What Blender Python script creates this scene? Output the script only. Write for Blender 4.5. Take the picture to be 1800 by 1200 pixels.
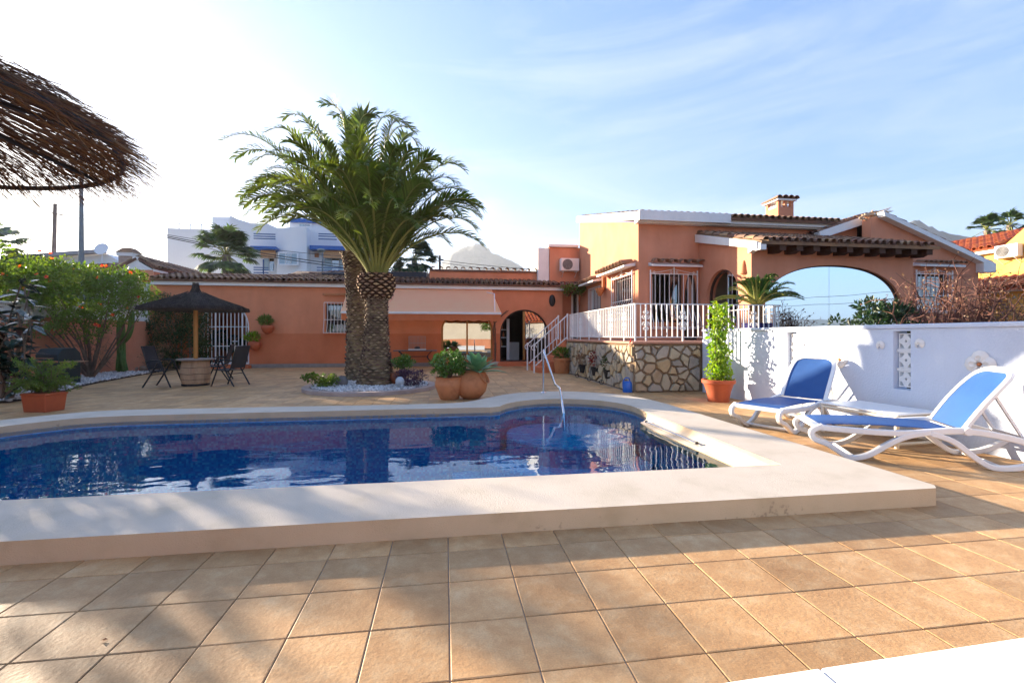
import bpy, bmesh, math, random
from math import sin, cos, pi, radians, sqrt, atan2
from mathutils import Vector, Matrix
from mathutils.geometry import tessellate_polygon
random.seed(7)
R = random.random
def U(a, b): return a + (b - a) * R()
for o in list(bpy.data.objects): bpy.data.objects.remove(o)
S = bpy.context.scene; C = S.collection
# ---------------------------------------------------------------- camera
TH = radians(8.4); F = 800.0; H = 1.25; HY = 590.0
ct, st = cos(TH), sin(TH)
cam = bpy.data.cameras.new('camera'); co = bpy.data.objects.new('camera', cam); C.objects.link(co)
co.location = (0, 0, H); co.rotation_euler = (pi/2, 0, -TH)
cam.sensor_width = 36; cam.lens = 36*F/1800; cam.shift_y = -10/1800; cam.clip_start = .05; cam.clip_end = 20000
S.camera = co
# ---------------------------------------------------------------- sky and sun
SUNDIR = Vector((-.725, .689, 0)).normalized(); ELEV = radians(12.3)
W = bpy.data.worlds.new('World'); S.world = W; W.use_nodes = True
nt = W.node_tree; nt.nodes.clear(); N = nt.nodes.new; LK = nt.links.new
out = N('ShaderNodeOutputWorld'); bg = N('ShaderNodeBackground'); LK(bg.outputs[0], out.inputs[0])
sky = N('ShaderNodeTexSky'); sky.sky_type = 'NISHITA'; sky.sun_disc = False
sky.sun_elevation = ELEV; sky.sun_rotation = atan2(SUNDIR.x, SUNDIR.y)
sky.air_density = 1.0; sky.dust_density = 1.2; sky.ozone_density = 3.0; sky.altitude = 60
tc = N('ShaderNodeTexCoord')
vl = N('ShaderNodeMixRGB'); vl.inputs[0].default_value = .68; vl.inputs[2].default_value = (.30, .66, 1.60, 1); LK(sky.outputs[0], vl.inputs[1])   # thin high veil
mp = N('ShaderNodeMapping'); mp.inputs['Scale'].default_value = (.8, 1.5, 5.5); mp.inputs['Rotation'].default_value = (.1, .32, .7)
nz = N('ShaderNodeTexNoise'); nz.inputs['Scale'].default_value = 1.5; nz.inputs['Detail'].default_value = 9; nz.inputs['Roughness'].default_value = .6; nz.inputs['Distortion'].default_value = .9
rp = N('ShaderNodeValToRGB'); rp.color_ramp.elements[0].position = .44; rp.color_ramp.elements[0].color = (0, 0, 0, 1)
rp.color_ramp.elements[1].position = .78; rp.color_ramp.elements[1].color = (.5, .5, .5, 1)
cl = N('ShaderNodeMixRGB'); cl.blend_type = 'MIX'; cl.inputs[2].default_value = (1.75, 1.9, 2.15, 1)
LK(tc.outputs['Generated'], mp.inputs[0]); LK(mp.outputs[0], nz.inputs[0]); LK(nz.outputs[0], rp.inputs[0])
LK(rp.outputs[0], cl.inputs[0]); LK(vl.outputs[0], cl.inputs[1]); LK(cl.outputs[0], bg.inputs[0])
bg.inputs[1].default_value = .115
sl = bpy.data.lights.new('sun', 'SUN'); so = bpy.data.objects.new('sun', sl); C.objects.link(so)
sl.energy = 5.0; sl.angle = radians(.6); sl.color = (1, .83, .63)
sd = Vector((SUNDIR.x*cos(ELEV), SUNDIR.y*cos(ELEV), sin(ELEV)))
so.rotation_euler = sd.to_track_quat('Z', 'Y').to_euler(); so.location = (-20, 20, 15)
S.view_settings.view_transform = 'Standard'; S.view_settings.look = 'None'; S.view_settings.gamma = 1
S.view_settings.use_curve_mapping = False; S.view_settings.exposure = 2.32
S.render.engine = 'CYCLES'
S.cycles.max_bounces = 8; S.cycles.transparent_max_bounces = 12; S.cycles.caustics_reflective = False; S.cycles.caustics_refractive = False
# ---------------------------------------------------------------- measuring helpers (photograph survey -> metres)
def CW(xc, yc, z=0): return Vector((xc*ct + yc*st, -xc*st + yc*ct, z))
def P(px, py, yc): return CW((px-900)/F*yc, yc, H + (HY-py)/F*yc)
def G(px, py, z=0):
    yc = F*(H-z)/(py-HY); return CW((px-900)/F*yc, yc, z)
def onY(px, py, wy):
    t = (px-900)/F; yc = wy/(ct - t*st); return P(px, py, yc)
def onX(px, py, wx):
    t = (px-900)/F; yc = wx/(t*ct + st); return P(px, py, yc)
# ---------------------------------------------------------------- mesh builder
class MB:
    def __init__(s): s.v = []; s.f = []; s.mi = []; s.m = 0
    def add(s, vs, fs):
        b = len(s.v); s.v += [tuple(v) for v in vs]
        for f in fs: s.f.append(tuple(b+i for i in f)); s.mi.append(s.m)
    def box(s, x0, x1, y0, y1, z0, z1, M=None):
        vs = [Vector((x, y, z)) for z in (z0, z1) for y in (y0, y1) for x in (x0, x1)]
        if M: vs = [M @ v for v in vs]
        s.add(vs, [(0,2,3,1), (4,5,7,6), (0,1,5,4), (2,6,7,3), (0,4,6,2), (1,3,7,5)])
    def bar(s, a, b, w, d=None, up=Vector((0,0,1))):
        a = Vector(a); b = Vector(b); t = (b-a)
        if t.length < 1e-6: return
        t.normalize(); d = d or w
        x = t.cross(up)
        if x.length < 1e-3: x = t.cross(Vector((0,1,0)))
        x.normalize(); y = x.cross(t)
        vs = []
        for p in (a, b):
            for i, j in ((-1,-1),(1,-1),(1,1),(-1,1)): vs.append(p + x*(i*w/2) + y*(j*d/2))
        s.add(vs, [(0,1,2,3), (7,6,5,4), (0,4,5,1), (1,5,6,2), (2,6,7,3), (3,7,4,0)])
    def tube(s, pts, r, n=8, cap=True, sx=1.0):
        pts = [Vector(p) for p in pts]; L = len(pts)
        if not hasattr(r, '__len__'): r = [r]*L
        vs = []; ref = None
        for i, p in enumerate(pts):
            t = (pts[min(i+1, L-1)] - pts[max(i-1, 0)]).normalized()
            if ref is None: ref = Vector((0,0,1)) if abs(t.z) < .9 else Vector((1,0,0))
            x = t.cross(ref).normalized(); y = x.cross(t).normalized(); ref = y
            for k in range(n):
                a = 2*pi*k/n; vs.append(p + x*(cos(a)*r[i]*sx) + y*(sin(a)*r[i]))
        fs = []
        for i in range(L-1):
            for k in range(n):
                k2 = (k+1) % n; fs.append((i*n+k, i*n+k2, (i+1)*n+k2, (i+1)*n+k))
        if cap: fs.append(tuple(reversed(range(n)))); fs.append(tuple((L-1)*n+k for k in range(n)))
        s.add(vs, fs)
    def lathe(s, prof, c=(0,0,0), n=20, M=None, sx=1, sy=1):
        c = Vector(c); vs = []
        for (r, z) in prof:
            for k in range(n):
                a = 2*pi*k/n; v = Vector((r*cos(a)*sx, r*sin(a)*sy, z))
                if M: v = M @ v
                vs.append(c + v)
        fs = []
        for i in range(len(prof)-1):
            for k in range(n):
                k2 = (k+1) % n; fs.append((i*n+k, i*n+k2, (i+1)*n+k2, (i+1)*n+k))
        fs.append(tuple(reversed(range(n)))); fs.append(tuple((len(prof)-1)*n+k for k in range(n)))
        s.add(vs, fs)
    def prism(s, outer, holes, fr, d0, d1):
        """outer/holes: 2D loops; fr(u,v,d) -> 3D; extruded from d0 to d1"""
        loops = [outer] + list(holes)
        tess = tessellate_polygon([[Vector((p[0], p[1], 0)) for p in l] for l in loops])
        flat = [p for l in loops for p in l]; n = len(flat)
        vs = [fr(p[0], p[1], d0) for p in flat] + [fr(p[0], p[1], d1) for p in flat]
        fs = [tuple(t) for t in tess] + [tuple(n+i for i in reversed(t)) for t in tess]
        b = 0
        for l in loops:
            m = len(l)
            for i in range(m):
                j = (i+1) % m; fs.append((b+i, b+j, n+b+j, n+b+i))
            b += m
        s.add(vs, fs)
    def sphere(s, c, rx, ry=None, rz=None, n=12, m=7, M=None):
        ry = ry or rx; rz = rz or rx
        prof = [(max(.001, sin(pi*i/m)), -cos(pi*i/m)) for i in range(m+1)]
        T = Matrix.Diagonal((rx, ry, rz)).to_4x4()
        if M: T = M @ T
        s.lathe(prof, c, n, T)
    def build(s, name, mats, parent=None, world=True, smooth=None, bevel=0, kind=None, label=None):
        me = bpy.data.meshes.new(name)
        off = Vector((0,0,0))
        if parent is not None and world:
            p = parent
            while p: off += p.location; p = p.parent
        me.from_pydata([(v[0]-off.x, v[1]-off.y, v[2]-off.z) for v in s.v], [], s.f)
        if not isinstance(mats, (list, tuple)): mats = [mats]
        for m in mats: me.materials.append(m)
        if len(mats) > 1: me.polygons.foreach_set('material_index', s.mi)
        bm = bmesh.new(); bm.from_mesh(me); bmesh.ops.recalc_face_normals(bm, faces=bm.faces) if len(bm.faces) < 60000 and smooth != 'leaf' else None; bm.to_mesh(me); bm.free()
        if smooth and smooth != 'leaf':
            me.polygons.foreach_set('use_smooth', [True]*len(me.polygons)); me.set_sharp_from_angle(angle=radians(smooth if smooth > 1 else 40))
        me.update()
        o = bpy.data.objects.new(name, me); C.objects.link(o)
        if parent is not None: o.parent = parent
        if bevel:
            b = o.modifiers.new('bevel', 'BEVEL'); b.width = bevel; b.segments = 2; b.limit_method = 'ANGLE'; b.angle_limit = radians(35)
        if kind: o['kind'] = kind
        if label: o['label'] = label
        return o
def thing(name, label, cat, loc=(0,0,0), group=None, rz=0):
    o = bpy.data.objects.new(name, None); C.objects.link(o); o.empty_display_size = .2
    o.location = loc; o.rotation_euler = (0, 0, rz); o['label'] = label; o['category'] = cat
    if group: o['group'] = group
    return o
def tag(o, label, cat, group=None, kind=None):
    o['label'] = label
    if cat: o['category'] = cat
    if group: o['group'] = group
    if kind: o['kind'] = kind
    return o
def dup(root, loc, rz=0, label=None):
    def cp(o, par):
        c = o.copy(); C.objects.link(c); c.parent = par
        for ch in o.children: cp(ch, c)
        return c
    r = root.copy(); C.objects.link(r); r.location = loc; r.rotation_euler = (0,0,rz)
    if label: r['label'] = label
    for ch in root.children: cp(ch, r)
    return r
def inst(src, name, parent, loc, rot=(0,0,0), sc=(1,1,1)):
    o = bpy.data.objects.new(name, src); C.objects.link(o); o.parent = parent
    off = Vector((0,0,0)); p = parent
    while p: off += p.location; p = p.parent
    o.location = Vector(loc)-off; o.rotation_euler = rot; o.scale = sc
    return o
# ---------------------------------------------------------------- materials
def lin(c):
    return tuple(((x/12.92) if x <= .04045 else ((x+.055)/1.055)**2.4) for x in c)
def hexc(h): return lin(tuple(int(h[i:i+2], 16)/255 for i in (0, 2, 4)))
def mat(name, c1, c2=None, rough=.7, scale=4.0, bump=0.0, bscale=60.0, c3=None, spec=.4, metal=0, coord='Object', detail=6, stretch=None, trans=0, bdist=.01, island=0):
    m = bpy.data.materials.new(name); m.use_nodes = True; t = m.node_tree; n = t.nodes; l = t.links
    b = n['Principled BSDF']; b.inputs['Roughness'].default_value = rough; b.inputs['Specular IOR Level'].default_value = spec; b.inputs['Metallic'].default_value = metal
    c2 = c2 or tuple(x*.8 for x in c1)
    tc = n.new('ShaderNodeTexCoord'); src = tc.outputs[coord] if coord != 'World' else None
    if coord == 'World':
        g = n.new('ShaderNodeNewGeometry'); src = g.outputs['Position']
    if stretch:
        mp = n.new('ShaderNodeMapping'); mp.inputs['Scale'].default_value = stretch; l.new(src, mp.inputs[0]); src = mp.outputs[0]
    nz = n.new('ShaderNodeTexNoise'); nz.inputs['Scale'].default_value = scale; nz.inputs['Detail'].default_value = detail; nz.inputs['Roughness'].default_value = .6
    l.new(src, nz.inputs['Vector'])
    r = n.new('ShaderNodeValToRGB'); r.color_ramp.elements[0].position = .33; r.color_ramp.elements[1].position = .68
    r.color_ramp.elements[0].color = (*c1, 1); r.color_ramp.elements[1].color = (*c2, 1)
    if c3:
        e = r.color_ramp.elements.new(.52); e.color = (*c3, 1)
    l.new(nz.outputs[0], r.inputs[0]); col = r.outputs[0]
    if island:
        g2 = n.new('ShaderNodeNewGeometry'); mr = n.new('ShaderNodeMapRange'); mr.inputs[3].default_value = 1-island; mr.inputs[4].default_value = 1+island
        l.new(g2.outputs['Random Per Island'], mr.inputs[0])
        hv = n.new('ShaderNodeHueSaturation'); l.new(mr.outputs[0], hv.inputs['Value']); l.new(col, hv.inputs['Color'])
        mr2 = n.new('ShaderNodeMapRange'); mr2.inputs[3].default_value = .5-island*.05; mr2.inputs[4].default_value = .5+island*.05
        l.new(g2.outputs['Random Per Island'], mr2.inputs[0]); l.new(mr2.outputs[0], hv.inputs['Hue']); col = hv.outputs[0]
    l.new(col, b.inputs['Base Color'])
    if bump:
        n2 = n.new('ShaderNodeTexNoise'); n2.inputs['Scale'].default_value = bscale; n2.inputs['Detail'].default_value = 4
        l.new(src, n2.inputs['Vector'])
        bp = n.new('ShaderNodeBump'); bp.inputs['Strength'].default_value = bump; bp.inputs['Distance'].default_value = bdist
        l.new(n2.outputs[0], bp.inputs['Height']); l.new(bp.outputs[0], b.inputs['Normal'])
    if trans:
        tr = n.new('ShaderNodeBsdfTranslucent'); ms = n.new('ShaderNodeMixShader'); ms.inputs[0].default_value = trans
        hs = n.new('ShaderNodeHueSaturation'); hs.inputs['Saturation'].default_value = 1.15; hs.inputs['Value'].default_value = 1.9; l.new(col, hs.inputs['Color']); l.new(hs.outputs[0], tr.inputs[0])
        l.new(b.outputs[0], ms.inputs[1]); l.new(tr.outputs[0], ms.inputs[2]); l.new(ms.outputs[0], n['Material Output'].inputs[0])
    return m
def stucco(name, c1, c2, band=None, grime=.0):
    m = mat(name, c1, c2, rough=.9, scale=1.6, bump=.35, bscale=45, coord='World', bdist=.02, spec=.2, detail=9)
    t = m.node_tree; n = t.nodes; l = t.links; b = n['Principled BSDF']; col = b.inputs['Base Color'].links[0].from_socket
    g = n.new('ShaderNodeNewGeometry')
    # rain streaks: noise stretched vertically
    mp = n.new('ShaderNodeMapping'); mp.inputs['Scale'].default_value = (1.3, 1.3, .30); l.new(g.outputs['Position'], mp.inputs[0])
    nz = n.new('ShaderNodeTexNoise'); nz.inputs['Scale'].default_value = 1.5; nz.inputs['Detail'].default_value = 8; l.new(mp.outputs[0], nz.inputs[0])
    mr = n.new('ShaderNodeMapRange'); mr.inputs[1].default_value = .35; mr.inputs[2].default_value = .75; mr.inputs[3].default_value = 1; mr.inputs[4].default_value = 1-grime
    l.new(nz.outputs[0], mr.inputs[0])
    mx = n.new('ShaderNodeMixRGB'); mx.blend_type = 'MULTIPLY'; mx.inputs[0].default_value = 1; l.new(col, mx.inputs[1]); l.new(mr.outputs[0], mx.inputs[2])
    c = mx.outputs[0]
    if band:
        z, bc = band; sx = n.new('ShaderNodeSeparateXYZ'); l.new(g.outputs['Position'], sx.inputs[0])
        n3 = n.new('ShaderNodeTexNoise'); n3.inputs['Scale'].default_value = 3; l.new(g.outputs['Position'], n3.inputs[0])
        ad = n.new('ShaderNodeMath'); ad.operation = 'MULTIPLY_ADD'; ad.inputs[1].default_value = .05; l.new(n3.outputs[0], ad.inputs[0]); l.new(sx.outputs[2], ad.inputs[2])
        m2 = n.new('ShaderNodeMapRange'); m2.inputs[1].default_value = z; m2.inputs[2].default_value = z+.03; m2.inputs[3].default_value = 1; m2.inputs[4].default_value = 0
        l.new(ad.outputs[0], m2.inputs[0]); m4 = n.new('ShaderNodeMixRGB'); m4.blend_type = 'MULTIPLY'; l.new(m2.outputs[0], m4.inputs[0]); l.new(c, m4.inputs[1]); m4.inputs[2].default_value = (*bc, 1); c = m4.outputs[0]
    l.new(c, b.inputs['Base Color'])
    return m
def leafmat(name, c1, c2, rough=.45, trans=.35, spec=.4):
    return mat(name, c1, c2, rough=rough, scale=1.2, trans=trans, spec=spec, island=.35, detail=2)
def glassy(name, tint=(.02,.025,.03), refl=.8, rough=.0, rc=(.9,.95,1)):
    m = bpy.data.materials.new(name); m.use_nodes = True; t = m.node_tree; n = t.nodes; l = t.links; n.clear()
    o = n.new('ShaderNodeOutputMaterial'); g = n.new('ShaderNodeBsdfGlossy'); g.inputs['Roughness'].default_value = rough; g.inputs[0].default_value = (*rc, 1)
    tr = n.new('ShaderNodeBsdfTransparent'); tr.inputs[0].default_value = (*tint, 1)
    ms = n.new('ShaderNodeMixShader'); ms.inputs[0].default_value = refl
    tcn = n.new('ShaderNodeTexCoord'); nz = n.new('ShaderNodeTexNoise'); nz.inputs['Scale'].default_value = .55; nz.inputs['Detail'].default_value = 1; l.new(tcn.outputs['Object'], nz.inputs[0])
    bp = n.new('ShaderNodeBump'); bp.inputs['Strength'].default_value = .12; bp.inputs['Distance'].default_value = .03; l.new(nz.outputs[0], bp.inputs['Height']); l.new(bp.outputs[0], g.inputs['Normal'])
    l.new(tr.outputs[0], ms.inputs[1]); l.new(g.outputs[0], ms.inputs[2]); l.new(ms.outputs[0], o.inputs[0])
    return m
OR1 = (.68, .30, .18); OR2 = (.61, .255, .145)
M = {}
M['stucco'] = stucco('orange_stucco', OR1, OR2, grime=.16)
M['stucco_far'] = stucco('orange_stucco_banded', (.74, .285, .15), (.66, .245, .125), band=(1.35, (.88, .72, .62)), grime=.14)
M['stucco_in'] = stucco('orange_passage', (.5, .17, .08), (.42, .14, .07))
M['white'] = mat('white_paint', (.80,.79,.77), (.72,.71,.69), rough=.6, scale=3, bump=.1)
M['whitewall'] = stucco('white_wall_shade_blue', (.66,.72,.82), (.60,.66,.77), grime=.12)  # blue cast of the wall's shade is mixed into the white paint
M['plinth'] = mat('grey_plinth', (.30,.26,.23), (.22,.19,.17), rough=.9, scale=5, bump=.3)
M['wmetal'] = mat('white_metal', (.80,.79,.78), (.74,.72,.70), rough=.4, scale=6)
M['dark'] = mat('dark_frame', (.06,.035,.025), (.04,.022,.016), rough=.5, scale=10)
M['gold'] = mat('bronze_frame', (.32,.17,.05), (.24,.12,.035), rough=.35, metal=.5, scale=8)
M['black'] = mat('black_metal', (.02,.02,.022), (.012,.012,.014), rough=.5)
M['glass'] = glassy('mirror_glass', (.22,.23,.25), .30)
M['glass_big'] = glassy('big_mirror_glass', (.1,.12,.14), .93, rc=(.82,.93,1))
M['glass_clear'] = glassy('clear_glass', (.8,.85,.85), .22)
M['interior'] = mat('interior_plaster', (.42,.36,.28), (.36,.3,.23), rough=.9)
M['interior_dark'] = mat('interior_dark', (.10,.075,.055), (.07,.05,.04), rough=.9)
M['rooftile'] = mat('clay_roof_tile', (.30,.155,.085), (.13,.085,.06), rough=.9, scale=2.2, bump=.3, bscale=40, c3=(.24,.14,.09), coord='World', island=.35)
M['rooftile_red'] = mat('red_roof_tile', (.50,.13,.05), (.36,.09,.04), rough=.85, scale=3, bump=.2, island=.2)
M['terracotta'] = mat('terracotta', (.52,.20,.075), (.40,.15,.06), rough=.75, scale=5, bump=.15, bscale=30, c3=(.5,.2,.085))
M['terra_red'] = mat('terracotta_red', (.45,.10,.035), (.38,.08,.03), rough=.6, scale=5, bump=.05)
M['wood'] = mat('dark_wood', (.09,.04,.02), (.05,.022,.012), rough=.8, scale=3, stretch=(1,8,1), bump=.2)
M['steel'] = mat('steel', (.75,.76,.78), (.65,.66,.68), rough=.12, metal=1, scale=4)
M['soil'] = mat('soil', (.05,.035,.025), (.03,.02,.015), rough=1, scale=20, bump=.5)
# ================================================================ GROUND, PATIO, POOL
def spline(pts, n=6):
    o = []
    for i in range(len(pts)-1):
        p0 = Vector(pts[max(i-1,0)]); p1 = Vector(pts[i]); p2 = Vector(pts[i+1]); p3 = Vector(pts[min(i+2, len(pts)-1)])
        for k in range(n):
            t = k/n; o.append(.5*((2*p1)+(p2-p0)*t+(2*p0-5*p1+4*p2-p3)*t*t+(3*p1-p0-3*p2+p3)*t**3))
    o.append(Vector(pts[-1])); return [(p[0], p[1]) for p in o]
arc = [(1.88+1.08*cos(a), 6.80+1.10*sin(a)) for a in [radians(x) for x in range(0, 168, 8)]]
INNER = [(-6.05, 3.58), (2.90, 3.58)] + [(2.93, 6.3)] + arc + spline([(.70, 7.10), (.4, 7.12), (-1.5, 7.12), (-3.6, 7.12), (-4.75, 7.05), (-5.25, 6.7), (-5.6, 6.25), (-6.05, 6.0)], 4)
OUTER = [(-6.75, 2.86), (3.58, 2.86), (3.64, 2.92), (3.62, 7.0)] + spline([(3.62, 7.0), (3.52, 7.75), (3.2, 8.4), (2.6, 8.85), (1.95, 8.98), (1.3, 8.75), (.8, 8.25), (.35, 7.75), (-.2, 7.62), (-1.5, 7.62), (-3.6, 7.66), (-4.9, 7.66), (-5.5, 7.35), (-6.0, 6.85), (-6.75, 6.6)], 4)[1:]
zf = lambda u, v, d: Vector((u, v, d))
# far-reaching ground with the pool left open
g = MB(); big = [(-2500,-2600),(2500,-2600),(2500,2600),(-2500,2600)]
pit = [(-6.4, 3.2), (3.3, 3.2), (3.3, 8.3), (-6.4, 8.3)]
g.prism(big, [pit], zf, -.5, -.03)
M['earth'] = mat('earth', (.16,.13,.09), (.10,.10,.05), rough=1, scale=.05, coord='World', bump=.3, bscale=2)
g.build('ground', M['earth'], kind='structure')
# tile paving -------------------------------------------------
def tilemat():
    m = bpy.data.materials.new('patio_tile'); m.use_nodes = True; t = m.node_tree; n = t.nodes; l = t.links; b = n['Principled BSDF']
    g = n.new('ShaderNodeNewGeometry')
    sn = n.new('ShaderNodeVectorMath'); sn.operation = 'ADD'; sn.inputs[1].default_value = (100*TL-TO[0], 100*TL-TO[1], 0); l.new(g.outputs['Position'], sn.inputs[0])
    dv = n.new('ShaderNodeVectorMath'); dv.operation = 'MULTIPLY'; dv.inputs[1].default_value = (1/TL, 1/TL, 0); l.new(sn.outputs[0], dv.inputs[0])
    fl = n.new('ShaderNodeVectorMath'); fl.operation = 'FLOOR'; l.new(dv.outputs[0], fl.inputs[0])
    wn = n.new('ShaderNodeTexWhiteNoise'); l.new(fl.outputs[0], wn.inputs[0])
    # offset noise by tile so each tile's pattern differs
    of = n.new('ShaderNodeVectorMath'); of.operation = 'MULTIPLY_ADD'; of.inputs[1].default_value = (17, 17, 17); l.new(wn.outputs['Color'], of.inputs[0]); l.new(g.outputs['Position'], of.inputs[2])
    nz = n.new('ShaderNodeTexNoise'); nz.inputs['Scale'].default_value = 7; nz.inputs['Detail'].default_value = 11; nz.inputs['Roughness'].default_value = .72; nz.inputs['Distortion'].default_value = .15; l.new(of.outputs[0], nz.inputs[0])
    r = n.new('ShaderNodeValToRGB'); e = r.color_ramp.elements; e[0].position = .25; e[0].color = (*hexc('ad8154'), 1); e[1].position = .78; e[1].color = (*hexc('d6b68a'), 1)
    k = e.new(.5); k.color = (*hexc('c29868'), 1); l.new(nz.outputs[0], r.inputs[0])
    hv = n.new('ShaderNodeHueSaturation'); mr = n.new('ShaderNodeMapRange'); mr.inputs[3].default_value = .76; mr.inputs[4].default_value = 1.15; l.new(wn.outputs['Value'], mr.inputs[0]); l.new(mr.outputs[0], hv.inputs['Value']); l.new(r.outputs[0], hv.inputs['Color'])
    # broad grime
    n2 = n.new('ShaderNodeTexNoise'); n2.inputs['Scale'].default_value = .7; n2.inputs['Detail'].default_value = 7; l.new(g.outputs['Position'], n2.inputs[0])
    m2 = n.new('ShaderNodeMapRange'); m2.inputs[1].default_value = .35; m2.inputs[2].default_value = .7; m2.inputs[3].default_value = .86; m2.inputs[4].default_value = 1.06; l.new(n2.outputs[0], m2.inputs[0])
    # fine speckle
    n3 = n.new('ShaderNodeTexNoise'); n3.inputs['Scale'].default_value = 130; n3.inputs['Detail'].default_value = 3; l.new(g.outputs['Position'], n3.inputs[0])
    m3 = n.new('ShaderNodeMapRange'); m3.inputs[1].default_value = .3; m3.inputs[2].default_value = .7; m3.inputs[3].default_value = .88; m3.inputs[4].default_value = 1.1; l.new(n3.outputs[0], m3.inputs[0])
    mu = n.new('ShaderNodeMath'); mu.operation = 'MULTIPLY'; l.new(m2.outputs[0], mu.inputs[0]); l.new(m3.outputs[0], mu.inputs[1])
    mx = n.new('ShaderNodeMixRGB'); mx.blend_type = 'MULTIPLY'; mx.inputs[0].default_value = 1; l.new(hv.outputs[0], mx.inputs[1]); l.new(mu.outputs[0], mx.inputs[2])
    l.new(mx.outputs[0], b.inputs['Base Color']); b.inputs['Roughness'].default_value = .62; b.inputs['Specular IOR Level'].default_value = .35
    n4 = n.new('ShaderNodeTexNoise'); n4.inputs['Scale'].default_value = 55; n4.inputs['Detail'].default_value = 6; l.new(of.outputs[0], n4.inputs[0])
    bp = n.new('ShaderNodeBump'); bp.inputs['Strength'].default_value = .35; bp.inputs['Distance'].default_value = .006; l.new(n4.outputs[0], bp.inputs['Height']); l.new(bp.outputs[0], b.inputs['Normal'])
    return m
TL = .334; TO = (.020, 2.0)     # tile module and grid origin
M['tile'] = tilemat()
M['grout'] = mat('grout', (.42,.36,.32), (.32,.27,.24), rough=.95, scale=8, bump=.2, coord='World')
pb = MB(); pb.prism([(-10.6, -3), (5.8, -3), (5.8, 22), (-10.6, 22)], [pit], zf, -.028, -.008)
patio = pb.build('patio', M['grout'], kind='structure')
def tile_geo(mb, cx, cy, h):
    a = TL/2-.0022; b_ = a-.004; dz = U(-.0006, .0006)
    vs = [(cx+sx*a, cy+sy*a, -.0075) for sx, sy in ((-1,-1),(1,-1),(1,1),(-1,1))]
    vs += [(cx+sx*a, cy+sy*a, h-.003+dz) for sx, sy in ((-1,-1),(1,-1),(1,1),(-1,1))]
    vs += [(cx+sx*b_, cy+sy*b_, h+dz+U(-.0003,.0003)) for sx, sy in ((-1,-1),(1,-1),(1,1),(-1,1))]
    fs = [(8,9,10,11)]
    for i in range(4):
        j = (i+1) % 4; fs += [(i, j, 4+j, 4+i), (4+i, 4+j, 8+j, 8+i)]
    mb.add(vs, fs)
def in_poly(x, y, poly):
    c = False; n = len(poly)
    for i in range(n):
        x1, y1 = poly[i]; x2, y2 = poly[(i+1) % n]
        if (y1 > y) != (y2 > y) and x < (x2-x1)*(y-y1)/(y2-y1)+x1: c = not c
    return c
tm = []
for k in range(6):
    q = MB(); tile_geo(q, 0, 0, 0); o = q.build('tile', M['tile'], None); tm.append(o.data); bpy.data.objects.remove(o)
cells = []
for i in range(-34, 20):
    for j in range(-16, 53):
        cx = TO[0]+(i+.5)*TL; cy = TO[1]+(j+.5)*TL
        if cx < -10.5 or cx > 5.70 or cy > 19.0: continue
        h = TL/2
        if all(in_poly(cx+sx*h, cy+sy*h, OUTER) for sx in (-1,1) for sy in (-1,1)): continue
        if cx > 4.15 and cy > 9.55: continue
        xc = cx*ct-cy*st; yc = cx*st+cy*ct
        inview = yc > .9 and abs(xc/yc) < 1.16 and (H/yc*F) < 640
        cells.append((0 if inview else 1, yc, cx, cy))
cells.sort()
rest = MB()
for n_, (v, yc, cx, cy) in enumerate(cells):
    if n_ < 298: inst(tm[n_ % 6], 'tile', patio, (cx, cy, 0), rot=(0, 0, (n_ % 4)*pi/2))
    else: tile_geo(rest, cx, cy, 0)
rest.build('tile_paving', M['tile'], patio, kind='stuff', label='beige square floor tiles too far to pick apart')
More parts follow.
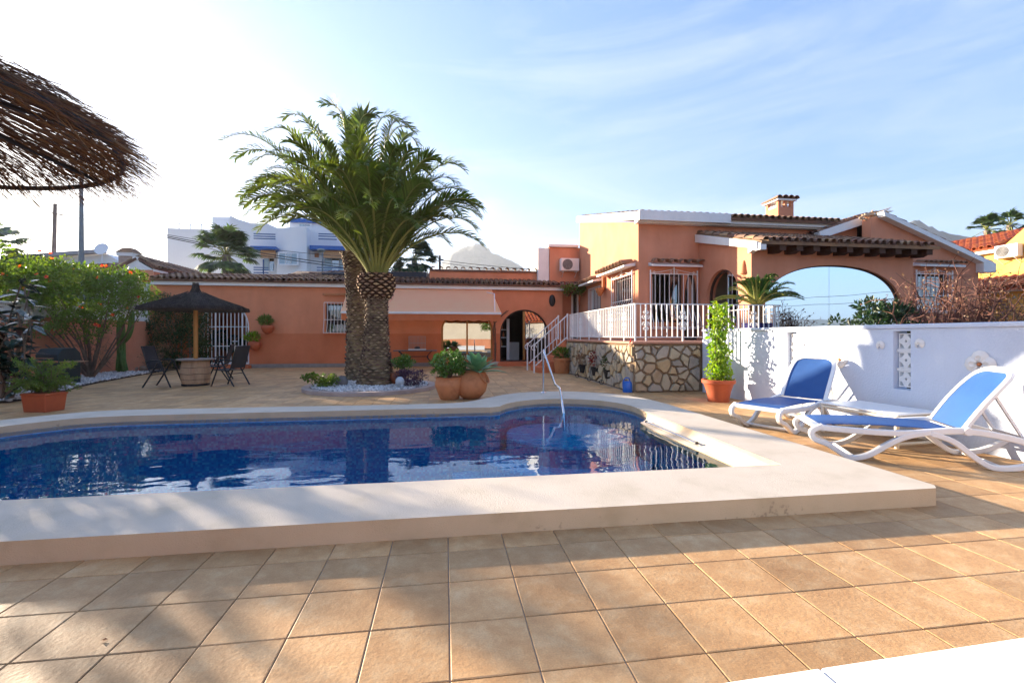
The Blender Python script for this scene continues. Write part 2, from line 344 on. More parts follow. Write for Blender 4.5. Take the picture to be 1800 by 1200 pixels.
# grid of the far joint band ----------------------------------
# pool coping
M['coping'] = mat('coping_render', (.60,.52,.42), (.50,.43,.33), rough=.85, scale=2.5, bump=.55, bscale=120, c3=(.57,.49,.39), coord='World', bdist=.006)
def coping_dirt(m):
    t = m.node_tree; n = t.nodes; l = t.links; b = n['Principled BSDF']; col = b.inputs['Base Color'].links[0].from_socket
    g = n.new('ShaderNodeNewGeometry'); sx = n.new('ShaderNodeSeparateXYZ'); l.new(g.outputs['Position'], sx.inputs[0])
    nz = n.new('ShaderNodeTexNoise'); nz.inputs['Scale'].default_value = 26; nz.inputs['Detail'].default_value = 7; l.new(g.outputs['Position'], nz.inputs[0])
    nb = n.new('ShaderNodeTexNoise'); nb.inputs['Scale'].default_value = 1.5; l.new(g.outputs['Position'], nb.inputs[0])
    a = n.new('ShaderNodeMath'); a.operation = 'MULTIPLY_ADD'; a.inputs[1].default_value = -.55; l.new(sx.outputs[2], a.inputs[0]); 
    m1 = n.new('ShaderNodeMath'); m1.operation = 'MULTIPLY'; l.new(nz.outputs[0], m1.inputs[0]); l.new(nb.outputs[0], m1.inputs[1]); l.new(m1.outputs[0], a.inputs[2])
    mr = n.new('ShaderNodeMapRange'); mr.inputs[1].default_value = .34; mr.inputs[2].default_value = .50; l.new(a.outputs[0], mr.inputs[0])
    # only the upright faces weather like this
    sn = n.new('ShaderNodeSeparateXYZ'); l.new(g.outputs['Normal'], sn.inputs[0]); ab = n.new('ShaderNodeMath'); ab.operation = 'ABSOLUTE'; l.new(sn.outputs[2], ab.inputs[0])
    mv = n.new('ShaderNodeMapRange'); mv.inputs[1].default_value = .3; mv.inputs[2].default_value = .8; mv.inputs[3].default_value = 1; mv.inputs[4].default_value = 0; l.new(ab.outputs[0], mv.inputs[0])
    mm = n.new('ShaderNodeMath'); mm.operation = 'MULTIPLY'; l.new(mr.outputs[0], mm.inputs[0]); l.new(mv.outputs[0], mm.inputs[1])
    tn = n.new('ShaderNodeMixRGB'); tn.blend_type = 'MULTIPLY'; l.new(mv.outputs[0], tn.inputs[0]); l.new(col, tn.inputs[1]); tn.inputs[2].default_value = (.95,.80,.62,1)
    mx = n.new('ShaderNodeMixRGB'); l.new(mm.outputs[0], mx.inputs[0]); l.new(tn.outputs[0], mx.inputs[1]); mx.inputs[2].default_value = (.16,.10,.06,1); l.new(mx.outputs[0], b.inputs['Base Color'])
coping_dirt(M['coping'])
c = MB(); c.prism(OUTER, [INNER], zf, -.006, .13)
cop = c.build('pool_coping', M['coping'], kind='structure', smooth=30, bevel=.022)
# sloping inner lip along the right side
c = MB(); xs = [(2.915,.122),(2.90,.085),(2.865,.035),(2.80,.008),(2.745,-.004),(2.74,-.12),(2.94,-.12),(2.94,.122)]
ys = [3.60, 4.2, 5.0, 5.7, 6.25]
vs = []
for k, y in enumerate(ys):
    for (x, z) in xs: vs.append((x + (.0 if k < 4 else .06*(2.94-x)/.2 if x < 2.9 else 0), y, z))
n = len(xs); fs = [tuple(range(n)), tuple(reversed(range(n*4, n*5)))]
for i in range(4):
    for k in range(n): fs.append((i*n+k, i*n+(k+1)%n, (i+1)*n+(k+1)%n, (i+1)*n+k))
c.add(vs, fs); c.build('coping_lip', M['coping'], cop, smooth=60)
# basin: waterline band + walls + floor
def mosaic(name, cols, s=.024, rough=.25):
    m = bpy.data.materials.new(name); m.use_nodes = True; t = m.node_tree; n = t.nodes; l = t.links; b = n['Principled BSDF']
    g = n.new('ShaderNodeNewGeometry'); dv = n.new('ShaderNodeVectorMath'); dv.operation = 'MULTIPLY'; dv.inputs[1].default_value = (1/s,)*3; l.new(g.outputs['Position'], dv.inputs[0])
    fl = n.new('ShaderNodeVectorMath'); fl.operation = 'FLOOR'; l.new(dv.outputs[0], fl.inputs[0]); fr = n.new('ShaderNodeVectorMath'); fr.operation = 'FRACTION'; l.new(dv.outputs[0], fr.inputs[0])
    wn = n.new('ShaderNodeTexWhiteNoise'); l.new(fl.outputs[0], wn.inputs[0])
    r = n.new('ShaderNodeValToRGB'); r.color_ramp.interpolation = 'CONSTANT'; e = r.color_ramp.elements
    e[0].color = (*cols[0], 1); e[1].position = 1/len(cols); e[1].color = (*cols[1], 1)
    for i, cc in enumerate(cols[2:]): k = e.new((i+2)/len(cols)); k.color = (*cc, 1)
    l.new(wn.outputs['Value'], r.inputs[0])
    l.new(r.outputs[0], b.inputs['Base Color']); b.inputs['Roughness'].default_value = rough
    return m
M['mosaic'] = mosaic('blue_mosaic', [(.005,.34,.60),(.015,.44,.66),(.004,.26,.52),(.05,.58,.72),(.006,.36,.60)], .03)
M['band'] = mosaic('waterline_band', [(.16,.36,.62),(.20,.42,.68),(.13,.3,.56)], .05)
M['whiteband'] = mat('white_band', (.6,.68,.75), (.5,.6,.7), rough=.4)
def wallring(poly, z0, z1, eps):
    mb = MB(); n = len(poly); cx = sum(p[0] for p in poly)/n; cy = sum(p[1] for p in poly)/n
    vs = [(p[0], p[1], z0) for p in poly] + [(p[0], p[1], z1) for p in poly]
    mb.add(vs, [(i, (i+1)%n, n+(i+1)%n, n+i) for i in range(n)]); return mb
wb = wallring(INNER, -1.55, -.02, 0)
wb.m = 1
n = len(INNER); wb.add([(p[0], p[1], -.02) for p in INNER]+[(p[0], p[1], .045) for p in INNER], [(i, (i+1)%n, n+(i+1)%n, n+i) for i in range(n)])
wb.m = 0
t = tessellate_polygon([[Vector((p[0], p[1], 0)) for p in INNER]]); wb.add([(p[0], p[1], -1.5) for p in INNER], t)
def inset(poly, d):
    # polygon is counter-clockwise; move edges inwards
    o = []; n = len(poly)
    for i in range(n):
        a = Vector(poly[i-1]); b = Vector(poly[i]); c = Vector(poly[(i+1)%n]); e1 = (b-a).normalized(); e2 = (c-b).normalized()
        n1 = Vector((-e1.y, e1.x)); n2 = Vector((-e2.y, e2.x)); m = (n1+n2); m = m.normalized() if m.length > .1 else n1
        o.append(tuple(b + m*d/max(.5, m.dot(n1))))
    return o
IN2 = inset(INNER, .03)
basin = wb.build('pool_basin', [M['mosaic'], M['band']], kind='structure')
# waterline tiles set slightly proud, one by one along the far side
stp = MB()
for k, (r, z) in enumerate([(1.0, -.28), (1.42, -.56), (1.85, -.84), (2.3, -1.12)]):
    prof = [(r, -1.5), (r, z-.03), (r-.02, z)]
    stp.m = 0; stp.lathe([(r, -1.5), (r, z-.03), (max(.01, r-.02), z)], (1.95, 7.0, 0), 48)
# clip steps to the pool: keep vertices inside
def inpoly_pull(v):
    x, y = v[0], v[1]; cx, cy = 1.6, 6.2
    for _ in range(60):
        if in_poly(x, y, IN2): break
        x += (cx-x)*.04; y += (cy-y)*.04
    return (x, y, v[2])
stp.v = [inpoly_pull(v) for v in stp.v]
stp.build('roman_steps', M['mosaic'], basin, smooth=30)
# water
def watermat():
    m = bpy.data.materials.new('pool_water'); m.use_nodes = True; t = m.node_tree; n = t.nodes; l = t.links; n.clear()
    o = n.new('ShaderNodeOutputMaterial'); gl = n.new('ShaderNodeBsdfGlossy'); gl.inputs['Roughness'].default_value = .0; gl.inputs[0].default_value = (.84,.94,1,1)
    tr = n.new('ShaderNodeBsdfTransparent'); tr.inputs[0].default_value = (.45,.88,1,1)
    fr = n.new('ShaderNodeFresnel'); fr.inputs[0].default_value = 1.30
    g = n.new('ShaderNodeNewGeometry')
    mp = n.new('ShaderNodeMapping'); mp.inputs['Scale'].default_value = (1, 1.7, 1); mp.inputs['Rotation'].default_value = (0,0,.15); l.new(g.outputs['Position'], mp.inputs[0])
    a = n.new('ShaderNodeTexNoise'); a.inputs['Scale'].default_value = 1.3; a.inputs['Detail'].default_value = 2; a.inputs['Distortion'].default_value = .3; l.new(mp.outputs[0], a.inputs[0])
    b = n.new('ShaderNodeTexNoise'); b.inputs['Scale'].default_value = 6.0; b.inputs['Detail'].default_value = 2; b.inputs['Distortion'].default_value = .4; l.new(mp.outputs[0], b.inputs[0])
    b1 = n.new('ShaderNodeBump'); b1.inputs['Strength'].default_value = .17; b1.inputs['Distance'].default_value = .035; l.new(a.outputs[0], b1.inputs['Height'])
    b2 = n.new('ShaderNodeBump'); b2.inputs['Strength'].default_value = .09; b2.inputs['Distance'].default_value = .006; l.new(b.outputs[0], b2.inputs['Height']); l.new(b1.outputs[0], b2.inputs['Normal'])
    l.new(b2.outputs[0], gl.inputs['Normal']); l.new(b2.outputs[0], fr.inputs['Normal'])
    ms = n.new('ShaderNodeMixShader'); l.new(fr.outputs[0], ms.inputs[0]); l.new(tr.outputs[0], ms.inputs[1]); l.new(gl.outputs[0], ms.inputs[2]); l.new(ms.outputs[0], o.inputs[0])
    return m
M['water'] = watermat()
w = MB(); w.add([(p[0], p[1], -.012) for p in INNER], tessellate_polygon([[Vector((p[0], p[1], 0)) for p in INNER]]))
wo = w.build('pool_water', M['water'], kind='structure')
if wo.data.polygons[0].normal.z < 0: wo.data.flip_normals()
# ================================================================ VILLA
def archloop(x0, x1, zb, zs, zt, n=20, p=2.0):
    o = [(x0, zb)]
    cx = (x0+x1)/2; a = (x1-x0)/2; b = zt-zs
    for k in range(n+1):
        t = pi - pi*k/n; c_, s_ = cos(t), sin(t)
        o.append((cx + a*(abs(c_)**(2/p))*(1 if c_ >= 0 else -1), zs + b*abs(s_)**(2/p)))
    o.append((x1, zb)); return o
def rect(x0, x1, z0, z1): return [(x0, z0), (x0, z1), (x1, z1), (x1, z0)]
def wallY(wy, th, outer, holes, m, parent, name='wall', **k):
    b = MB(); b.prism(outer, holes, lambda u, v, d: Vector((u, wy+d, v)), 0, th); return b.build(name, m, parent, **k)
def wallX(wx, th, outer, holes, m, parent, name='wall', **k):
    b = MB(); b.prism(outer, holes, lambda u, v, d: Vector((wx+d, u, v)), 0, th); return b.build(name, m, parent, **k)
def ring(loop, w):       # frame polygon = loop minus inset loop
    n = len(loop); cx = sum(p[0] for p in loop)/n; cz = sum(p[1] for p in loop)/n
    inn = []
    for i in range(n):
        a = Vector(loop[i-1]); b = Vector(loop[i]); c = Vector(loop[(i+1) % n])
        e1 = (b-a); e2 = (c-b); e1 = e1.normalized() if e1.length > 1e-6 else e2.normalized(); e2 = e2.normalized() if e2.length > 1e-6 else e1
        n1 = Vector((-e1.y, e1.x)); n2 = Vector((-e2.y, e2.x)); m_ = (n1+n2).normalized()
        if m_.dot(Vector((cx, cz))-b) < 0: m_ = -m_; n1 = -n1
        inn.append(tuple(b + m_*w/max(.45, abs(m_.dot(n1)))))
    return inn
def frameY(loop, wy, w, d, m, parent, name='frame', ax='Y'):
    b = MB(); fr = (lambda u, v, q: Vector((u, wy+q, v))) if ax == 'Y' else (lambda u, v, q: Vector((wy+q, u, v)))
    b.prism(loop, [ring(loop, w)], fr, 0, d); return b.build(name, m, parent)
def paneY(loop, wy, m, parent, name='pane', ax='Y', th=.012):
    b = MB(); fr = (lambda u, v, q: Vector((u, wy+q, v))) if ax == 'Y' else (lambda u, v, q: Vector((wy+q, u, v)))
    b.prism(loop, [], fr, 0, th); return b.build(name, m, parent)
def clip(loop, x0, x1):
    out = []
    def cut(poly, keep, xv):
        o = []
        for i in range(len(poly)):
            a = poly[i]; b = poly[(i+1) % len(poly)]
            ka, kb = keep(a[0]), keep(b[0])
            if ka: o.append(a)
            if ka != kb:
                t = (xv-a[0])/(b[0]-a[0]); o.append((xv, a[1]+t*(b[1]-a[1])))
        return o
    return cut(cut(loop, lambda x: x >= x0, x0), lambda x: x <= x1, x1)
def barreltile(mb, o, u, v, w, r, L, lift=0.0, n=5, cover=True):
    """one clay barrel tile: o = centre of lower end, u across, v up the slope, w normal"""
    r1 = r*U(.96, 1.06); r2 = r*.82; j = U(-.012, .012); q = U(-.012, .012)
    vs = []
    for (s, rr, hh) in ((j, r1, .012+lift), (L+j, r2, -.012+lift)):
        for k in range(n+1):
            a = pi*k/n; vs.append(o + u*(cos(a)*rr + q*(s/L)) + v*s + w*(sin(a)*rr*(1 if cover else -1) + hh))
        for k in range(n+1):
            a = pi*k/n; vs.append(o + u*(cos(a)*(rr-.014) + q*(s/L)) + v*s + w*(sin(a)*(rr-.014)*(1 if cover else -1) + hh))
    m_ = n+1; fs = []
    for k in range(n): fs.append((k, k+1, 2*m_+k+1, 2*m_+k)); fs.append((k, m_+k, m_+k+1, k+1))
    mb.add(vs, fs)
def tileroof(o, u, v, wid, length, parent, name='roof_tiles', pitch=.21, L=.38, r=.088, m=None, maxrows=99, skip=None, chan=True):
    o = Vector(o); u = Vector(u).normalized(); v = Vector(v).normalized(); w = u.cross(v).normalized()
    if w.z < 0: w = -w
    mb = MB(); nu = int(wid/pitch); nv = min(maxrows, int(length/L)+1)
    for i in range(nu):
        for j in range(nv):
            p = o + u*((i+.5)*pitch) + v*(j*L)
            if skip and skip(p): continue
            barreltile(mb, p, u, v, w, r, L+.06, lift=.03)
            if chan and j < 3:
                q = p + u*(pitch/2); 
                if i < nu-1: barreltile(mb, q - v*.02, u, v, w, r*.8, L+.04, lift=.055, n=3, cover=False)
    # bedding under the tiles
    a = o - w*.02; e = [a, a+u*wid, a+u*wid+v*length, a+v*length]
    mb.add([x-w*.05 for x in e]+[x+w*.035 for x in e], [(0,1,2,3),(7,6,5,4),(0,4,5,1),(1,5,6,2),(2,6,7,3),(3,7,4,0)])
    return mb.build(name, m or M['rooftile'], parent, kind='stuff')
villa = thing('villa', 'orange rendered villa with clay tiled roofs, arched glass openings and a long low wing', 'villa', (5, 14, 0))
T = 1.12                                          # terrace level
# ---- low wing --------------------------------------------------------------
WY = 19.0
xg0, xg1 = onY(350, 600, WY).x, onY(438, 600, WY).x
gate_loop = archloop(xg0, xg1, .12, 1.55, onY(405, 530, WY).z, p=2.1)
xw0, xw1 = onY(573, 550, WY).x, onY(622, 550, WY).x
win_loop = rect(xw0, xw1, onY(590, 585, WY).z, onY(590, 534, WY).z)
xa0, xa1 = onY(776, 600, WY).x, onY(866, 600, WY).x
a_loop = archloop(xa0, xa1, .22, 1.55, 2.28)
xd0, xd1 = onY(879, 600, WY).x, onY(964, 600, WY).x
d_loop = archloop(xd0, xd1, .16, 1.35, onY(925, 544, WY).z)
wallY(WY, .32, [(-11.02, -.02), (-11.02, 3.17), (5.0, 3.17), (5.0, -.02)], [gate_loop, win_loop, a_loop, d_loop], M['stucco_far'], villa)
# plinth pieces between openings
for x0, x1 in ((-11.0, xg0), (xg1, xa0), (xa1, xd0), (xd1, 5.0)): b = MB(); b.box(x0, x1, WY-.025, WY-.002, -.01, .15); b.build('plinth', M['plinth'], villa)
b = MB(); b.box(-10.9, 5.05, WY-.16, WY+.3, 3.172, 3.36); b.build('fascia', M['white'], villa, bevel=.01)
# interiors of the wing (closed boxes so no daylight leaks)
def room(x0, x1, y0, y1, z0, z1, m, parent, name='room', openside='y0'):
    b = MB(); t = .06
    if openside != 'y0': b.box(x0, x1, y0-t, y0, z0, z1)
    b.box(x0, x1, y1, y1+t, z0, z1)
    if openside != 'x0': b.box(x0-t, x0, y0, y1+t, z0, z1)
    b.box(x1, x1+t, y0, y1+t, z0, z1); b.box(x0-t, x1+t, y0, y1+t, z0-t, z0); b.box(x0-t, x1+t, y0, y1+t, z1, z1+t)
    return b.build(name, m, parent)
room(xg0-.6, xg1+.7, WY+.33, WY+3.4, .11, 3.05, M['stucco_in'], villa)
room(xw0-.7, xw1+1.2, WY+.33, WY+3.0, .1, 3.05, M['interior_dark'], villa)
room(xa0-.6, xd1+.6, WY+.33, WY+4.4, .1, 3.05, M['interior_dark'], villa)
# roof of the wing
xr = onY(470, 500, WY).x
tileroof((-10.9, WY-.24, 3.37), (1,0,0), (0, 1, .24), 15.95, 1.15, villa)
x5 = onY(755, 500, WY).x
sl = Vector((0, 1, .24)).normalized()
tileroof(Vector((xr+.1, WY-.24, 3.37))+sl*1.15, (1,0,0), (0,1,.24), x5-xr-.1, 2.6, villa, skip=lambda p: p.x-xr < (p.y-WY-.9)*.9)
# raised parapet behind the eaves
p0 = onY(755, 497, WY+.9).x; p1 = onY(990, 497, WY+.9).x
b = MB(); b.box(p0, 5.6, WY+.9, WY+1.1, 3.2, 4.08); b.build('parapet', M['stucco_far'], villa)
tileroof((p0, WY+.84, 4.10), (1,0,0), (0,1,.12), 5.5-p0, .3, villa, pitch=.32, L=.33, r=.1, chan=False, maxrows=1)
# solar matting on the roof
b = MB(); q0 = onY(565, 488, WY+1.2).x; q1 = onY(750, 488, WY+1.2).x
z0 = 3.37+.24*1.5
b.tube([(q0, WY+1.3, z0+.14), ((q0+q1)/2, WY+1.28, z0+.16), (q1-.1, WY+1.3, z0+.15)], [.06, .12, .12], 8)
b.box(q0+1.6, q1, WY+1.0, WY+2.2, z0+.02, z0+.26)
b.build('rolled_matting', mat('dark_sheet', (.03,.035,.05), (.02,.02,.03), rough=.5), villa, smooth=40)
# gate in the arch: white grille
gt = MB(); gl = archloop(xg0+.02, xg1-.02, .14, 1.55, onY(405, 532, WY).z, p=2.1); gi = ring(gl, .05)
gt.prism(gl, [gi], lambda u, v, d: Vector((u, WY+.05+d, v)), 0, .05)
def ztop(x, loop):
    zs = [p[1]+(x-p[0])*(q[1]-p[1])/(q[0]-p[0]) for p, q in zip(loop, loop[1:]) if (p[0]-x)*(q[0]-x) <= 0 and abs(q[0]-p[0]) > 1e-6]
    return max(zs) if zs else loop[0][1]
grille = MB(); gate = gt.build('garden_gate', M['wmetal'], villa)
nb = 13
for k in range(1, nb):
    x = xg0+(xg1-xg0)*k/nb; g_ = MB(); wd = .05 if k in (4, 11) else .022
    g_.bar((x, WY+.075, .16), (x, WY+.075, ztop(x, gi)), wd, .03); g_.build('bar', M['wmetal'], gate)
g_ = MB()
for z in (.2, .85, 1.6): g_.bar((xg0+.06, WY+.075, z), (xg1-.06, WY+.075, z), .03, .035, up=Vector((0,1,0)))
g_.box(xg1-.62, xg1-.45, WY+.04, WY+.1, 1.02, 1.05); g_.build('crossbar', M['wmetal'], gate)
b = MB(); b.box(xg0-.1, xg1+.1, WY-.35, WY-.03, -.01, .12); b.build('step', M['stucco_far'], villa, bevel=.01)
# planting seen through the gate
# grilled window
win = frameY(ring(win_loop, -.0), WY+.12, .06, .05, M['dark'], villa, 'window')
paneY(ring(win_loop, .06), WY+.14, M['glass'], win)
b = MB(); b.box(xw0-.1, xw1+.1, WY-.10, WY-.002, win_loop[0][1]-.06, win_loop[0][1]); b.build('sill', M['stucco_far'], win)
g_ = MB(); z0, z1 = win_loop[0][1]-.03, win_loop[1][1]+.05; x0, x1 = xw0-.06, xw1+.06
def bowed(g_, x, z0, z1, y, out=.16, ax='Y', r=.011, dx=0):
    pts = [(0, z1), (0, z0+.42*(z1-z0)), (-out*.5, z0+.25*(z1-z0)), (-out, z0+.12*(z1-z0)), (-out, z0+.04), (0, z0+.0)]
    pp = [(x, y+a, z) if ax == 'Y' else (y+a, x, z) for a, z in pts]; g_.tube(pp, r, 5)
nb = int((x1-x0)/.13)
for k in range(nb+1): bowed(g_, x0+(x1-x0)*k/nb, z0, z1, WY-.05, .12)
for z in (z1, z0+.45*(z1-z0)): g_.bar((x0, WY-.05, z), (x1, WY-.05, z), .02, .02)
g_.bar((x0, WY-.17, z0+.04), (x1, WY-.17, z0+.04), .02, .02)
g_.build('window_grille', M['wmetal'], win, smooth=50)
# little tiled hood over that window
b = MB(); b.box(xw0-.1, xw1+.4, WY-.12, WY-.002, 2.86, 2.93); b.build('hood', M['terracotta'], villa)
# arched window under the awning
aw = frameY(a_loop, WY+.12, .07, .07, M['gold'], villa, 'arched_window'); am = (xa0+xa1)/2
ai = ring(a_loop, .07)
b = MB(); b.box(am-.035, am+.035, WY+.121, WY+.185, .29, ztop(am, ai)); b.box(xa0+.07, xa1-.07, WY+.123, WY+.18, .29, .36); b.build('mullion', M['gold'], aw)
paneY(clip(ai, xa0, am-.036), WY+.15, M['glass'], aw); paneY(clip(ai, am+.036, xa1), WY+.15, M['glass'], aw)
b = MB(); b.box(xa0-.02, xa1+.02, WY-.05, WY-.002, .05, .215); b.build('sill', M['stucco_far'], villa)
# arched door: left half open, right half mirror glass with bronze stile
dr = frameY(d_loop, WY+.14, .06, .06, M['dark'], villa, 'arched_door'); dm = xd0+(xd1-xd0)*.50; di = ring(d_loop, .06)
b = MB(); b.box(dm-.05, dm+.05, WY+.10, WY+.2, .22, ztop(dm, di)-.01); b.build('stile', M['gold'], dr)
paneY(clip(di, dm+.052, xd1), WY+.16, M['glass'], dr)
b = MB(); b.box(xd0-.15, xd1+.25, WY-.42, WY-.028, -.01, .15); b.build('step', M['stucco_far'], villa, bevel=.01)
# shelves, counter and a pale column inside the open half
b = MB()
for z in (.75, 1.15, 1.5): b.box(xd0-.1, xd0+.45, WY+1.2, WY+1.5, z, z+.04)
b.box(dm-.62, dm-.50, WY+1.0, WY+1.12, .11, 2.0); b.box(dm-.45, dm+.1, WY+2.0, WY+2.4, .11, .95); b.build('shelving', M['white'], villa)
for k in range(9):
    q = MB(); x = U(xd0, xd0+.4); z = (.79, 1.19, 1.54)[k % 3]; q.lathe([(.04, z), (.05, z+.05), (.045, z+.16), (.02, z+.2), (.018, z+.25)], (x, WY+1.35, 0), 8)
    q.build('jar', M['terracotta'] if k % 2 else M['white'], villa, smooth=50)
# oval wall lantern
lp = onY(971, 528, WY-.05)
wl = thing('wall_lantern', 'small oval black wall lantern to the right of the arched doorway', 'lantern', (lp.x, WY-.002, lp.z))
b = MB(); b.sphere((lp.x, WY-.04, lp.z), .12, .05, .24, 14, 10); b.build('lamp_body', M['black'], wl, smooth=60)
b = MB(); b.lathe([(.16, -.01), (.16, .01), (.13, .012), (.13, -.012)], (lp.x, WY-.012, lp.z), 20, Matrix.Rotation(pi/2, 4, 'X') @ Matrix.Diagonal((.85, 1.6, 1, 1))); b.build('rim', M['black'], wl)
# ---- rear left block with the air conditioner ------------------------------
BY = 19.6
bx0 = onY(966, 450, BY).x
b = MB(); b.prism([(bx0, 3.3), (bx0, 5.15), (6.3, 5.15), (6.3, 3.3)], [], lambda u, v, d: Vector((u, BY+d, v)), 0, 3); b.build('rear_block', M['stucco'], villa)
b = MB(); b.prism([(BY+.05, 3.3), (BY+.05, 5.12), (BY+3, 5.12)], [], lambda u, v, d: Vector((bx0-.01+d, u, v)), -.5, 0)
b.box(bx0-.06, 5.86, BY-.1, BY+3, 5.155, 5.27); b.build('parapet_cap', M['white'], villa, bevel=.01)
b = MB(); b.prism([(3.95+.0, 3.9), (bx0-.02, 5.14), (bx0-.02, 3.9)], [], lambda u, v, d: Vector((u, BY+1+d, v)), 0, .3); b.build('sloping_parapet', M['stucco'], villa)
# wall of the recess with the iron door
RX = onY(990, 500, 18.9).x
dx0, dx1 = onY(1003, 540, 20.0).x, onY(1031, 540, 20.0).x
dz1 = onY(1015, 513, 20.0).z
wallY(20.0-.5, .1, [(5.0, .0), (5.0, 3.4), (6.0, 3.4), (6.0, 0)], [rect(dx0-.1, min(dx1, 5.88)-.02, T, dz1)], M['stucco_far'], villa)
dd = thing('iron_door', 'dark door behind an ornate iron grille, in a white frame at the top of the steps', 'door', (dx0, 19.45, T))
b = MB(); lo = rect(dx0-.12, 5.84, T, dz1+.05); b.prism(lo, [rect(dx0-.04, 5.76, T+.02, dz1-.03)], lambda u, v, d: Vector((u, 19.44+d, v)), 0, .05); b.build('frame', M['wmetal'], dd)
b = MB(); b.box(dx0-.035, 5.755, 19.47, 19.49, T+.02, dz1-.035); b.build('door_panel', M['dark'], dd)
b = MB()
for k in range(6):
    x = dx0+.06+k*(5.70-dx0-.06)/5; b.bar((x, 19.455, T+.05), (x, 19.455, dz1-.1), .014, .014)
    if k < 5:
        for z in (T+.9, T+1.3, T+1.7): b.tube([(x+.05+.04*cos(a), 19.455, z+.09*sin(a)) for a in [i*pi/4 for i in range(9)]], .007, 4)
b.build('grille', mat('pewter', (.3,.3,.28), (.22,.22,.2), rough=.4, metal=.6), dd)
# canopy of tiles with a creeper over it
tileroof((5.0, 18.55, 3.30), (1,0,0), (0,1,.25), 1.15, 1.0, villa)
# ---- main block -------------------------------------------------------------
MX, MY = 5.89, 13.28
MX1 = 12.77
def roofz(y): return 4.92 + .235*(y-12.98)
# left gable-side wall (sunlit), with two openings
lw0 = onX(1078, 500, MX); lw1 = onX(1113, 500, MX)
g1 = rect(onX(1113, 540, MX).y, onX(1079, 540, MX).y, T+.75, onX(1095, 488, MX).z)
g2 = rect(onX(1056, 540, MX).y, onX(1036, 540, MX).y, T+.05, onX(1045, 506, MX).z)
wallX(MX, .3, [(MY, -.0), (MY, 4.74), (19.45, roofz(19.45)-.2), (19.45, 0)], [g1, g2], M['stucco'], villa)
# front wall
fw = rect(onY(1146, 500, MY).x, onY(1200, 500, MY).x, T+.55, onY(1180, 481, MY).z)
fd = archloop(onY(1203, 500, MY).x, 7.84, T, onY(1220, 530, MY).z, onY(1210, 480, MY).z)
wallY(MY, .28, [(MX+.302, T-.4), (MX+.302, 4.74), (12.9, 4.74), (12.9, T-.4)], [fw, fd, rect(8.2, 12.4, T, 3.4)], M['stucco'], villa)
# white verge board and gutter
b = MB(); v = Vector((0,1,.235)).normalized()
b.bar((MX-.10, 12.95, roofz(12.95)-.06), (MX-.10, 19.5, roofz(19.5)-.06), .06, .26); b.build('verge_board', M['white'], villa, bevel=.008)
xe = onY(1282, 390, 13.0).x
b = MB(); b.box(MX-.13, xe, 12.90, 13.02, 4.72, 5.01); b.box(MX-.13, 12.55, 13.05, MY-.002, 4.68, 4.85)
b.box(xe, 12.55, 12.97, 13.05, 4.72, 4.86); b.build('eaves_board', M['white'], villa, bevel=.008)
tileroof((MX-.1, 13.0, roofz(13.0)+.0), (1,0,0), (0,1,.235), xe-MX+.1, 6.4, villa, chan=False)
tileroof((xe, 12.86, roofz(12.86)-.01), (1,0,0), (0,1,.235), 12.6-xe, 6.5, villa)
room(MX+.31, 12.8, MY+.29, 18.5, T+.006, 4.6, M['interior'], villa)
# window with bowed grille (front)
w1 = frameY(fw, MY+.1, .06, .06, M['dark'], villa, 'window'); 
xm = (fw[0][0]+fw[2][0])/2
b = MB(); b.box(xm+.1, xm+.14, MY+.1, MY+.16, fw[0][1]+.06, fw[1][1]-.06); b.build('mullion', M['dark'], w1)
paneY(rect(xm+.142, fw[2][0]-.06, fw[0][1]+.06, fw[1][1]-.06), MY+.13, M['glass_clear'], w1)
b = MB()
for k in range(4):   # curtain
    x = fw[0][0]+.08+k*.035; b.tube([(x, MY+.35+.03*(k%2), fw[1][1]-.05), (x+.01, MY+.36+.03*(k%2), fw[0][1]+.05)], .025, 6)
b.build('curtain', M['white'], w1, smooth=60)
b = MB(); b.box(fw[0][0]-.05, fw[2][0]+.05, MY-.06, MY-.002, fw[0][1]-.06, fw[0][1]-.002); b.build('sill', M['terracotta'], w1)
def bowgrille(u0, u1, z0, z1, pos, ax, parent, n, crest=True):
    g_ = MB(); q = lambda u, d, z: Vector((u, pos+d, z)) if ax == 'Y' else Vector((pos+d, u, z))
    for k in range(n+1): bowed(g_, u0+(u1-u0)*k/n, z0, z1, pos-.06, .22, ax, .011)
    for z, d in ((z1, -.06), (z0+.44*(z1-z0), -.06), (z0+.04, -.28), (z0, -.06)): g_.bar(q(u0, d, z), q(u1, d, z), .024, .024)
    for u in (u0, u1): g_.bar(q(u, -.06, z0), q(u, -.06, z1+.12), .03, .03); g_.bar(q(u, -.06, z1), q(u, 0, z1), .02); g_.bar(q(u, -.06, z0+.5), q(u, 0, z0+.5), .02)
    if crest:
        um = (u0+u1)/2; g_.bar(q(um, -.06, z1), q(um, -.06, z1+.22), .03)
        for s in (-1, 1):
            g_.tube([q(um + s*(u1-u0)*.5*(1-t), -.06, z1+.03+.13*(t**1.5)) for t in [i/8 for i in range(9)]], .009, 5)
            g_.tube([q(um + s*(.1+.035*cos(a)), -.06, z1+.06+.035*sin(a)) for a in [i*pi/4 for i in range(8)]], .008, 4)
            g_.tube([q(um + s*((u1-u0)*.42+.03*cos(a)), -.06, z1+.05+.03*sin(a)) for a in [i*pi/4 for i in range(8)]], .008, 4)
    return g_.build('window_grille', M['wmetal'], parent, smooth=50)
gx1 = onY(1224, 500, MY).x
bowgrille(fw[0][0]-.08, gx1, T+.35, fw[1][1]-.02, MY, 'Y', w1, 10)
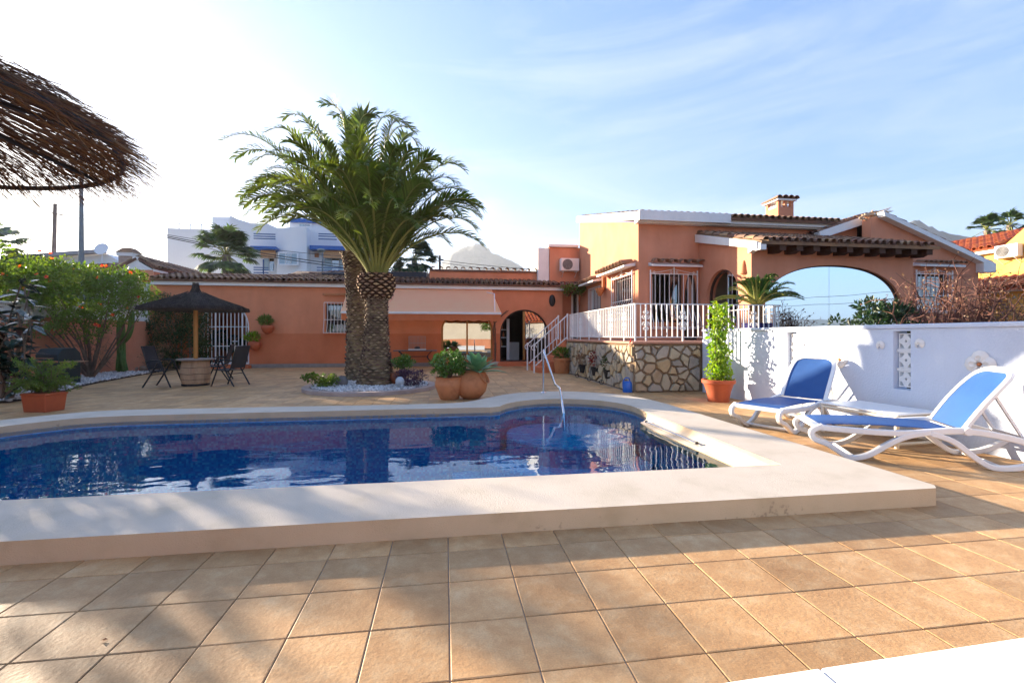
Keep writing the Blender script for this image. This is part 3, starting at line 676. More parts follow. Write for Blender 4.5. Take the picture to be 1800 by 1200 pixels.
# small tiled hoods above the windows: tiles one by one
def hood(u0, u1, z, pos, ax, parent, n, jit=.0, proj=.26):
    hd = MB(); q = lambda u, d, z: Vector((u, pos+d, z)) if ax == 'Y' else Vector((pos+d, u, z))
    a = MB(); vs = []
    for u in (u0, u1): vs += [q(u, -.002, z-.02), q(u, -proj+.02, z-.06), q(u, -proj+.02, z), q(u, -.002, z+.08)]
    a.add(vs, [(0,1,2,3),(7,6,5,4),(0,4,5,1),(1,5,6,2),(2,6,7,3),(3,7,4,0)]); h = a.build('window_hood', M['white'], parent)
    vv = (q(0, 0, .10)-q(0, -proj, 0)).normalized(); uu = (q(1,0,0)-q(0,0,0)).normalized(); ww = uu.cross(vv); ww = -ww if ww.z < 0 else ww
    for k in range(n):
        t = MB(); u = u0+(u1-u0)*(k+.5)/n; barreltile(t, q(u, -proj-.04, z+.01), uu, (vv+uu*U(-.1,.1)).normalized(), ww, .5*(u1-u0)/n*.9, proj, .02, n=6); t.build('roof_tile', M['rooftile'], h)
    return h
hood(fw[0][0]-.12, onY(1232, 470, MY).x, onY(1180, 467, MY).z, MY, 'Y', villa, 6)
# arched glass door beside it
ad = frameY(fd, MY+.06, .07, .07, M['dark'], villa, 'arched_door'); fi = ring(fd, .07)
paneY(fi, MY+.09, M['glass_big'], ad)
# left-wall windows
w2 = frameY(g1, MX+.1, .06, .06, M['dark'], villa, 'window', ax='X'); paneY(ring(g1, .06), MX+.13, M['glass'], w2, ax='X')
bowgrille(g1[0][0]-.05, g1[2][0]+.05, g1[0][1]-.1, g1[1][1]+.02, MX, 'X', w2, 9)
hood(onX(1117, 470, MX).y, onX(1066, 470, MX).y, onX(1113, 463, MX).z-.08, MX, 'X', villa, 9, proj=.4)
w3 = frameY(g2, MX+.1, .06, .06, M['wmetal'], villa, 'window', ax='X'); paneY(ring(g2, .06), MX+.13, M['glass'], w3, ax='X')
g_ = MB()
for k in range(9): u = g2[0][0]+(g2[2][0]-g2[0][0])*k/8; g_.bar((MX-.04, u, g2[0][1]), (MX-.04, u, g2[1][1]), .02)
for z in (g2[0][1]+.02, g2[0][1]+.9, g2[1][1]): g_.bar((MX-.04, g2[0][0], z), (MX-.04, g2[2][0], z), .02)
g_.build('window_grille', M['wmetal'], w3)
hood(g2[0][0]-.2, g2[2][0]+.3, g2[1][1]+.2, MX, 'X', villa, 8, proj=.4)
# ---- porch -----------------------------------------------------------------
PX, PY, PX1 = 7.89, 10.8, 12.77
sa = archloop(onX(1298, 540, PX).y, onX(1242, 540, PX).y, T, onX(1270, 520, PX).z, onX(1268, 474, PX).z)
def pz(y): return 3.62 + .28*(y-10.35)
wallX(PX, .28, [(PY, T-.4), (PY, pz(PY)-.08), (MY-.002, pz(MY)-.08), (MY-.002, T-.4)], [sa], M['stucco'], villa)
bx0_, bx1_ = onY(1345, 540, PY).x, onY(1585, 540, PY).x
ba = archloop(bx0_, bx1_, T, 2.0, onY(1455, 466, PY).z, n=36, p=2.25)
wallY(PY, .3, [(PX+.282, T-.4), (PX+.282, pz(PY)-.08), (PX1, pz(PY)-.08), (PX1, T-.4)], [ba], M['stucco'], villa)
wallY(PY+.002, .28, [(PX+.002, T-.4), (PX+.002, pz(PY)-.1), (PX+.281, pz(PY)-.1), (PX+.281, T-.4)], [], M['stucco'], villa, name='corner_pillar') if False else None
wallX(PX1, .25, [(PY+.302, T-.4), (PY+.302, pz(PY)-.08), (MY, pz(MY)-.08), (MY, T-.4)], [], M['stucco'], villa)
bw = frameY(ba, PY+.07, .03, .04, M['dark'], villa, 'picture_window'); bi = ring(ba, .03); bm_ = onY(1462, 500, PY).x
paneY(clip(bi, 0, bm_-.005), PY+.085, M['glass_big'], bw); paneY(clip(bi, bm_+.005, 50), PY+.087, M['glass_big'], bw)
sw = frameY(sa, PX+.1, .06, .06, M['dark'], villa, 'arched_door', ax='X'); si = ring(sa, .06); ym = (sa[0][0]+sa[-1][0])/2
paneY(clip(si, 0, ym-.1), PX+.12, M['glass_big'], sw, ax='X')
room(PX+.29, PX1-.01, PY+.5, MY-.02, T+.006, 3.5, M['interior'], villa, openside='x0')
b = MB(); b.box(PX+1.4, PX+1.42, 12.2, 12.6, 2.2, 2.6); b.build('picture', M['dark'], villa)
# porch roof
vr = Vector((0, 1, .28))
tileroof((PX-.08, 10.30, pz(10.30)), (1,0,0), vr, PX1-PX+.35, 3.12, villa)
b = MB()
for yy, zz in ((0,0),): pass
b.prism([(10.42, pz(10.42)-.02), (MY-.004, pz(MY)-.02), (MY-.004, pz(MY)-.27), (10.42, pz(10.42)-.2)], [], lambda u, v, d: Vector((PX-.14+d, u, v)), 0, .138); b.build('verge_board', M['white'], villa, bevel=.01)
b = MB(); b.prism([(10.32, pz(10.3)-.2), (10.32, pz(10.3)-.04), (10.8, pz(10.8)-.04), (10.8, pz(10.8)-.36), (10.62, pz(10.8)-.30), (10.5, pz(10.8)-.34)], [], lambda u, v, d: Vector((PX+d, u, v)), -.10, .06); b.build('corbel', M['white'], villa)
for k in range(10):
    x = PX+.55+k*(PX1-PX-.45)/9.2
    b = MB(); b.prism([(10.36, pz(10.36)-.22), (10.36, pz(10.36)-.085), (PY-.002, pz(PY)-.085), (PY-.002, pz(PY)-.36), (10.6, pz(10.6)-.32), (10.48, pz(10.48)-.24)], [], lambda u, v, d: Vector((x+d, u, v)), -.09, .09); b.build('rafter', M['wood'], villa)
b = MB(); b.box(PX+.08, PX1+.2, 10.4, PY-.004, pz(10.4)-.082, pz(10.4)-.05); b.build('soffit', M['wood'], villa)
# clay wall sconce on the sunlit strip
def sconce(px, py, wx, label, s=1):
    p = onX(px, py, wx); t = thing('wall_sconce', label, 'wall lamp', (wx, p.y, p.z))
    b = MB(); b.lathe([(.10*s, 0), (.095*s, .03*s), (.06*s, .25*s), (.035*s, .33*s), (.02*s, .35*s)], (wx-.0, p.y, p.z), 14); b.v = [(min(v[0], wx-.003), v[1], v[2]) for v in b.v]; b.build('shade', M['terracotta'], t, smooth=50)
    b = MB(); b.box(wx-.03, wx-.002, p.y-.07, p.y+.07, p.z-.03, p.z); b.build('bracket', M['terracotta'], t)
sconce(1308, 481, PX, 'conical terracotta wall light on the sunlit edge of the porch')
sconce(1076, 507, MX, 'half round clay wall light on the sunlit side wall beside the barred window', 1.1)
# tall clay pipe ornament and pot on the side wall
p = onX(1064, 505, MX); t = thing('clay_pipe_ornament', 'upright clay tube and half pot fixed to the side wall between the two barred windows', 'ornament', (MX, p.y, p.z))
b = MB(); b.lathe([(.06,0),(.06,.75)], (MX-.07, p.y, p.z), 12); b.build('pipe', M['terracotta'], t, smooth=50)
b = MB(); b.lathe([(.05,-.32),(.12,-.2),(.17,-.08),(.18,-.03),(.15,-.03)], (MX-.19, p.y+.05, p.z), 14); b.build('pot', M['terracotta'], t, smooth=50)
# ---- right wing with gable ---------------------------------------------------
GY = 12.3
gx = onY(1543, 370, GY).x; zp = onY(1543, 380, GY).z; xR = onY(1720, 450, GY).x; zR = onY(1720, 462, GY).z; xL = onY(1473, 392, GY).x; zL = zp-(gx-xL)*(zp-zR)/(xR-gx)*.98
gw = rect(onY(1610, 500, GY).x, onY(1668, 500, GY).x, T+.9, onY(1640, 482, GY).z)
wallY(GY, .3, [(PX1+.26, T-.6), (PX1+.26, zp-(gx-PX1-.26)*.27), (gx, zp), (xR, zR), (xR, T-.6)], [gw], M['stucco'], villa)
wallY(GY+.7, .3, [(xL, 3.2), (xL, zL), (gx-.02, zp-.02), (gx-.02, 3.2)], [], M['stucco'], villa, name='gable_wall')
b = MB(); b.box(xR-.3, xR-.002, GY+.302, 19, T-.6, zR-.1); b.build('wall', M['stucco'], villa)
b = MB()
b.prism([(gx-.05, zp+.10), (xR+.35, zR+.05-.35*.27), (xR+.35, zR-.33), (xR-.12, zR-.33), (xR-.12, zR-.03), (gx, zp-.06)], [], lambda u, v, d: Vector((u, GY-.24+d, v)), 0, .235); b.build('verge_board', M['white'], villa, bevel=.01)
b = MB(); b.prism([(gx, zp+.12), (xL-.2, zL+.08), (xL-.2, zL-.16), (gx, zp-.14)], [], lambda u, v, d: Vector((u, GY+.45+d, v)), 0, .24); b.build('verge_board', M['white'], villa, bevel=.01)
k_ = (zp-zR)/(xR-gx); 
tileroof((xR+.32, GY-.2, zR+.06-.32*k_), (0,1,0), (-1,0,k_), 6.5, (xR+.3-gx)*1.04, villa, chan=False)
tileroof((xL-.2, GY+.5, zL+.1-.2*k_), (0,1,0), (1,0,k_), 5.5, (gx-xL+.2)*1.03, villa, chan=False)
w4 = frameY(gw, GY+.1, .06, .06, M['dark'], villa, 'window'); paneY(ring(gw, .06), GY+.13, M['glass'], w4)
bowgrille(gw[0][0]-.05, gw[2][0]+.05, gw[0][1]-.05, gw[1][1], GY, 'Y', w4, 8)
hood(gw[0][0]-.12, onY(1683, 470, GY).x, onY(1640, 467, GY).z, GY, 'Y', villa, 9)
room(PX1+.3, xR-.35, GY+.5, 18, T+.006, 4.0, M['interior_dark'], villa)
# chimney
ch0 = onY(1368, 380, 16.2).x; ch1 = onY(1395, 380, 16.2).x; cz = onY(1380, 346, 16.2).z
b = MB(); b.box(ch0, ch1, 16.2, 16.9, 5.2, cz-.4); 
for x in (ch0, ch1-.12):
    for y in (16.2, 16.78): b.box(x, x+.12, y, y+.12, cz-.4, cz-.16)
b.box((ch0+ch1)/2-.05, (ch0+ch1)/2+.05, 16.2, 16.3, cz-.4, cz-.16)
chim = b.build('chimney', M['stucco'], villa)
b = MB(); b.box(ch0-.08, ch1+.08, 16.12, 16.98, cz-.158, cz-.09); b.box(ch0+.02, ch1-.02, 16.3, 16.8, cz-.4, cz-.3); b.build('cap', M['white'], chim)
for k in range(4):
    t = MB(); w_ = (ch1-ch0+.3)/4; barreltile(t, Vector((ch0-.15+w_*(k+.5), 16.05, cz-.09)), Vector((1,0,0)), Vector((0,1,0)), Vector((0,0,1)), w_*.48, .98, .0, n=6); t.build('roof_tile', M['rooftile'], chim)
# air conditioner
def aircon(p, label, s=1.0, rz=0):
    t = thing('air_conditioner', label, 'air conditioner', p, rz=rz)
    b = MB(); b.box(-.42*s, .42*s, -.34*s, -.06*s, 0, .56*s); b.build('casing', M['white'], t, world=False, bevel=.02)
    b = MB()
    for r in (.23, .19, .15, .11, .07): b.tube([((-.12+r*cos(a))*s, -.352*s, (.28+r*sin(a))*s) for a in [i*pi/10 for i in range(21)]], .008*s, 4)
    for a in range(6): b.bar((-.12*s, -.352*s, .28*s), ((-.12+.23*cos(a*pi/3))*s, -.352*s, (.28+.23*sin(a*pi/3))*s), .008*s)
    b.build('fan_grille', mat('grey_grille', (.35,.34,.33), (.3,.3,.3)), t, world=False)
    b = MB(); b.lathe([(.225*s, -.005), (.225*s, .005)], (-.12*s, -.344*s, .28*s), 20, Matrix.Rotation(pi/2, 4, 'X')); b.build('fan_shadow_plate', mat('fan_well', (.14,.13,.12), (.1,.1,.1)), t, world=False)
    b = MB()
    for x in (-.3*s, .3*s): b.bar((x, -.02, -.03*s), (x, -.34*s, -.03*s), .03*s); b.bar((x, -.02, -.25*s), (x, -.3*s, -.04*s), .02*s)
    b.build('bracket', M['white'], t, world=False)
p = onY(1002, 476, BY-.3); aircon((p.x, BY, p.z), 'white air conditioner unit on the orange wall above the low roof', .98)
# ---- steps up to the terrace with white railings ----------------------------
b = MB(); NS = 6
for k in range(NS): b.box(3.1+k*.27, 4.055, 15.0, 16.3, k*T/NS-.01, (k+1)*T/NS)
st_ = b.build('stone_steps', M['stucco_far'], villa, bevel=.01)
for yy in (15.02, 16.28):
    g_ = MB(); zb = lambda x: max(0, (x-3.0)/1.62*T); 
    g_.bar((2.95, yy, .92), (4.15, yy, 1.98), .04, .03); g_.bar((3.02, yy, .25), (4.1, yy, 1.2), .03)
    g_.bar((2.97, yy, 0), (2.97, yy, 1.0), .045); g_.bar((4.12, yy, .9), (4.12, yy, 2.0), .045)
    g_.tube([(2.97+.09*cos(a)+.0, yy, .85+.09*sin(a)) for a in [i*pi/6 for i in range(11)]], .014, 5)
    for k in range(1, 9): x = 2.97+k*.13; g_.bar((x, yy, .22+(x-3.0)*.88), (x, yy, .93+(x-2.95)*.88), .018)
    g_.build('stair_railing', M['wmetal'], villa, smooth=50)
# ================================================================ STONE TERRACE
tx, ty, tx1, ty1 = 4.09, 9.5, 5.70, 14.95
ter = thing('stone_terrace_wall', 'terrace retaining wall of irregular buff stones with mortar joints and an orange floor edge', 'stone wall', ((tx+tx1)/2, ty, 0))
M['mortar'] = mat('mortar', (.27,.19,.12), (.19,.135,.085), rough=.95, scale=6, bump=.6, bscale=50)
stm = []
for i, (a, b_, c_) in enumerate([((.50,.42,.30),(.36,.29,.19),(.46,.38,.26)), ((.44,.38,.30),(.30,.26,.20),(.40,.34,.27)), ((.52,.38,.22),(.40,.28,.14),(.48,.35,.2)), ((.38,.34,.29),(.27,.24,.20),(.33,.29,.24)), ((.46,.33,.19),(.34,.22,.11),(.42,.31,.2))]):
    stm.append(mat('wall_stone_%s' % 'abcde'[i], a, b_, rough=.9, scale=3.5, bump=.8, bscale=14, c3=c_, bdist=.02, detail=10))
b = MB(); b.prism([(tx+.035, ty+.035), (17, ty+.035), (17, 19.4), (5.04, 19.4), (5.04, 16.4), (tx+.035, 16.4)], [], zf, -.02, T-.055)
b.build('core', M['mortar'], ter)
b = MB(); b.prism([(tx-.03, ty-.03), (17.03, ty-.03), (17.03, 19.38), (5.02, 19.38), (5.02, 16.42), (tx-.03, 16.42)], [], zf, T-.05, T); M['terr_floor'] = mat('terrace_floor', (.50,.25,.16), (.42,.19,.12), rough=.7, scale=3, bump=.1); b.build('floor_edge', M['terr_floor'], ter, bevel=.012)
rs = random.Random(11)
def vorocells(w, h, n, rs):
    pts = []
    tries = 0; dmin = sqrt(w*h/n)*.72
    while len(pts) < n and tries < 6000:
        tries += 1; p = (rs.uniform(0, w), rs.uniform(0, h)); k = dmin*(.55 if rs.random() < .25 else 1)
        if all((p[0]-q[0])**2+(p[1]-q[1])**2 > k*k for q in pts): pts.append(p)
    cells = []
    for p in pts:
        poly = [(0,0),(w,0),(w,h),(0,h)]
        for q in pts:
            if q is p: continue
            mx, my = (p[0]+q[0])/2, (p[1]+q[1])/2; nx, ny = q[0]-p[0], q[1]-p[1]
            o = []
            for i in range(len(poly)):
                a = poly[i]; c = poly[(i+1) % len(poly)]
                da = (a[0]-mx)*nx+(a[1]-my)*ny; dc = (c[0]-mx)*nx+(c[1]-my)*ny
                if da <= 0: o.append(a)
                if (da < 0 < dc) or (dc < 0 < da): t = da/(da-dc); o.append((a[0]+t*(c[0]-a[0]), a[1]+t*(c[1]-a[1])))
            poly = o
            if len(poly) < 3: break
        if len(poly) >= 3: cells.append(poly)
    return cells
def stones(w, h, n, fr, mb_parent):
    for poly in vorocells(w, h, n, rs):
        cx = sum(p[0] for p in poly)/len(poly); cy = sum(p[1] for p in poly)/len(poly)
        # merge very short edges, then shrink for the joint and roughen
        pts = []
        for i, p in enumerate(poly):
            q = poly[(i+1) % len(poly)]
            if (p[0]-q[0])**2+(p[1]-q[1])**2 > .0009: pts.append(p)
        if len(pts) < 3: continue
        gap = .024
        out = []
        for i, p in enumerate(pts):
            q = pts[(i+1) % len(pts)]
            for t in (.12, .5, .88):
                x = p[0]+(q[0]-p[0])*t; y = p[1]+(q[1]-p[1])*t
                d = sqrt((cx-x)**2+(cy-y)**2) + 1e-6; g_ = gap*rs.uniform(.7, 1.35)/d
                if d < .05: g_ = .3
                out.append((x+(cx-x)*g_, y+(cy-y)*g_))
        th = rs.uniform(.035, .085); n_ = len(out); mb = MB(); tilt = (rs.uniform(-.04,.04), rs.uniform(-.05,.05))
        lay = []
        for s, d in ((1, 0), (.985, th*.75), (.93, th)):
            lay += [fr(cx+(x-cx)*s, cy+(y-cy)*s, -(d + (tilt[0]*(x-cx)+tilt[1]*(y-cy) if d else 0))) for x, y in out]
        lay.append(fr(cx, cy, -th-.004))
        fs = [(i, (i+1)%n_, n_+(i+1)%n_, n_+i) for i in range(n_)] + [(n_+i, n_+(i+1)%n_, 2*n_+(i+1)%n_, 2*n_+i) for i in range(n_)] + [(2*n_+i, 2*n_+(i+1)%n_, 3*n_) for i in range(n_)]
        mb.add(lay, fs); mb.build('stone', rs.choice(stm[:2]+stm), mb_parent, smooth=35)
stones(tx1-tx-.06, T-.09, 36, lambda u, v, d: Vector((tx+.04+u, ty+.04+d, .01+v)), ter)
stones(ty1-ty-.06, T-.09, 96, lambda u, v, d: Vector((tx+.04+d, ty+.06+u, .01+v)), ter)
# railing ---------------------------------------------------------------------
rail = thing('terrace_railing', 'white metal terrace railing with scroll ornaments above the stone wall', 'railing', (tx+.1, ty+.1, T))
RT = 1.96; RB = T+.10; rx, ry = tx+.09, ty+.09
xe2 = onY(1372, 560, ry).x
b = MB(); b.bar((rx, ry, RT), (xe2, ry, RT), .035, .02); b.bar((rx, ry, RT), (rx, 14.9, RT), .035, .02); b.build('handrail', M['wmetal'], rail)
b = MB(); b.bar((rx, ry, RB), (xe2, ry, RB), .03, .02); b.bar((rx, ry, RB), (rx, 14.9, RB), .03, .02); b.build('bottom_rail', M['wmetal'], rail)
q = MB(); q.bar((0,0,0), (0,0,RT-RB-.02), .02, .02); o = q.build('bar', M['wmetal'], None); barm = o.data; bpy.data.objects.remove(o)
q = MB(); q.bar((0,0,-(RB-T)), (0,0,RT-RB-.02), .03, .03); o = q.build('post', M['wmetal'], None); postm = o.data; bpy.data.objects.remove(o)
def spiral(mb, c, sx, sz, s=.05, ax=(1,0)):
    pts = []
    for i in range(15):
        a = i/14*2.6*pi; r = s*(1-.62*i/14); pts.append(Vector((c[0]+ax[0]*sx*(r*sin(a)), c[1]+ax[1]*sx*(r*sin(a)), c[2]+sz*(s-r*cos(a)))))
    mb.tube(pts, .0085, 5)
def scroll(mb):
    for sx in (-1, 1):
        for sz in (-1, 1):
            spiral(mb, (sx*.055, 0, sz*.04), sx, sz, .042); spiral(mb, (sx*.03, 0, sz*.15), sx, sz, .035)
            mb.tube([(0,0,sz*.02), (sx*.03,0,sz*.04), (sx*.06,0,sz*.03)], .009, 5); mb.tube([(0,0,sz*.22), (sx*.02,0,sz*.18), (sx*.01,0,sz*.12), (0,0,sz*.08)], .009, 5)
q = MB(); scroll(q); o = q.build('scroll', M['wmetal'], None, smooth=50); scm = o.data; bpy.data.objects.remove(o)
sp = .1255; k = 0; x = rx
zmid = (RT+RB)/2+.0
while x < xe2+.001:
    post = (k % 7 == 2) or k == 0
    inst(postm if post else barm, 'post' if post else 'bar', rail, (x, ry, RB+.01))
    if k % 7 == 2: inst(scm, 'scroll', rail, (x, ry, zmid))
    x += sp; k += 1
y = ry+sp; k = 1
while y < 14.92:
    post = (k % 7 == 5); inst(postm if post else barm, 'post' if post else 'bar', rail, (rx, y, RB+.01))
    if post: inst(scm, 'scroll', rail, (rx, y, zmid), rot=(0,0,pi/2))
    y += sp; k += 1
inst(postm, 'post', rail, (rx, 14.9, RB+.01))
# return of the railing on the right-hand side of the terrace
b = MB(); yb = ry
for z in (RT-.02, RB+.04): b.bar((xe2, yb, z), (xe2+.05, yb+2.4, z), .03, .02)
b.build('return_rail', M['wmetal'], rail)
for k in range(1, 13): inst(barm, 'bar', rail, (xe2+.05*k/13, yb+k*.18, RB+.03))
# ================================================================ WHITE WALL ON THE RIGHT
wwx = 5.71
y0_, y1_ = onX(1598, 600, wwx).y, onX(1573, 600, wwx).y
z0_, z1_ = onX(1585, 683, wwx).z, onX(1585, 583, wwx).z
yb0, yb1 = onX(1399, 600, wwx).y, onX(1385, 600, wwx).y
ww = thing('white_garden_wall', 'long white rendered garden wall on the right with two vertical slots of pierced blocks', 'wall', (wwx, 5, 0))
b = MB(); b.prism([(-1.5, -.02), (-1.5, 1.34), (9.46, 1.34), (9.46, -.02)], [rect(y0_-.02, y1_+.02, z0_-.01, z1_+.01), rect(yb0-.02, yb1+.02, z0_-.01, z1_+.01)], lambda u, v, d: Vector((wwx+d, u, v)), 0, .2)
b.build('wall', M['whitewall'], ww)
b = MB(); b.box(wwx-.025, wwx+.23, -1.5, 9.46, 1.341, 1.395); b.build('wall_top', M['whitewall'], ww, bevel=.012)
def pierced(u0, u1, z0, z1, x, parent, name='pierced_block', m=None):
    b = MB(); uc, zc = (u0+u1)/2, (z0+z1)/2; a, h = (u1-u0)/2, (z1-z0)/2; e = .012
    holes = []
    for sx in (-1, 1):
        for sz in (-1, 1):
            # quarter-leaf hole in each corner
            c = (uc+sx*a, zc+sz*h); r = .74
            pts = [(uc+sx*(a-e), zc+sz*(h-e))]
            for k in range(7): t = k/6*pi/2; pts.append((uc+sx*(a*(1-r*cos(t))) if k not in (6,) else uc+sx*(a-e), zc+sz*(h*(1-r*sin(t))) if k != 0 else zc+sz*(h-e)))
            holes.append(pts)
    holes.append([(uc+a*.17*cos(t), zc+h*.17*sin(t)) for t in [i*pi/5 for i in range(10)]])
    b.prism([(u0, z0), (u1, z0), (u1, z1), (u0, z1)], holes, lambda u, v, d: Vector((x+d, u, v)), 0, .06)
    return b.build(name, m or M['white'], parent)
for ya, yb in ((y0_, y1_), (yb0, yb1)):
    hgt = (z1_-z0_)/3
    for k in range(3): pierced(ya, yb, z0_+k*hgt+.02, z0_+(k+1)*hgt-.02, wwx+.06, ww)
    b = MB()
    for k in (1, 2): b.box(wwx+.05, wwx+.13, ya-.018, yb+.018, z0_+k*hgt-.018, z0_+k*hgt+.018)
    b.build('block_joint', M['white'], ww)
# shells
M['shell'] = mat('shell', (.82,.80,.76), (.75,.70,.64), rough=.5, scale=20)
def shellmesh():
    b = MB(); n = 18; vs = [Vector((0,0,0))]; 
    for ring_ in (.35, .7, 1.0):
        for k in range(n):
            a = -pi*.86+k*(2*pi*.86)/(n-1); r = ring_*(1+.04*(k % 2)); vs.append(Vector((-(1-ring_**2)*.35-.04*(k % 2)*ring_, sin(a)*r, cos(a)*r)))
    fs = [(0, 1+k, 2+k) for k in range(n-1)]
    for q in range(2):
        for k in range(n-1): fs.append((1+q*n+k, 1+(q+1)*n+k, 2+(q+1)*n+k, 2+q*n+k))
    b.add([v+Vector((0,0,-.6)) for v in vs], fs); o = b.build('shell', M['shell'], None, smooth=60); m = o.data; bpy.data.objects.remove(o); return m
shm = shellmesh()
def shell(p, s, rx=0, parent=None):
    if parent: return inst(shm, 'shell', parent, p, rot=(rx, 0, 0), sc=(s, s, s))
for px, py, lab in ((1548, 606, 'single white scallop shell on the white wall just left of the pierced block slot'), (1617, 603, 'single white scallop shell on the white wall just right of the pierced block slot'), (1416, 602, 'single white scallop shell on the sunlit part of the white wall')):
    p = onX(px, py, wwx); o = bpy.data.objects.new('wall_shell', shm); C.objects.link(o); o.location = (wwx-.005, p.y, p.z+.03); o.scale = (.06,)*3; tag(o, lab, 'shell', 'shells on the white wall')
for (px, py), lab in (((1724, 640), 'rosette of four white scallop shells on the white wall above the reclined sun lounger'), ((1478, 632), 'small rosette of shells on the sunlit white wall behind the far sun lounger')):
    p = onX(px, py, wwx); t = thing('shell_rosette', lab, 'wall ornament', (wwx, p.y, p.z))
    s = .085 if px > 1600 else .07
    for k in range(4):
        a = k*pi/2; inst(shm, 'shell', t, (wwx-.006, p.y, p.z), rot=(a, 0, 0), sc=(s, s, s))
    for o in t.children:
        a = o.rotation_euler[0]; o.location = (-.006, -sin(a)*s*1.35, cos(a)*s*1.35)
    b = MB(); b.sphere((wwx-.02, p.y, p.z), .02, .022, .022); b.build('centre', M['terracotta'], t)
# ================================================================ ORANGE GARDEN WALL ON THE LEFT
gwx = -11.0
ow = thing('orange_garden_wall', 'orange rendered garden wall topped with white pierced blocks on the left of the patio', 'wall', (gwx, 10, 0))
b = MB(); b.box(gwx-.2, gwx, 2.0, WY-.01, -.02, 1.78); b.build('wall', M['stucco'], ow)
y = WY-.45
q = MB()
for k in range(52):
    ya = y-(k+1)*.30; o = None
    if ya < 3: break
    pierced(ya+.006, ya+.29, 1.80, 2.08, gwx-.13, ow)
b = MB(); b.box(gwx-.2, gwx+.02, 3.0, y, 2.085, 2.13); b.box(gwx-.2, gwx+.01, 3.0, y, 1.781, 1.799); b.build('coping', M['white'], ow)
# gabled gate porch behind the wall
gp = thing('gate_porch', 'small orange gate porch with white gable and clay tile roof beyond the garden wall', 'porch', (-11.3, 19.5, 0))
YG = 19.36
gl0, gl1 = onY(214, 470, YG), onY(270, 470, YG); gm = onY(238, 452, YG)
zb_ = onY(240, 474, YG).z; zr_ = gm.z+.02
b = MB(); b.prism([(gl0.x, zb_), (gm.x-.12, zr_-.18), (gm.x-.1, zr_), (gm.x+.1, zr_), (gm.x+.12, zr_-.18), (gl1.x, zb_+.0)], [], lambda u, v, d: Vector((u, YG+d, v)), 0, .2); b.build('gable', M['white'], gp)
b = MB(); b.box(gl0.x+.2, gl1.x, YG+.01, YG+.4, zb_-.42, zb_-.002); b.build('wall', M['stucco'], gp)
hw = (gl1.x-gm.x); ss = (zr_-zb_-.1)/hw
tileroof((gl1.x+.1, YG-.03, zb_+.08), (0,1,0), (-1,0,ss), 4.2, hw*1.12, gp, chan=False)
tileroof((gl0.x-.1, YG-.03, zb_+.08), (0,1,0), (1,0,ss), 4.2, hw*1.1, gp, chan=False)
b = MB(); b.box(gl1.x-.02, gl1.x+.06, YG, YG+2.4, zb_-.06, zb_+.05); b.build('verge_board', M['white'], gp)
# ================================================================ FURNITURE
M['plastic'] = mat('white_resin', (.82,.81,.79), (.78,.77,.75), rough=.32, scale=2, spec=.5)
M['plastic_old'] = mat('aged_white_resin', (.74,.69,.58), (.66,.58,.44), rough=.45, scale=3, spec=.4)
def slingmat():
    m = mat('blue_sling_fabric', (.018,.09,.29), (.014,.075,.25), rough=.6, scale=3, bump=.3, bscale=260)
    return m
M['sling'] = slingmat()
def strip(mb, pts, wy0, wy1, th):
    """flat moulded rail following pts (x,z) in the plane y, between wy0 and wy1, th = half height"""
    L = len(pts); vs = []
    for i, (x, z) in enumerate(pts):
        a = pts[max(i-1, 0)]; c = pts[min(i+1, L-1)]; t = Vector((c[0]-a[0], c[1]-a[1])); t.normalize() if t.length > 0 else None; n = Vector((-t.y, t.x)); h = th[i] if hasattr(th, '__len__') else th
        for s, y in ((1, wy0), (1, wy1), (-1, wy1), (-1, wy0)): vs.append((x+n.x*h*s, y, z+n.y*h*s))
    fs = [(0,1,2,3), (4*L-1, 4*L-2, 4*L-3, 4*L-4)]
    for i in range(L-1):
        for k in range(4): fs.append((4*i+k, 4*i+(k+1)%4, 4*i+4+(k+1)%4, 4*i+4+k))
    mb.add(vs, fs)
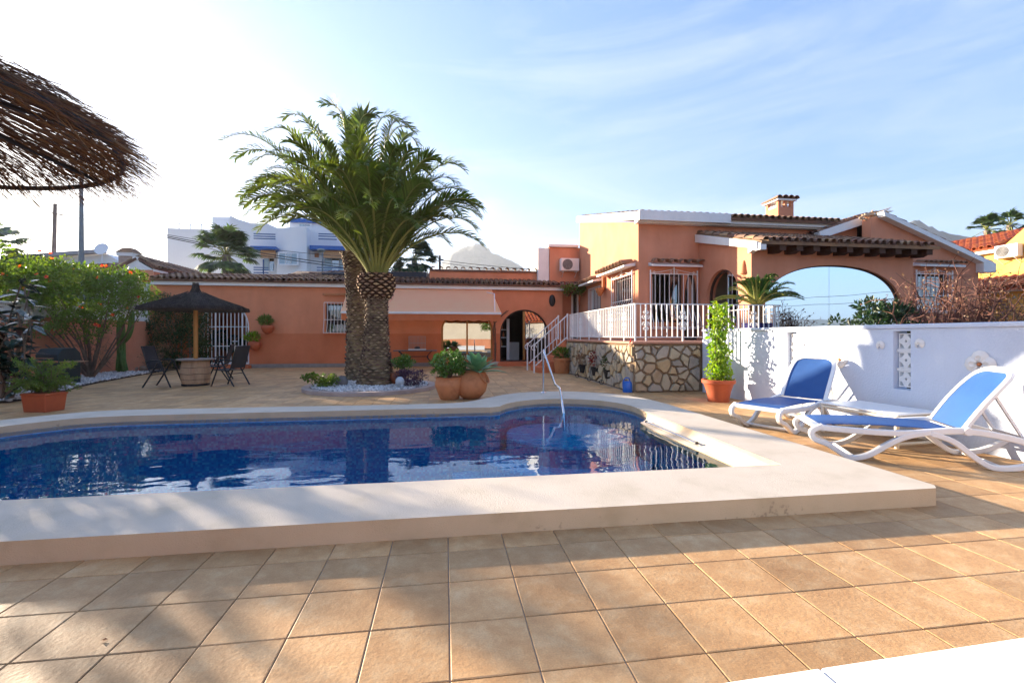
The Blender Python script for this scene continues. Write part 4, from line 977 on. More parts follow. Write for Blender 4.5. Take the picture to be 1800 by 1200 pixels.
def lounger(loc, rz, ang, label, wd=.62):
    """x = 0 at the foot end, head towards +x"""
    t = thing('sun_lounger', label, 'sun lounger', loc, 'blue and white sun loungers on the tiled terrace', rz=rz)
    hx = 1.22; sz = .33
    def sm(p, n=5): return [tuple(v) for v in spline(p, n)]
    for s in (-1, 1):
        y0 = s*wd/2-.022; y1 = s*wd/2+.022; b = MB()
        # long sinuous side member: foot tip, front hoop, waist, rear hoop, tail
        strip(b, sm([(.06,sz-.02),(.45,sz-.035),(.8,sz-.03),(hx,sz+.02),(1.55,sz-.02),(1.9,sz-.12)]), y0, y1, .03)
        strip(b, sm([(.10,sz-.0),(.0,sz-.06),(.02,sz-.14),(.14,.14),(.30,.035),(.38,.025),(.50,.07),(.66,.19),(.80,.27),(.98,.32)]), y0-.004, y1+.004, .026)
        strip(b, sm([(.98,.31),(1.15,.25),(1.30,.12),(1.42,.035),(1.52,.025),(1.66,.05),(1.80,.12),(1.92,.22)]), y0-.004, y1+.004, .026)
        b.build('side_frame', M['plastic'], t, world=False, smooth=50, bevel=.009)
        b = MB(); b.lathe([(.035,-.03),(.042,0),(.035,.03)], (hx+.04, s*(wd/2+.01), sz+.02), 12, Matrix.Rotation(pi/2, 4, 'X')); b.build('hinge', M['plastic'], t, world=False, smooth=40)
    b = MB(); strip(b, [(.02, sz-.02), (.09, sz-.015)], -wd/2, wd/2, .022)
    b.build('cross_bar', M['plastic'], t, world=False, smooth=40, bevel=.006)
    for x, z in ((.36, .035), (1.5, .035), (hx+.02, sz)): b = MB(); b.tube([(x, -wd/2, z), (x, wd/2, z)], .018, 8); b.build('cross_bar', M['plastic'], t, world=False, smooth=40)
    # seat
    b = MB(); n = 14; pts = [(.07+(hx-.09)*k/n, sz+.012+.018*sin(pi*k/n*1.0)-.02*(1 if k == 0 else 0)) for k in range(n+1)]
    strip(b, pts, -wd/2+.03, wd/2-.03, .004)
    b.build('seat', M['sling'], t, world=False, smooth=60)
    # back
    bl = .68; ca, sa_ = cos(ang), sin(ang)
    def bp(u, z): return (hx+.03+u*ca-z*sa_, sz+.03+u*sa_+z*ca)
    b = MB(); n = 10
    # hoop frame
    hp = []
    w2 = wd/2-.02
    for s in (-1,): pass
    path = [(0, -w2), (.35, -w2+.0), (.54, -w2+.015), (.63, -w2+.05), (bl, -w2+.14), (bl+.012, 0), (bl, w2-.14), (.63, w2-.05), (.54, w2-.015), (.35, w2), (0, w2)]
    path = spline(path, 4)
    vs = []; L = len(path)
    for i, (u, y) in enumerate(path):
        x, z = bp(u, .05*sin(min(1, u/bl)*pi)*.4)
        a = path[max(i-1,0)]; c = path[min(i+1, L-1)]; tt = Vector((c[0]-a[0], c[1]-a[1])).normalized(); nn = Vector((-tt.y, tt.x)); hw_ = .026
        for sx, sz_ in ((1, 1), (1, -1), (-1, -1), (-1, 1)):
            uu, yy = u+nn.x*hw_*sx, y+nn.y*hw_*sx; X, Z = bp(uu, .05*sin(min(1, max(0, u)/bl)*pi)*.4 + .018*sz_); vs.append((X, yy, Z))
    fs = [(0,1,2,3), (4*L-1,4*L-2,4*L-3,4*L-4)]
    for i in range(L-1):
        for k in range(4): fs.append((4*i+k, 4*i+(k+1)%4, 4*i+4+(k+1)%4, 4*i+4+k))
    b.add(vs, fs); bk = b.build('back_frame', M['plastic'], t, world=False, smooth=50, bevel=.007)
    b = MB(); vs = []; nu, nv = 10, 6
    for i in range(nu+1):
        u = (bl-.02)*i/nu
        for j in range(nv+1):
            v = -1+2*j/nv; lim = w2-.01 if u < .52 else w2-.01-.12*((u-.52)/(bl-.54))**2
            X, Z = bp(u, .02*sin(u/bl*pi)+.006-.012*(1-v*v)); vs.append((X, v*lim, Z))
    b.add(vs, [(i*(nv+1)+j, i*(nv+1)+j+1, (i+1)*(nv+1)+j+1, (i+1)*(nv+1)+j) for i in range(nu) for j in range(nv)]); b.build('back_sling', M['sling'], bk, world=False, smooth=60)
    # prop strut behind the back
    b = MB(); X, Z = bp(.42, -.03)
    for s in (-1, 1): b.bar((X, s*.2, Z), (hx+.5, s*.2, sz-.03), .03, .02)
    b.bar((X, -.2, Z), (X, .2, Z), .03); b.bar((hx+.5, -.24, sz-.03), (hx+.5, .24, sz-.03), .03); b.build('prop_strut', M['plastic'], t, world=False)
    return t
# near lounger: front hoop touches at (3.44,4.587) cam, rear at (4.57,4.2) cam on the near side
def place(nf, nr, ang, label):
    a = CW(*nf); c = CW(*nr); d = (c-a); rz = atan2(d.y, d.x); ux = Vector((cos(rz), sin(rz), 0)); uy = Vector((-sin(rz), cos(rz), 0))
    o = a - ux*.36 + uy*.31
    return lounger((o.x, o.y, 0), rz, ang, label)
L2 = place((3.44, 4.587), (4.50, 4.22), radians(54), 'nearer blue sling lounger with white frame, cut by the right edge of the photo')
L1 = place((3.60, 5.81), (4.47, 6.36), radians(56), 'farther blue sling lounger with its back raised against the sunlit white wall')
# white side table between the loungers
ta = CW(4.27, 5.05); tb = CW(4.91, 5.20); tc_ = CW(4.13, 6.0)
rz = atan2((tb-ta).y, (tb-ta).x)
tt = thing('low_table', 'low white tube framed table between the two blue loungers against the wall', 'table', (ta.x, ta.y, 0), rz=rz)
b = MB(); b.box(-.02, .64, -.02, .95, .36, .385); b.build('table_top', M['plastic'], tt, world=False, bevel=.012)
b = MB()
for x, y in ((0,0), (.62,0), (0,.92), (.62,.92)): b.tube([(x, y, 0), (x, y, .36)], .023, 10)
b.build('leg', M['plastic_old'], tt, world=False, smooth=40)
b = MB()
for p_, q_ in (((0,0),(.62,0)), ((.62,0),(.62,.92)), ((0,0),(0,.92)), ((0,.92),(.62,.92))):
    for z in ((.045, .335) if p_ != (0,0) or q_ == (.62, 0) else (.335,)): b.tube([(*p_, z), (*q_, z)], .018, 8)
b.build('frame_rail', M['plastic_old'], tt, world=False, smooth=40)
# foreground white bench edge
k_ = .85
e0 = G(1255, 1200, .40); e1 = G(1800, 1118, .40); dirv = (e1-e0).normalized(); nrm = Vector((dirv.y, -dirv.x, 0))
bench = thing('white_ledge', 'smooth white masonry ledge cutting across the bottom right corner', 'ledge', tuple((e0-dirv*.1)*1))
def slab(mb, s0, s1, z0, z1, w0, w1):
    vs = []
    for z in (z0, z1):
        for s_, w_ in ((s0, w0), (s1, w0), (s1, w1), (s0, w1)): p = e0+dirv*s_+nrm*w_; vs.append((p.x, p.y, z))
    mb.add(vs, [(0,3,2,1), (4,5,6,7), (0,1,5,4), (1,2,6,5), (2,3,7,6), (3,0,4,7)])
jt = .30
b = MB(); slab(b, -.5, jt-.002, .36, .40, 0, .38); b.build('top_slab', M['white'], bench, bevel=.006)
b = MB(); slab(b, jt+.002, 2.6, .36, .40, 0, .38); b.build('top_slab', M['white'], bench, bevel=.006)
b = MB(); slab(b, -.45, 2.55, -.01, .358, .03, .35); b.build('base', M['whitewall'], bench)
# ---- patio chairs, barrel and parasol ---------------------------------------
M['textilene'] = mat('grey_textilene', (.035,.037,.045), (.028,.03,.036), rough=.8, bump=.2, bscale=200)
def chair(loc, rz, label):
    t = thing('patio_chair', label, 'chair', loc, 'dark stacking chairs around the barrel table', rz=rz)
    # faces +x ; origin between feet
    w = .27
    for s in (-1, 1):
        b = MB()
        b.tube(spl3([(-.32, s*w, 0), (-.13, s*w, .32), (.02, s*w, .60)]), .018, 6)
        b.build('rear_leg', M['black'], t, world=False, smooth=50)
        b = MB(); b.tube(spl3([(.30, s*w, 0), (.16, s*w, .36), (.10, s*w, .55), (.05, s*w, .64), (-.10, s*w, .655), (-.26, s*w, .63)]), .018, 6); b.build('armrest', M['black'], t, world=False, smooth=50)
        b = MB(); b.tube(spl3([(.26, s*(w-.03), .41), (-.10, s*(w-.03), .38), (-.19, s*(w-.03), .42), (-.28, s*(w-.03), .72), (-.36, s*(w-.03), .99)]), .012, 6); b.build('side_rail', M['black'], t, world=False, smooth=50)
    for cp in ([(-.36, -w+.03, .99), (-.36, w-.03, .99)], [(.26, -w+.03, .41), (.26, w-.03, .41)], [(-.16, -w, .30), (-.16, w, .30)]): b = MB(); b.tube(cp, .011, 6); b.build('cross_bar', M['black'], t, world=False)
    for nm, pts in (('seat', [(.25,.412),(.1,.395),(-.10,.385),(-.17,.40)]), ('backrest', [(-.20,.44),(-.24,.58),(-.285,.73),(-.325,.86),(-.36,.985)])):
        b = MB(); strip(b, pts, -w+.04, w-.04, .003); b.build(nm, M['textilene'], t, world=False, smooth=60)
    return t
def spl3(pts, n=4):
    o = []; pts = [Vector(p) for p in pts]
    for i in range(len(pts)-1):
        p0 = pts[max(i-1,0)]; p1 = pts[i]; p2 = pts[i+1]; p3 = pts[min(i+2, len(pts)-1)]
        for k in range(n):
            t = k/n; o.append(.5*((2*p1)+(p2-p0)*t+(2*p0-5*p1+4*p2-p3)*t*t+(3*p1-p0-3*p2+p3)*t**3))
    o.append(pts[-1]); return o
ps = G(344, 677)
c1 = chair(tuple(G(288, 679)), radians(8)-TH, 'dark grey sling chair left of the barrel table, facing it')
def chairat(px, py, deg, lab):
    g_ = G(px, py); o = dup(c1, (g_.x, g_.y, 0), radians(deg)-TH, lab); return o
chairat(405, 677, 172, 'dark grey sling chair right of the barrel table, its back to the wall pots')
chairat(383, 668, 200, 'dark grey sling chair behind the barrel table, half hidden by it')
# barrel table
bt = thing('barrel_table', 'woven straw covered barrel with a round grey top under the thatched parasol', 'table', (ps.x, ps.y, 0))
M['reed'] = mat('reed_matting', (.50,.33,.20), (.36,.22,.13), rough=.9, scale=9, bump=.6, bscale=30, stretch=(1,1,.15), c3=(.45,.29,.17))
b = MB(); prof = [(.255+.012, 0), (.27,.03)]
n = 60; vs = []; zs = [.02, .10, .2, .32, .44, .56, .62]
rr = [.27, .295, .31, .315, .31, .295, .285]
for z, r in zip(zs, rr):
    for k in range(n): a = 2*pi*k/n; q = r*(1+.018*(k % 2)); vs.append((ps.x+q*cos(a), ps.y+q*sin(a), z))
fs = [(i*n+k, i*n+(k+1)%n, (i+1)*n+(k+1)%n, (i+1)*n+k) for i in range(6) for k in range(n)]
b.add(vs, fs); b.build('reed_wrap', M['reed'], bt)
b = MB()
for z, r in ((.16, .312), (.30, .322), (.46, .318)):
    b.tube([(ps.x+r*cos(a), ps.y+r*sin(a), z+.006*sin(5*a)) for a in [i*2*pi/40 for i in range(41)]], .005, 4, cap=False)
b.build('binding_wire', M['dark'], bt)
b = MB(); b.lathe([(.28, 0), (.30, .012), (.30, .05), (.28, .055)], (ps.x, ps.y, 0), 30); b.build('base_hoop', M['black'], bt)
b = MB(); b.lathe([(.40, .635), (.41, .65), (.41, .665), (.40, .675)], (ps.x, ps.y, 0), 36); b.build('table_top', mat('grey_table_top', (.30,.25,.22), (.22,.18,.16), rough=.6, scale=5), bt, smooth=30)
# thatched parasol ------------------------------------------------------------
M['thatch'] = mat('dark_heather_thatch', (.075,.06,.055), (.04,.032,.03), rough=.95, scale=8, island=.5)
M['thatch2'] = mat('brown_heather_thatch', (.17,.10,.06), (.10,.058,.035), rough=.95, scale=6, island=.5)
M['bamboo'] = mat('varnished_pole', (.48,.22,.05), (.36,.15,.03), rough=.4, scale=3, stretch=(1,1,.3))
def straw(mb, a, b_, w):
    t = (b_-a); x = t.cross(Vector((R()-.5, R()-.5, R()-.5))).normalized()*w
    mb.add([a-x, a+x, b_+x*.4, b_-x*.4], [(0,1,2,3)])
b = MB()
pr = [(.055, 2.60), (.075, 2.52), (.065, 2.44), (.13, 2.36), (.30, 2.27), (.55, 2.16), (.82, 2.06), (1.08, 1.965), (1.15, 1.92)]
pz_ = lambda r: [z1+(z2-z1)*(r-r1)/(r2-r1) for (r1, z1), (r2, z2) in zip(pr[3:], pr[4:]) if r1 <= r <= r2][0]
for i in range(8500):
    a = U(0, 2*pi); r0 = .13+.9*(R()**.55); L = U(.15, .35); r1 = min(r0+L, 1.15+U(-.02, .05))
    if r1 <= r0: continue
    da = U(-.06, .06); zz = lambda r: pz_(min(r, 1.149))-(max(0, r-1.149))*.9
    p_ = Vector((ps.x+r0*cos(a), ps.y+r0*sin(a), zz(r0)+U(.0,.03))); q_ = Vector((ps.x+r1*cos(a+da), ps.y+r1*sin(a+da), zz(r1)+U(-.02,.035)))
    straw(b, p_, q_, .005)
for i in range(900):
    a = U(0, 2*pi); z = U(2.36, 2.52); straw(b, Vector((ps.x+.12*cos(a)*(.7 if z > 2.42 else 1), ps.y+.12*sin(a)*(.7 if z > 2.42 else 1), z-.06)), Vector((ps.x+.06*cos(a), ps.y+.06*sin(a), z+.08)), .006)
for i in range(1500):
    a = U(0, 2*pi); r = 1.13+U(-.04, .04); straw(b, Vector((ps.x+r*cos(a), ps.y+r*sin(a), 1.96)), Vector((ps.x+(r+.02)*cos(a+.02), ps.y+(r+.02)*sin(a+.02), 1.88+U(-.02,.02))), .006)
# under-layer
b.lathe([(r, z-.03) for r, z in pr[::-1]], (ps.x, ps.y, 0), 28)
par = thing('thatched_parasol', 'dark thatched parasol on a varnished pole above the barrel table', 'parasol', (ps.x, ps.y, 0))
b.build('thatch', M['thatch'], par, smooth='leaf')
b = MB(); b.tube([(ps.x, ps.y, .675), (ps.x, ps.y, 2.45)], .052, 14); b.build('pole', M['bamboo'], par, smooth=50)
b = MB(); b.tube([(ps.x+1.06*cos(a), ps.y+1.06*sin(a), 1.93) for a in [i*2*pi/32 for i in range(33)]], .012, 5, cap=False); b.build('ring', M['black'], par)
# near parasol, top left ------------------------------------------------------
NC = CW(-2.72, 1.60); zr = 2.10; RR = 1.03
npx = thing('heather_parasol', 'large brown heather parasol with a black metal ring cutting in at top left', 'parasol', (NC.x, NC.y, 0))
def cone(r): return zr+.03+(RR-r)*.27
b = MB()
for i in range(5600):
    a = U(0, 2*pi); lay = R(); r0 = 1.0*R()**.6; L = U(.25, .6); r1 = r0+L; mx = RR+.03+abs(random.gauss(0, .08))
    r1 = min(r1, mx)
    if r1 < r0+.05: continue
    da = U(-.10, .10); dz = lay*.07
    dens = 1 if lay > .4 else 1
    p_ = Vector((NC.x+r0*cos(a), NC.y+r0*sin(a), cone(r0)+dz)); q_ = Vector((NC.x+r1*cos(a+da*.5/max(.3, r1)), NC.y+r1*sin(a+da*.5/max(.3, r1)), cone(r1)+dz-U(0,.05)-max(0, r1-RR-.05)*.5))
    m_ = (p_+q_)/2+Vector((U(-.01,.01), U(-.01,.01), U(-.008,.012)))
    straw(b, p_, m_, U(.0016,.0036)); straw(b, m_, q_, U(.0012,.0026))
for i in range(900):      # drooping fringe
    a = U(0, 2*pi); r0 = RR-U(0, .25); p_ = Vector((NC.x+r0*cos(a), NC.y+r0*sin(a), cone(r0)-.01)); r1 = RR+U(.0,.15); q_ = Vector((NC.x+r1*cos(a+U(-.08,.08)), NC.y+r1*sin(a+U(-.08,.08)), zr-U(-.02,.14)))
    straw(b, p_, q_, .0022)
b.build('thatch', M['thatch2'], npx, smooth='leaf')
b = MB(); b.tube([(NC.x+RR*cos(a), NC.y+RR*sin(a), zr) for a in [i*2*pi/48 for i in range(49)]], .013, 6, cap=False); b.build('ring', M['black'], npx, smooth=60)
for k in range(8):
    a = k*pi/4+.2; b = MB(); b.tube([(NC.x+RR*cos(a), NC.y+RR*sin(a), zr), (NC.x+.4*cos(a), NC.y+.4*sin(a), cone(.4)-.03), (NC.x, NC.y, cone(0)-.02)], .010, 5); b.build('rib', M['black'], npx)
b = MB(); b.tube([(NC.x, NC.y, 0), (NC.x, NC.y, 2.65)], .045, 12); b.build('pole', M['bamboo'], npx, smooth=50)
# ---- awning -------------------------------------------------------------------
A0, A1 = onY(690, 505, WY-.02).x, onY(864, 505, WY-.02).x
AZ = onY(780, 507, WY).z; AY = WY-1.35
ax1 = onY(881, 548, AY).x; ax0 = onY(600, 548, AY).x-.02; AZ1 = onY(780, 548, AY).z
awn = thing('awning', 'pale orange fabric awning with white front bar and scalloped valance', 'awning', ((ax0+ax1)/2, WY-.02, AZ))
M['awning'] = mat('awning_fabric', (.92,.62,.38), (.88,.58,.35), rough=.85, scale=2, bump=.1, bscale=200, trans=.4)
def awn_sheet():
    n = 14; vs = []
    for i in range(n+1):
        t = i/n
        for j in range(7):
            s = j/6; x0 = A1-(ax1-ax0) + (ax0-(A1-(ax1-ax0)))*s; 
            xx = (ax0+(ax1-ax0)*t); xtop = (ax0+.0)+(A1-ax0)*t
            x = xtop+(xx-xtop)*s; y = WY-.05+(AY-WY+.05)*s; z = AZ+(AZ1-AZ)*s-.05*sin(pi*s)-.012*sin(pi*s)*(1-abs((t*4)%1-.5)*2)
            vs.append((x, y, z))
    return vs, [(i*7+j, i*7+j+1, (i+1)*7+j+1, (i+1)*7+j) for i in range(n) for j in range(6)]
b = MB(); b.add(*awn_sheet()); b.build('fabric', M['awning'], awn, smooth=60)
b = MB()
for k in range(1, 5):
    t = k/5; b.tube([(ax0+(A1-ax0)*t, WY-.05, AZ+.004), (ax0+(ax1-ax0)*t, AY, AZ1+.004)], .004, 4)
b = MB(); b.box(ax0, ax1, AY-.05, AY+.02, AZ1-.09, AZ1-.0); b.build('front_bar', M['white'], awn, bevel=.01)
b = MB(); n = 96; vs = []; 
for i in range(n+1):
    x = ax0+.02+(ax1-ax0-.04)*i/n; z = AZ1-.31-.045*abs(sin(pi*i/n*14)); y = AY-.02+.008*sin(i*.7); vs += [(x, y, AZ1-.088), (x, y-.01, z)]
b.add(vs, [(2*i, 2*i+1, 2*i+3, 2*i+2) for i in range(n)]); b.build('valance', mat('valance_fabric', (.60,.20,.08), (.54,.17,.065), rough=.85, trans=.2), awn, smooth=60)
for x in (ax0+.4, A1-.3):
    b = MB(); b.tube([(x, WY-.05, AZ-.12), (x+.35, WY-.7, AZ-.26), (x+.3, AY, AZ1-.05)], .02, 6); b.build('folding_arm', M['wmetal'], awn)
b = MB(); b.box(ax0, A1+.02, WY-.14, WY-.003, AZ+.0, AZ+.10); b.build('cassette', M['white'], awn)
# ---- console table with bird cage ----------------------------------------------
cl, cr = onY(692, 615, WY-.4).x, onY(768, 615, WY-.4).x; cz_ = onY(730, 615, WY-.4).z
tb_ = thing('console_table', 'narrow dark metal console table with curved legs against the orange wall', 'table', ((cl+cr)/2, WY-.4, 0))
b = MB(); b.box(cl, cr, WY-.62, WY-.2, cz_-.04, cz_); b.build('table_top', mat('grey_slate', (.13,.13,.14), (.09,.09,.1), rough=.5), tb_, bevel=.01)
for s, x in ((1, cl+.25), (-1, cr-.25)):
    for y in (WY-.58, WY-.24):
        b = MB(); b.tube(spl3([(x-s*.05, y, cz_-.04), (x+s*.10, y, cz_-.2), (x+s*.12, y, cz_*.55), (x-s*.08, y, .12), (x-s*.16, y, 0)]), .018, 6); b.build('leg', M['black'], tb_, smooth=60)
b = MB(); b.tube([(cl+.33, WY-.4, .42), (cr-.33, WY-.4, .42)], .016, 6); b.build('stretcher', M['black'], tb_)
k0, k1 = onY(719, 600, WY-.4).x, onY(748, 600, WY-.4).x; kz = onY(730, 591, WY-.4).z
cg = thing('bird_cage', 'small rectangular wire cage standing on the console table', 'cage', ((k0+k1)/2, WY-.4, cz_))
b = MB()
for y in (WY-.52, WY-.28):
    for k in range(13): x = k0+(k1-k0)*k/12; b.bar((x, y, cz_+.04), (x, y, kz), .006)
    for z in (cz_+.04, (cz_+kz)/2, kz): b.bar((k0, y, z), (k1, y, z), .009)
for x in (k0, k1):
    for k in range(6): y = WY-.52+.24*k/5; b.bar((x, y, cz_+.04), (x, y, kz), .006)
    b.bar((x, WY-.52, kz), (x, WY-.28, kz), .009)
b.build('wires', mat('wire', (.4,.38,.36), (.3,.3,.3), metal=.6, rough=.4), cg)
b = MB(); b.box(k0-.02, k1+.02, WY-.54, WY-.26, cz_+.002, cz_+.04); b.build('tray', M['white'], cg, bevel=.006)
b = MB(); b.sphere(((k0+k1)/2, WY-.4, cz_+.09), .12, .08, .06); b.build('nest', M['black'], cg, smooth=60)
# ---- pool handrail --------------------------------------------------------------
hp = thing('pool_handrail', 'bent chrome handrail beside the rounded pool steps', 'handrail', tuple(CW((955-900)/F*8.9, 8.9, .13)))
p0 = CW((955-900)/F*8.9, 8.9, .13); p1 = Vector((p0.x, p0.y, .97)); pk = P(976, 676, 8.25); pk2 = P(984, 682, 8.05); pw = P(991, 726, 7.45); pu = CW((994-900)/F*7.3, 7.3, -.4)
b = MB(); b.tube([p0, p0+Vector((0,0,.78)), p1+Vector((0,-.012,-.03)), p1+Vector((.003,-.04,0)), p1.lerp(pk, .09)+Vector((0,0,.01)), p1.lerp(pk, .16), pk, pk2, pw, pu], .021, 10); b.build('rail', M['steel'], hp, smooth=60)
b = MB(); b.lathe([(.055, 0), (.055, .012), (.035, .02), (.024, .03)], p0+Vector((0,0,.0)), 16); b.build('floor_flange', M['steel'], hp, smooth=40)
# thin roller rail on the right inner edge of the pool
r0 = onX(1143, 741, 2.86); r1 = onX(1233, 771, 2.86)
rr_ = thing('cover_rail', 'thin steel rod with dark end brackets fixed along the right inner pool edge', 'rod', (2.84, r1.y, .05))
b = MB(); b.tube([(2.80, r0.y, .045), (2.80, r1.y, .045)], .010, 8); b.tube([(2.80, r0.y, .02), (2.80, r1.y, .02)], .004, 6); b.build('rod', M['steel'], rr_, smooth=60)
for y in (r0.y, r1.y): b = MB(); b.box(2.785, 2.82, y-.015, y+.015, .03, .06); b.build('end_bracket', M['black'], rr_, bevel=.006)
# ================================================================ VEGETATION
GL = dict(
 hib=leafmat('hibiscus_leaf', (.08,.13,.02), (.135,.19,.035)), rub=leafmat('rubber_leaf', (.012,.035,.022), (.02,.05,.03), rough=.25, trans=.12),
 palm=leafmat('palm_leaflet', (.075,.115,.022), (.14,.17,.04), rough=.4, trans=.30), palm2=leafmat('fan_palm_leaf', (.05,.085,.03), (.08,.12,.04), trans=.3),
 jade=leafmat('jade_leaf', (.07,.15,.02), (.11,.20,.035), rough=.35, trans=.15), vine=leafmat('creeper_leaf', (.045,.07,.02), (.07,.09,.025), trans=.2),
 lime=leafmat('lime_leaf', (.16,.26,.03), (.24,.32,.05), trans=.45), agave=leafmat('agave_leaf', (.11,.25,.12), (.17,.33,.15), rough=.4, trans=.1),
 purple=leafmat('purple_leaf', (.06,.03,.055), (.09,.045,.08), trans=.15), dark=leafmat('dark_leaf', (.02,.045,.018), (.03,.06,.02), trans=.2),
 flower=leafmat('orange_flower', (.62,.07,.03), (.72,.14,.05), trans=.4), cyc=leafmat('cycad_leaf', (.035,.09,.02), (.06,.12,.03), rough=.3, trans=.15),
 dry=leafmat('dry_leaf', (.30,.19,.10), (.22,.12,.07), trans=.2), red=leafmat('red_leaf', (.25,.04,.03), (.16,.03,.03), trans=.2), far=leafmat('far_leaf', (.04,.075,.025), (.07,.11,.03), trans=.2))
M['bark'] = mat('bark', (.20,.14,.10), (.10,.065,.045), rough=.95, scale=6, bump=.5, bscale=30)
M['greybark'] = mat('pale_bark', (.28,.24,.20), (.16,.12,.09), rough=.95, scale=6, bump=.5)
def rv(): 
    while True:
        v = Vector((U(-1,1), U(-1,1), U(-1,1)))
        if .01 < v.length < 1: return v
def leaf(mb, p, d, L, w, n=None, fold=.25):
    d = d.normalized(); x = d.cross(n or rv()); 
    if x.length < 1e-3: return
    x.normalize(); y = x.cross(d)
    mb.add([p, p+d*L*.5+x*w*.5+y*w*fold, p+d*L, p+d*L*.5-x*w*.5+y*w*fold, p+d*L*.5], [(0,1,4), (1,2,4), (4,2,3), (0,4,3)]) if fold and L > .08 else mb.add([p, p+d*L*.45+x*w*.5, p+d*L, p+d*L*.45-x*w*.5], [(0,1,2,3)])
def cluster(mb, c, rx, ry, rz, n, L, w, up=.3):
    for _ in range(n):
        v = rv(); p = Vector(c)+Vector((v.x*rx, v.y*ry, v.z*rz)); d = (rv()*.8+v.normalized()*.8+Vector((0,0,up))); leaf(mb, p, d, L*U(.7,1.2), w*U(.8,1.2))
def crown(mb, c, rx, ry, rz, nc, nl, cr, L, w, hollow=.45, rot=0):
    c = Vector(c); Mz = Matrix.Rotation(rot, 3, 'Z'); cs = []
    for _ in range(nc):
        v = rv(); l = v.length; v = v*( (hollow+(1-hollow)*l)/l ); q = c+Mz@Vector((v.x*rx, v.y*ry, v.z*rz)); k = U(.6,1.3)*cr; cluster(mb, q, k, k, k*.7, nl, L, w); cs.append(q)
    return cs
def limbs(mb, base, targets, r0, n=5, seg=6):
    base = Vector(base)
    for t in targets:
        t = Vector(t); mid = base.lerp(t, .45)+rv()*.12*(t-base).length+Vector((0,0,.1)); pts = spl3([base, mid, t], 3); mb.tube(pts, [r0*(1-.85*i/(len(pts)-1)) for i in range(len(pts))], n, cap=False)
# ---- date palms ---------------------------------------------------------------
def frond(O, tip, parent, init=None, lift=.5, L2=.46, pairs=60, m=None, w=.042, up=None, rach='rachis'):
    O = Vector(O); tip = Vector(tip); D = tip-O; Ln = D.length
    init = (init or (D.normalized()+Vector((0,0,lift*1.6)))).normalized()
    c1_ = O+init*Ln*.45; hor = Vector((D.x, D.y, 0)); hor = hor.normalized() if hor.length > .01 else Vector((1,0,0))
    c2_ = tip - (hor*.28+Vector((0,0,-.30*lift*1.2-.02)))*Ln*.9 if lift > .15 else O.lerp(tip, .7)+Vector((0,0,.05))
    n = 18; pts = []
    for i in range(n+1):
        t = i/n; pts.append(O*(1-t)**3+c1_*3*t*(1-t)**2+c2_*3*t*t*(1-t)+tip*t**3)
    mb = MB(); mb.m = 1
    mb.tube(pts, [.030*(1-.88*i/n)+.002 for i in range(n+1)], 5, cap=False, sx=1.3)
    mb.m = 0
    side0 = (pts[-1]-pts[0]).cross(Vector((0,0,1)))
    if side0.length < .2: side0 = Vector((U(-1,1), U(-1,1), 0))
    side0.normalize(); tw = U(-.5,.5)
    for k in range(pairs):
        s = .13+.87*(k+U(-.3,.3))/pairs; s = min(.995, max(.1, s)); f = s*n; i = min(n-1, int(f)); p = pts[i].lerp(pts[i+1], f-i); tg = (pts[i+1]-pts[i]).normalized()
        sd = (side0 - tg*side0.dot(tg)).normalized(); nm = tg.cross(sd).normalized(); nm = -nm if nm.z < 0 else nm
        ca_, sa_ = cos(tw), sin(tw); sd, nm = sd*ca_+nm*sa_, nm*ca_-sd*sa_
        ll = L2*(min(1, (s-.05)*4.5))*(1-.50*max(0, (s-.6)/.4)**1.6)*U(.88,1.1)
        if s < .22: ll *= .6
        for q in (-1, 1):
            d = tg*U(1.0,1.35)+sd*q*U(.7,.95)+nm*U(.1,.6); d.normalize(); x = d.cross(nm).normalized(); d2 = (d+Vector((0,0,-.35))).normalized(); ww = w*U(.8,1.15)
            a = p+d*ll*.5; e = a+d2*ll*.5
            mb.add([p-x*ww*.25, p+x*ww*.25, a+x*ww*.5, a-x*ww*.5, e], [(0,1,2,3), (3,2,4)])
    return mb.build('frond', [m or GL['palm'], M['rachis']], parent, smooth='leaf')
M['rachis'] = mat('rachis', (.30,.30,.07), (.22,.24,.06), rough=.5, scale=3)
M['ptrunk'] = mat('palm_trunk_scales', (.20,.125,.075), (.05,.03,.02), rough=.95, scale=3.5, bump=.5, bscale=40, c3=(.11,.07,.045), coord='World', island=.6)
M['pscar'] = mat('palm_scar_face', (.44,.32,.22), (.16,.10,.065), rough=.95, scale=5, bump=.4, bscale=40, coord='World', island=.55)
M['pcut'] = mat('palm_cut_base', (.52,.34,.20), (.22,.12,.06), rough=.9, scale=14, bump=.3, island=.35)
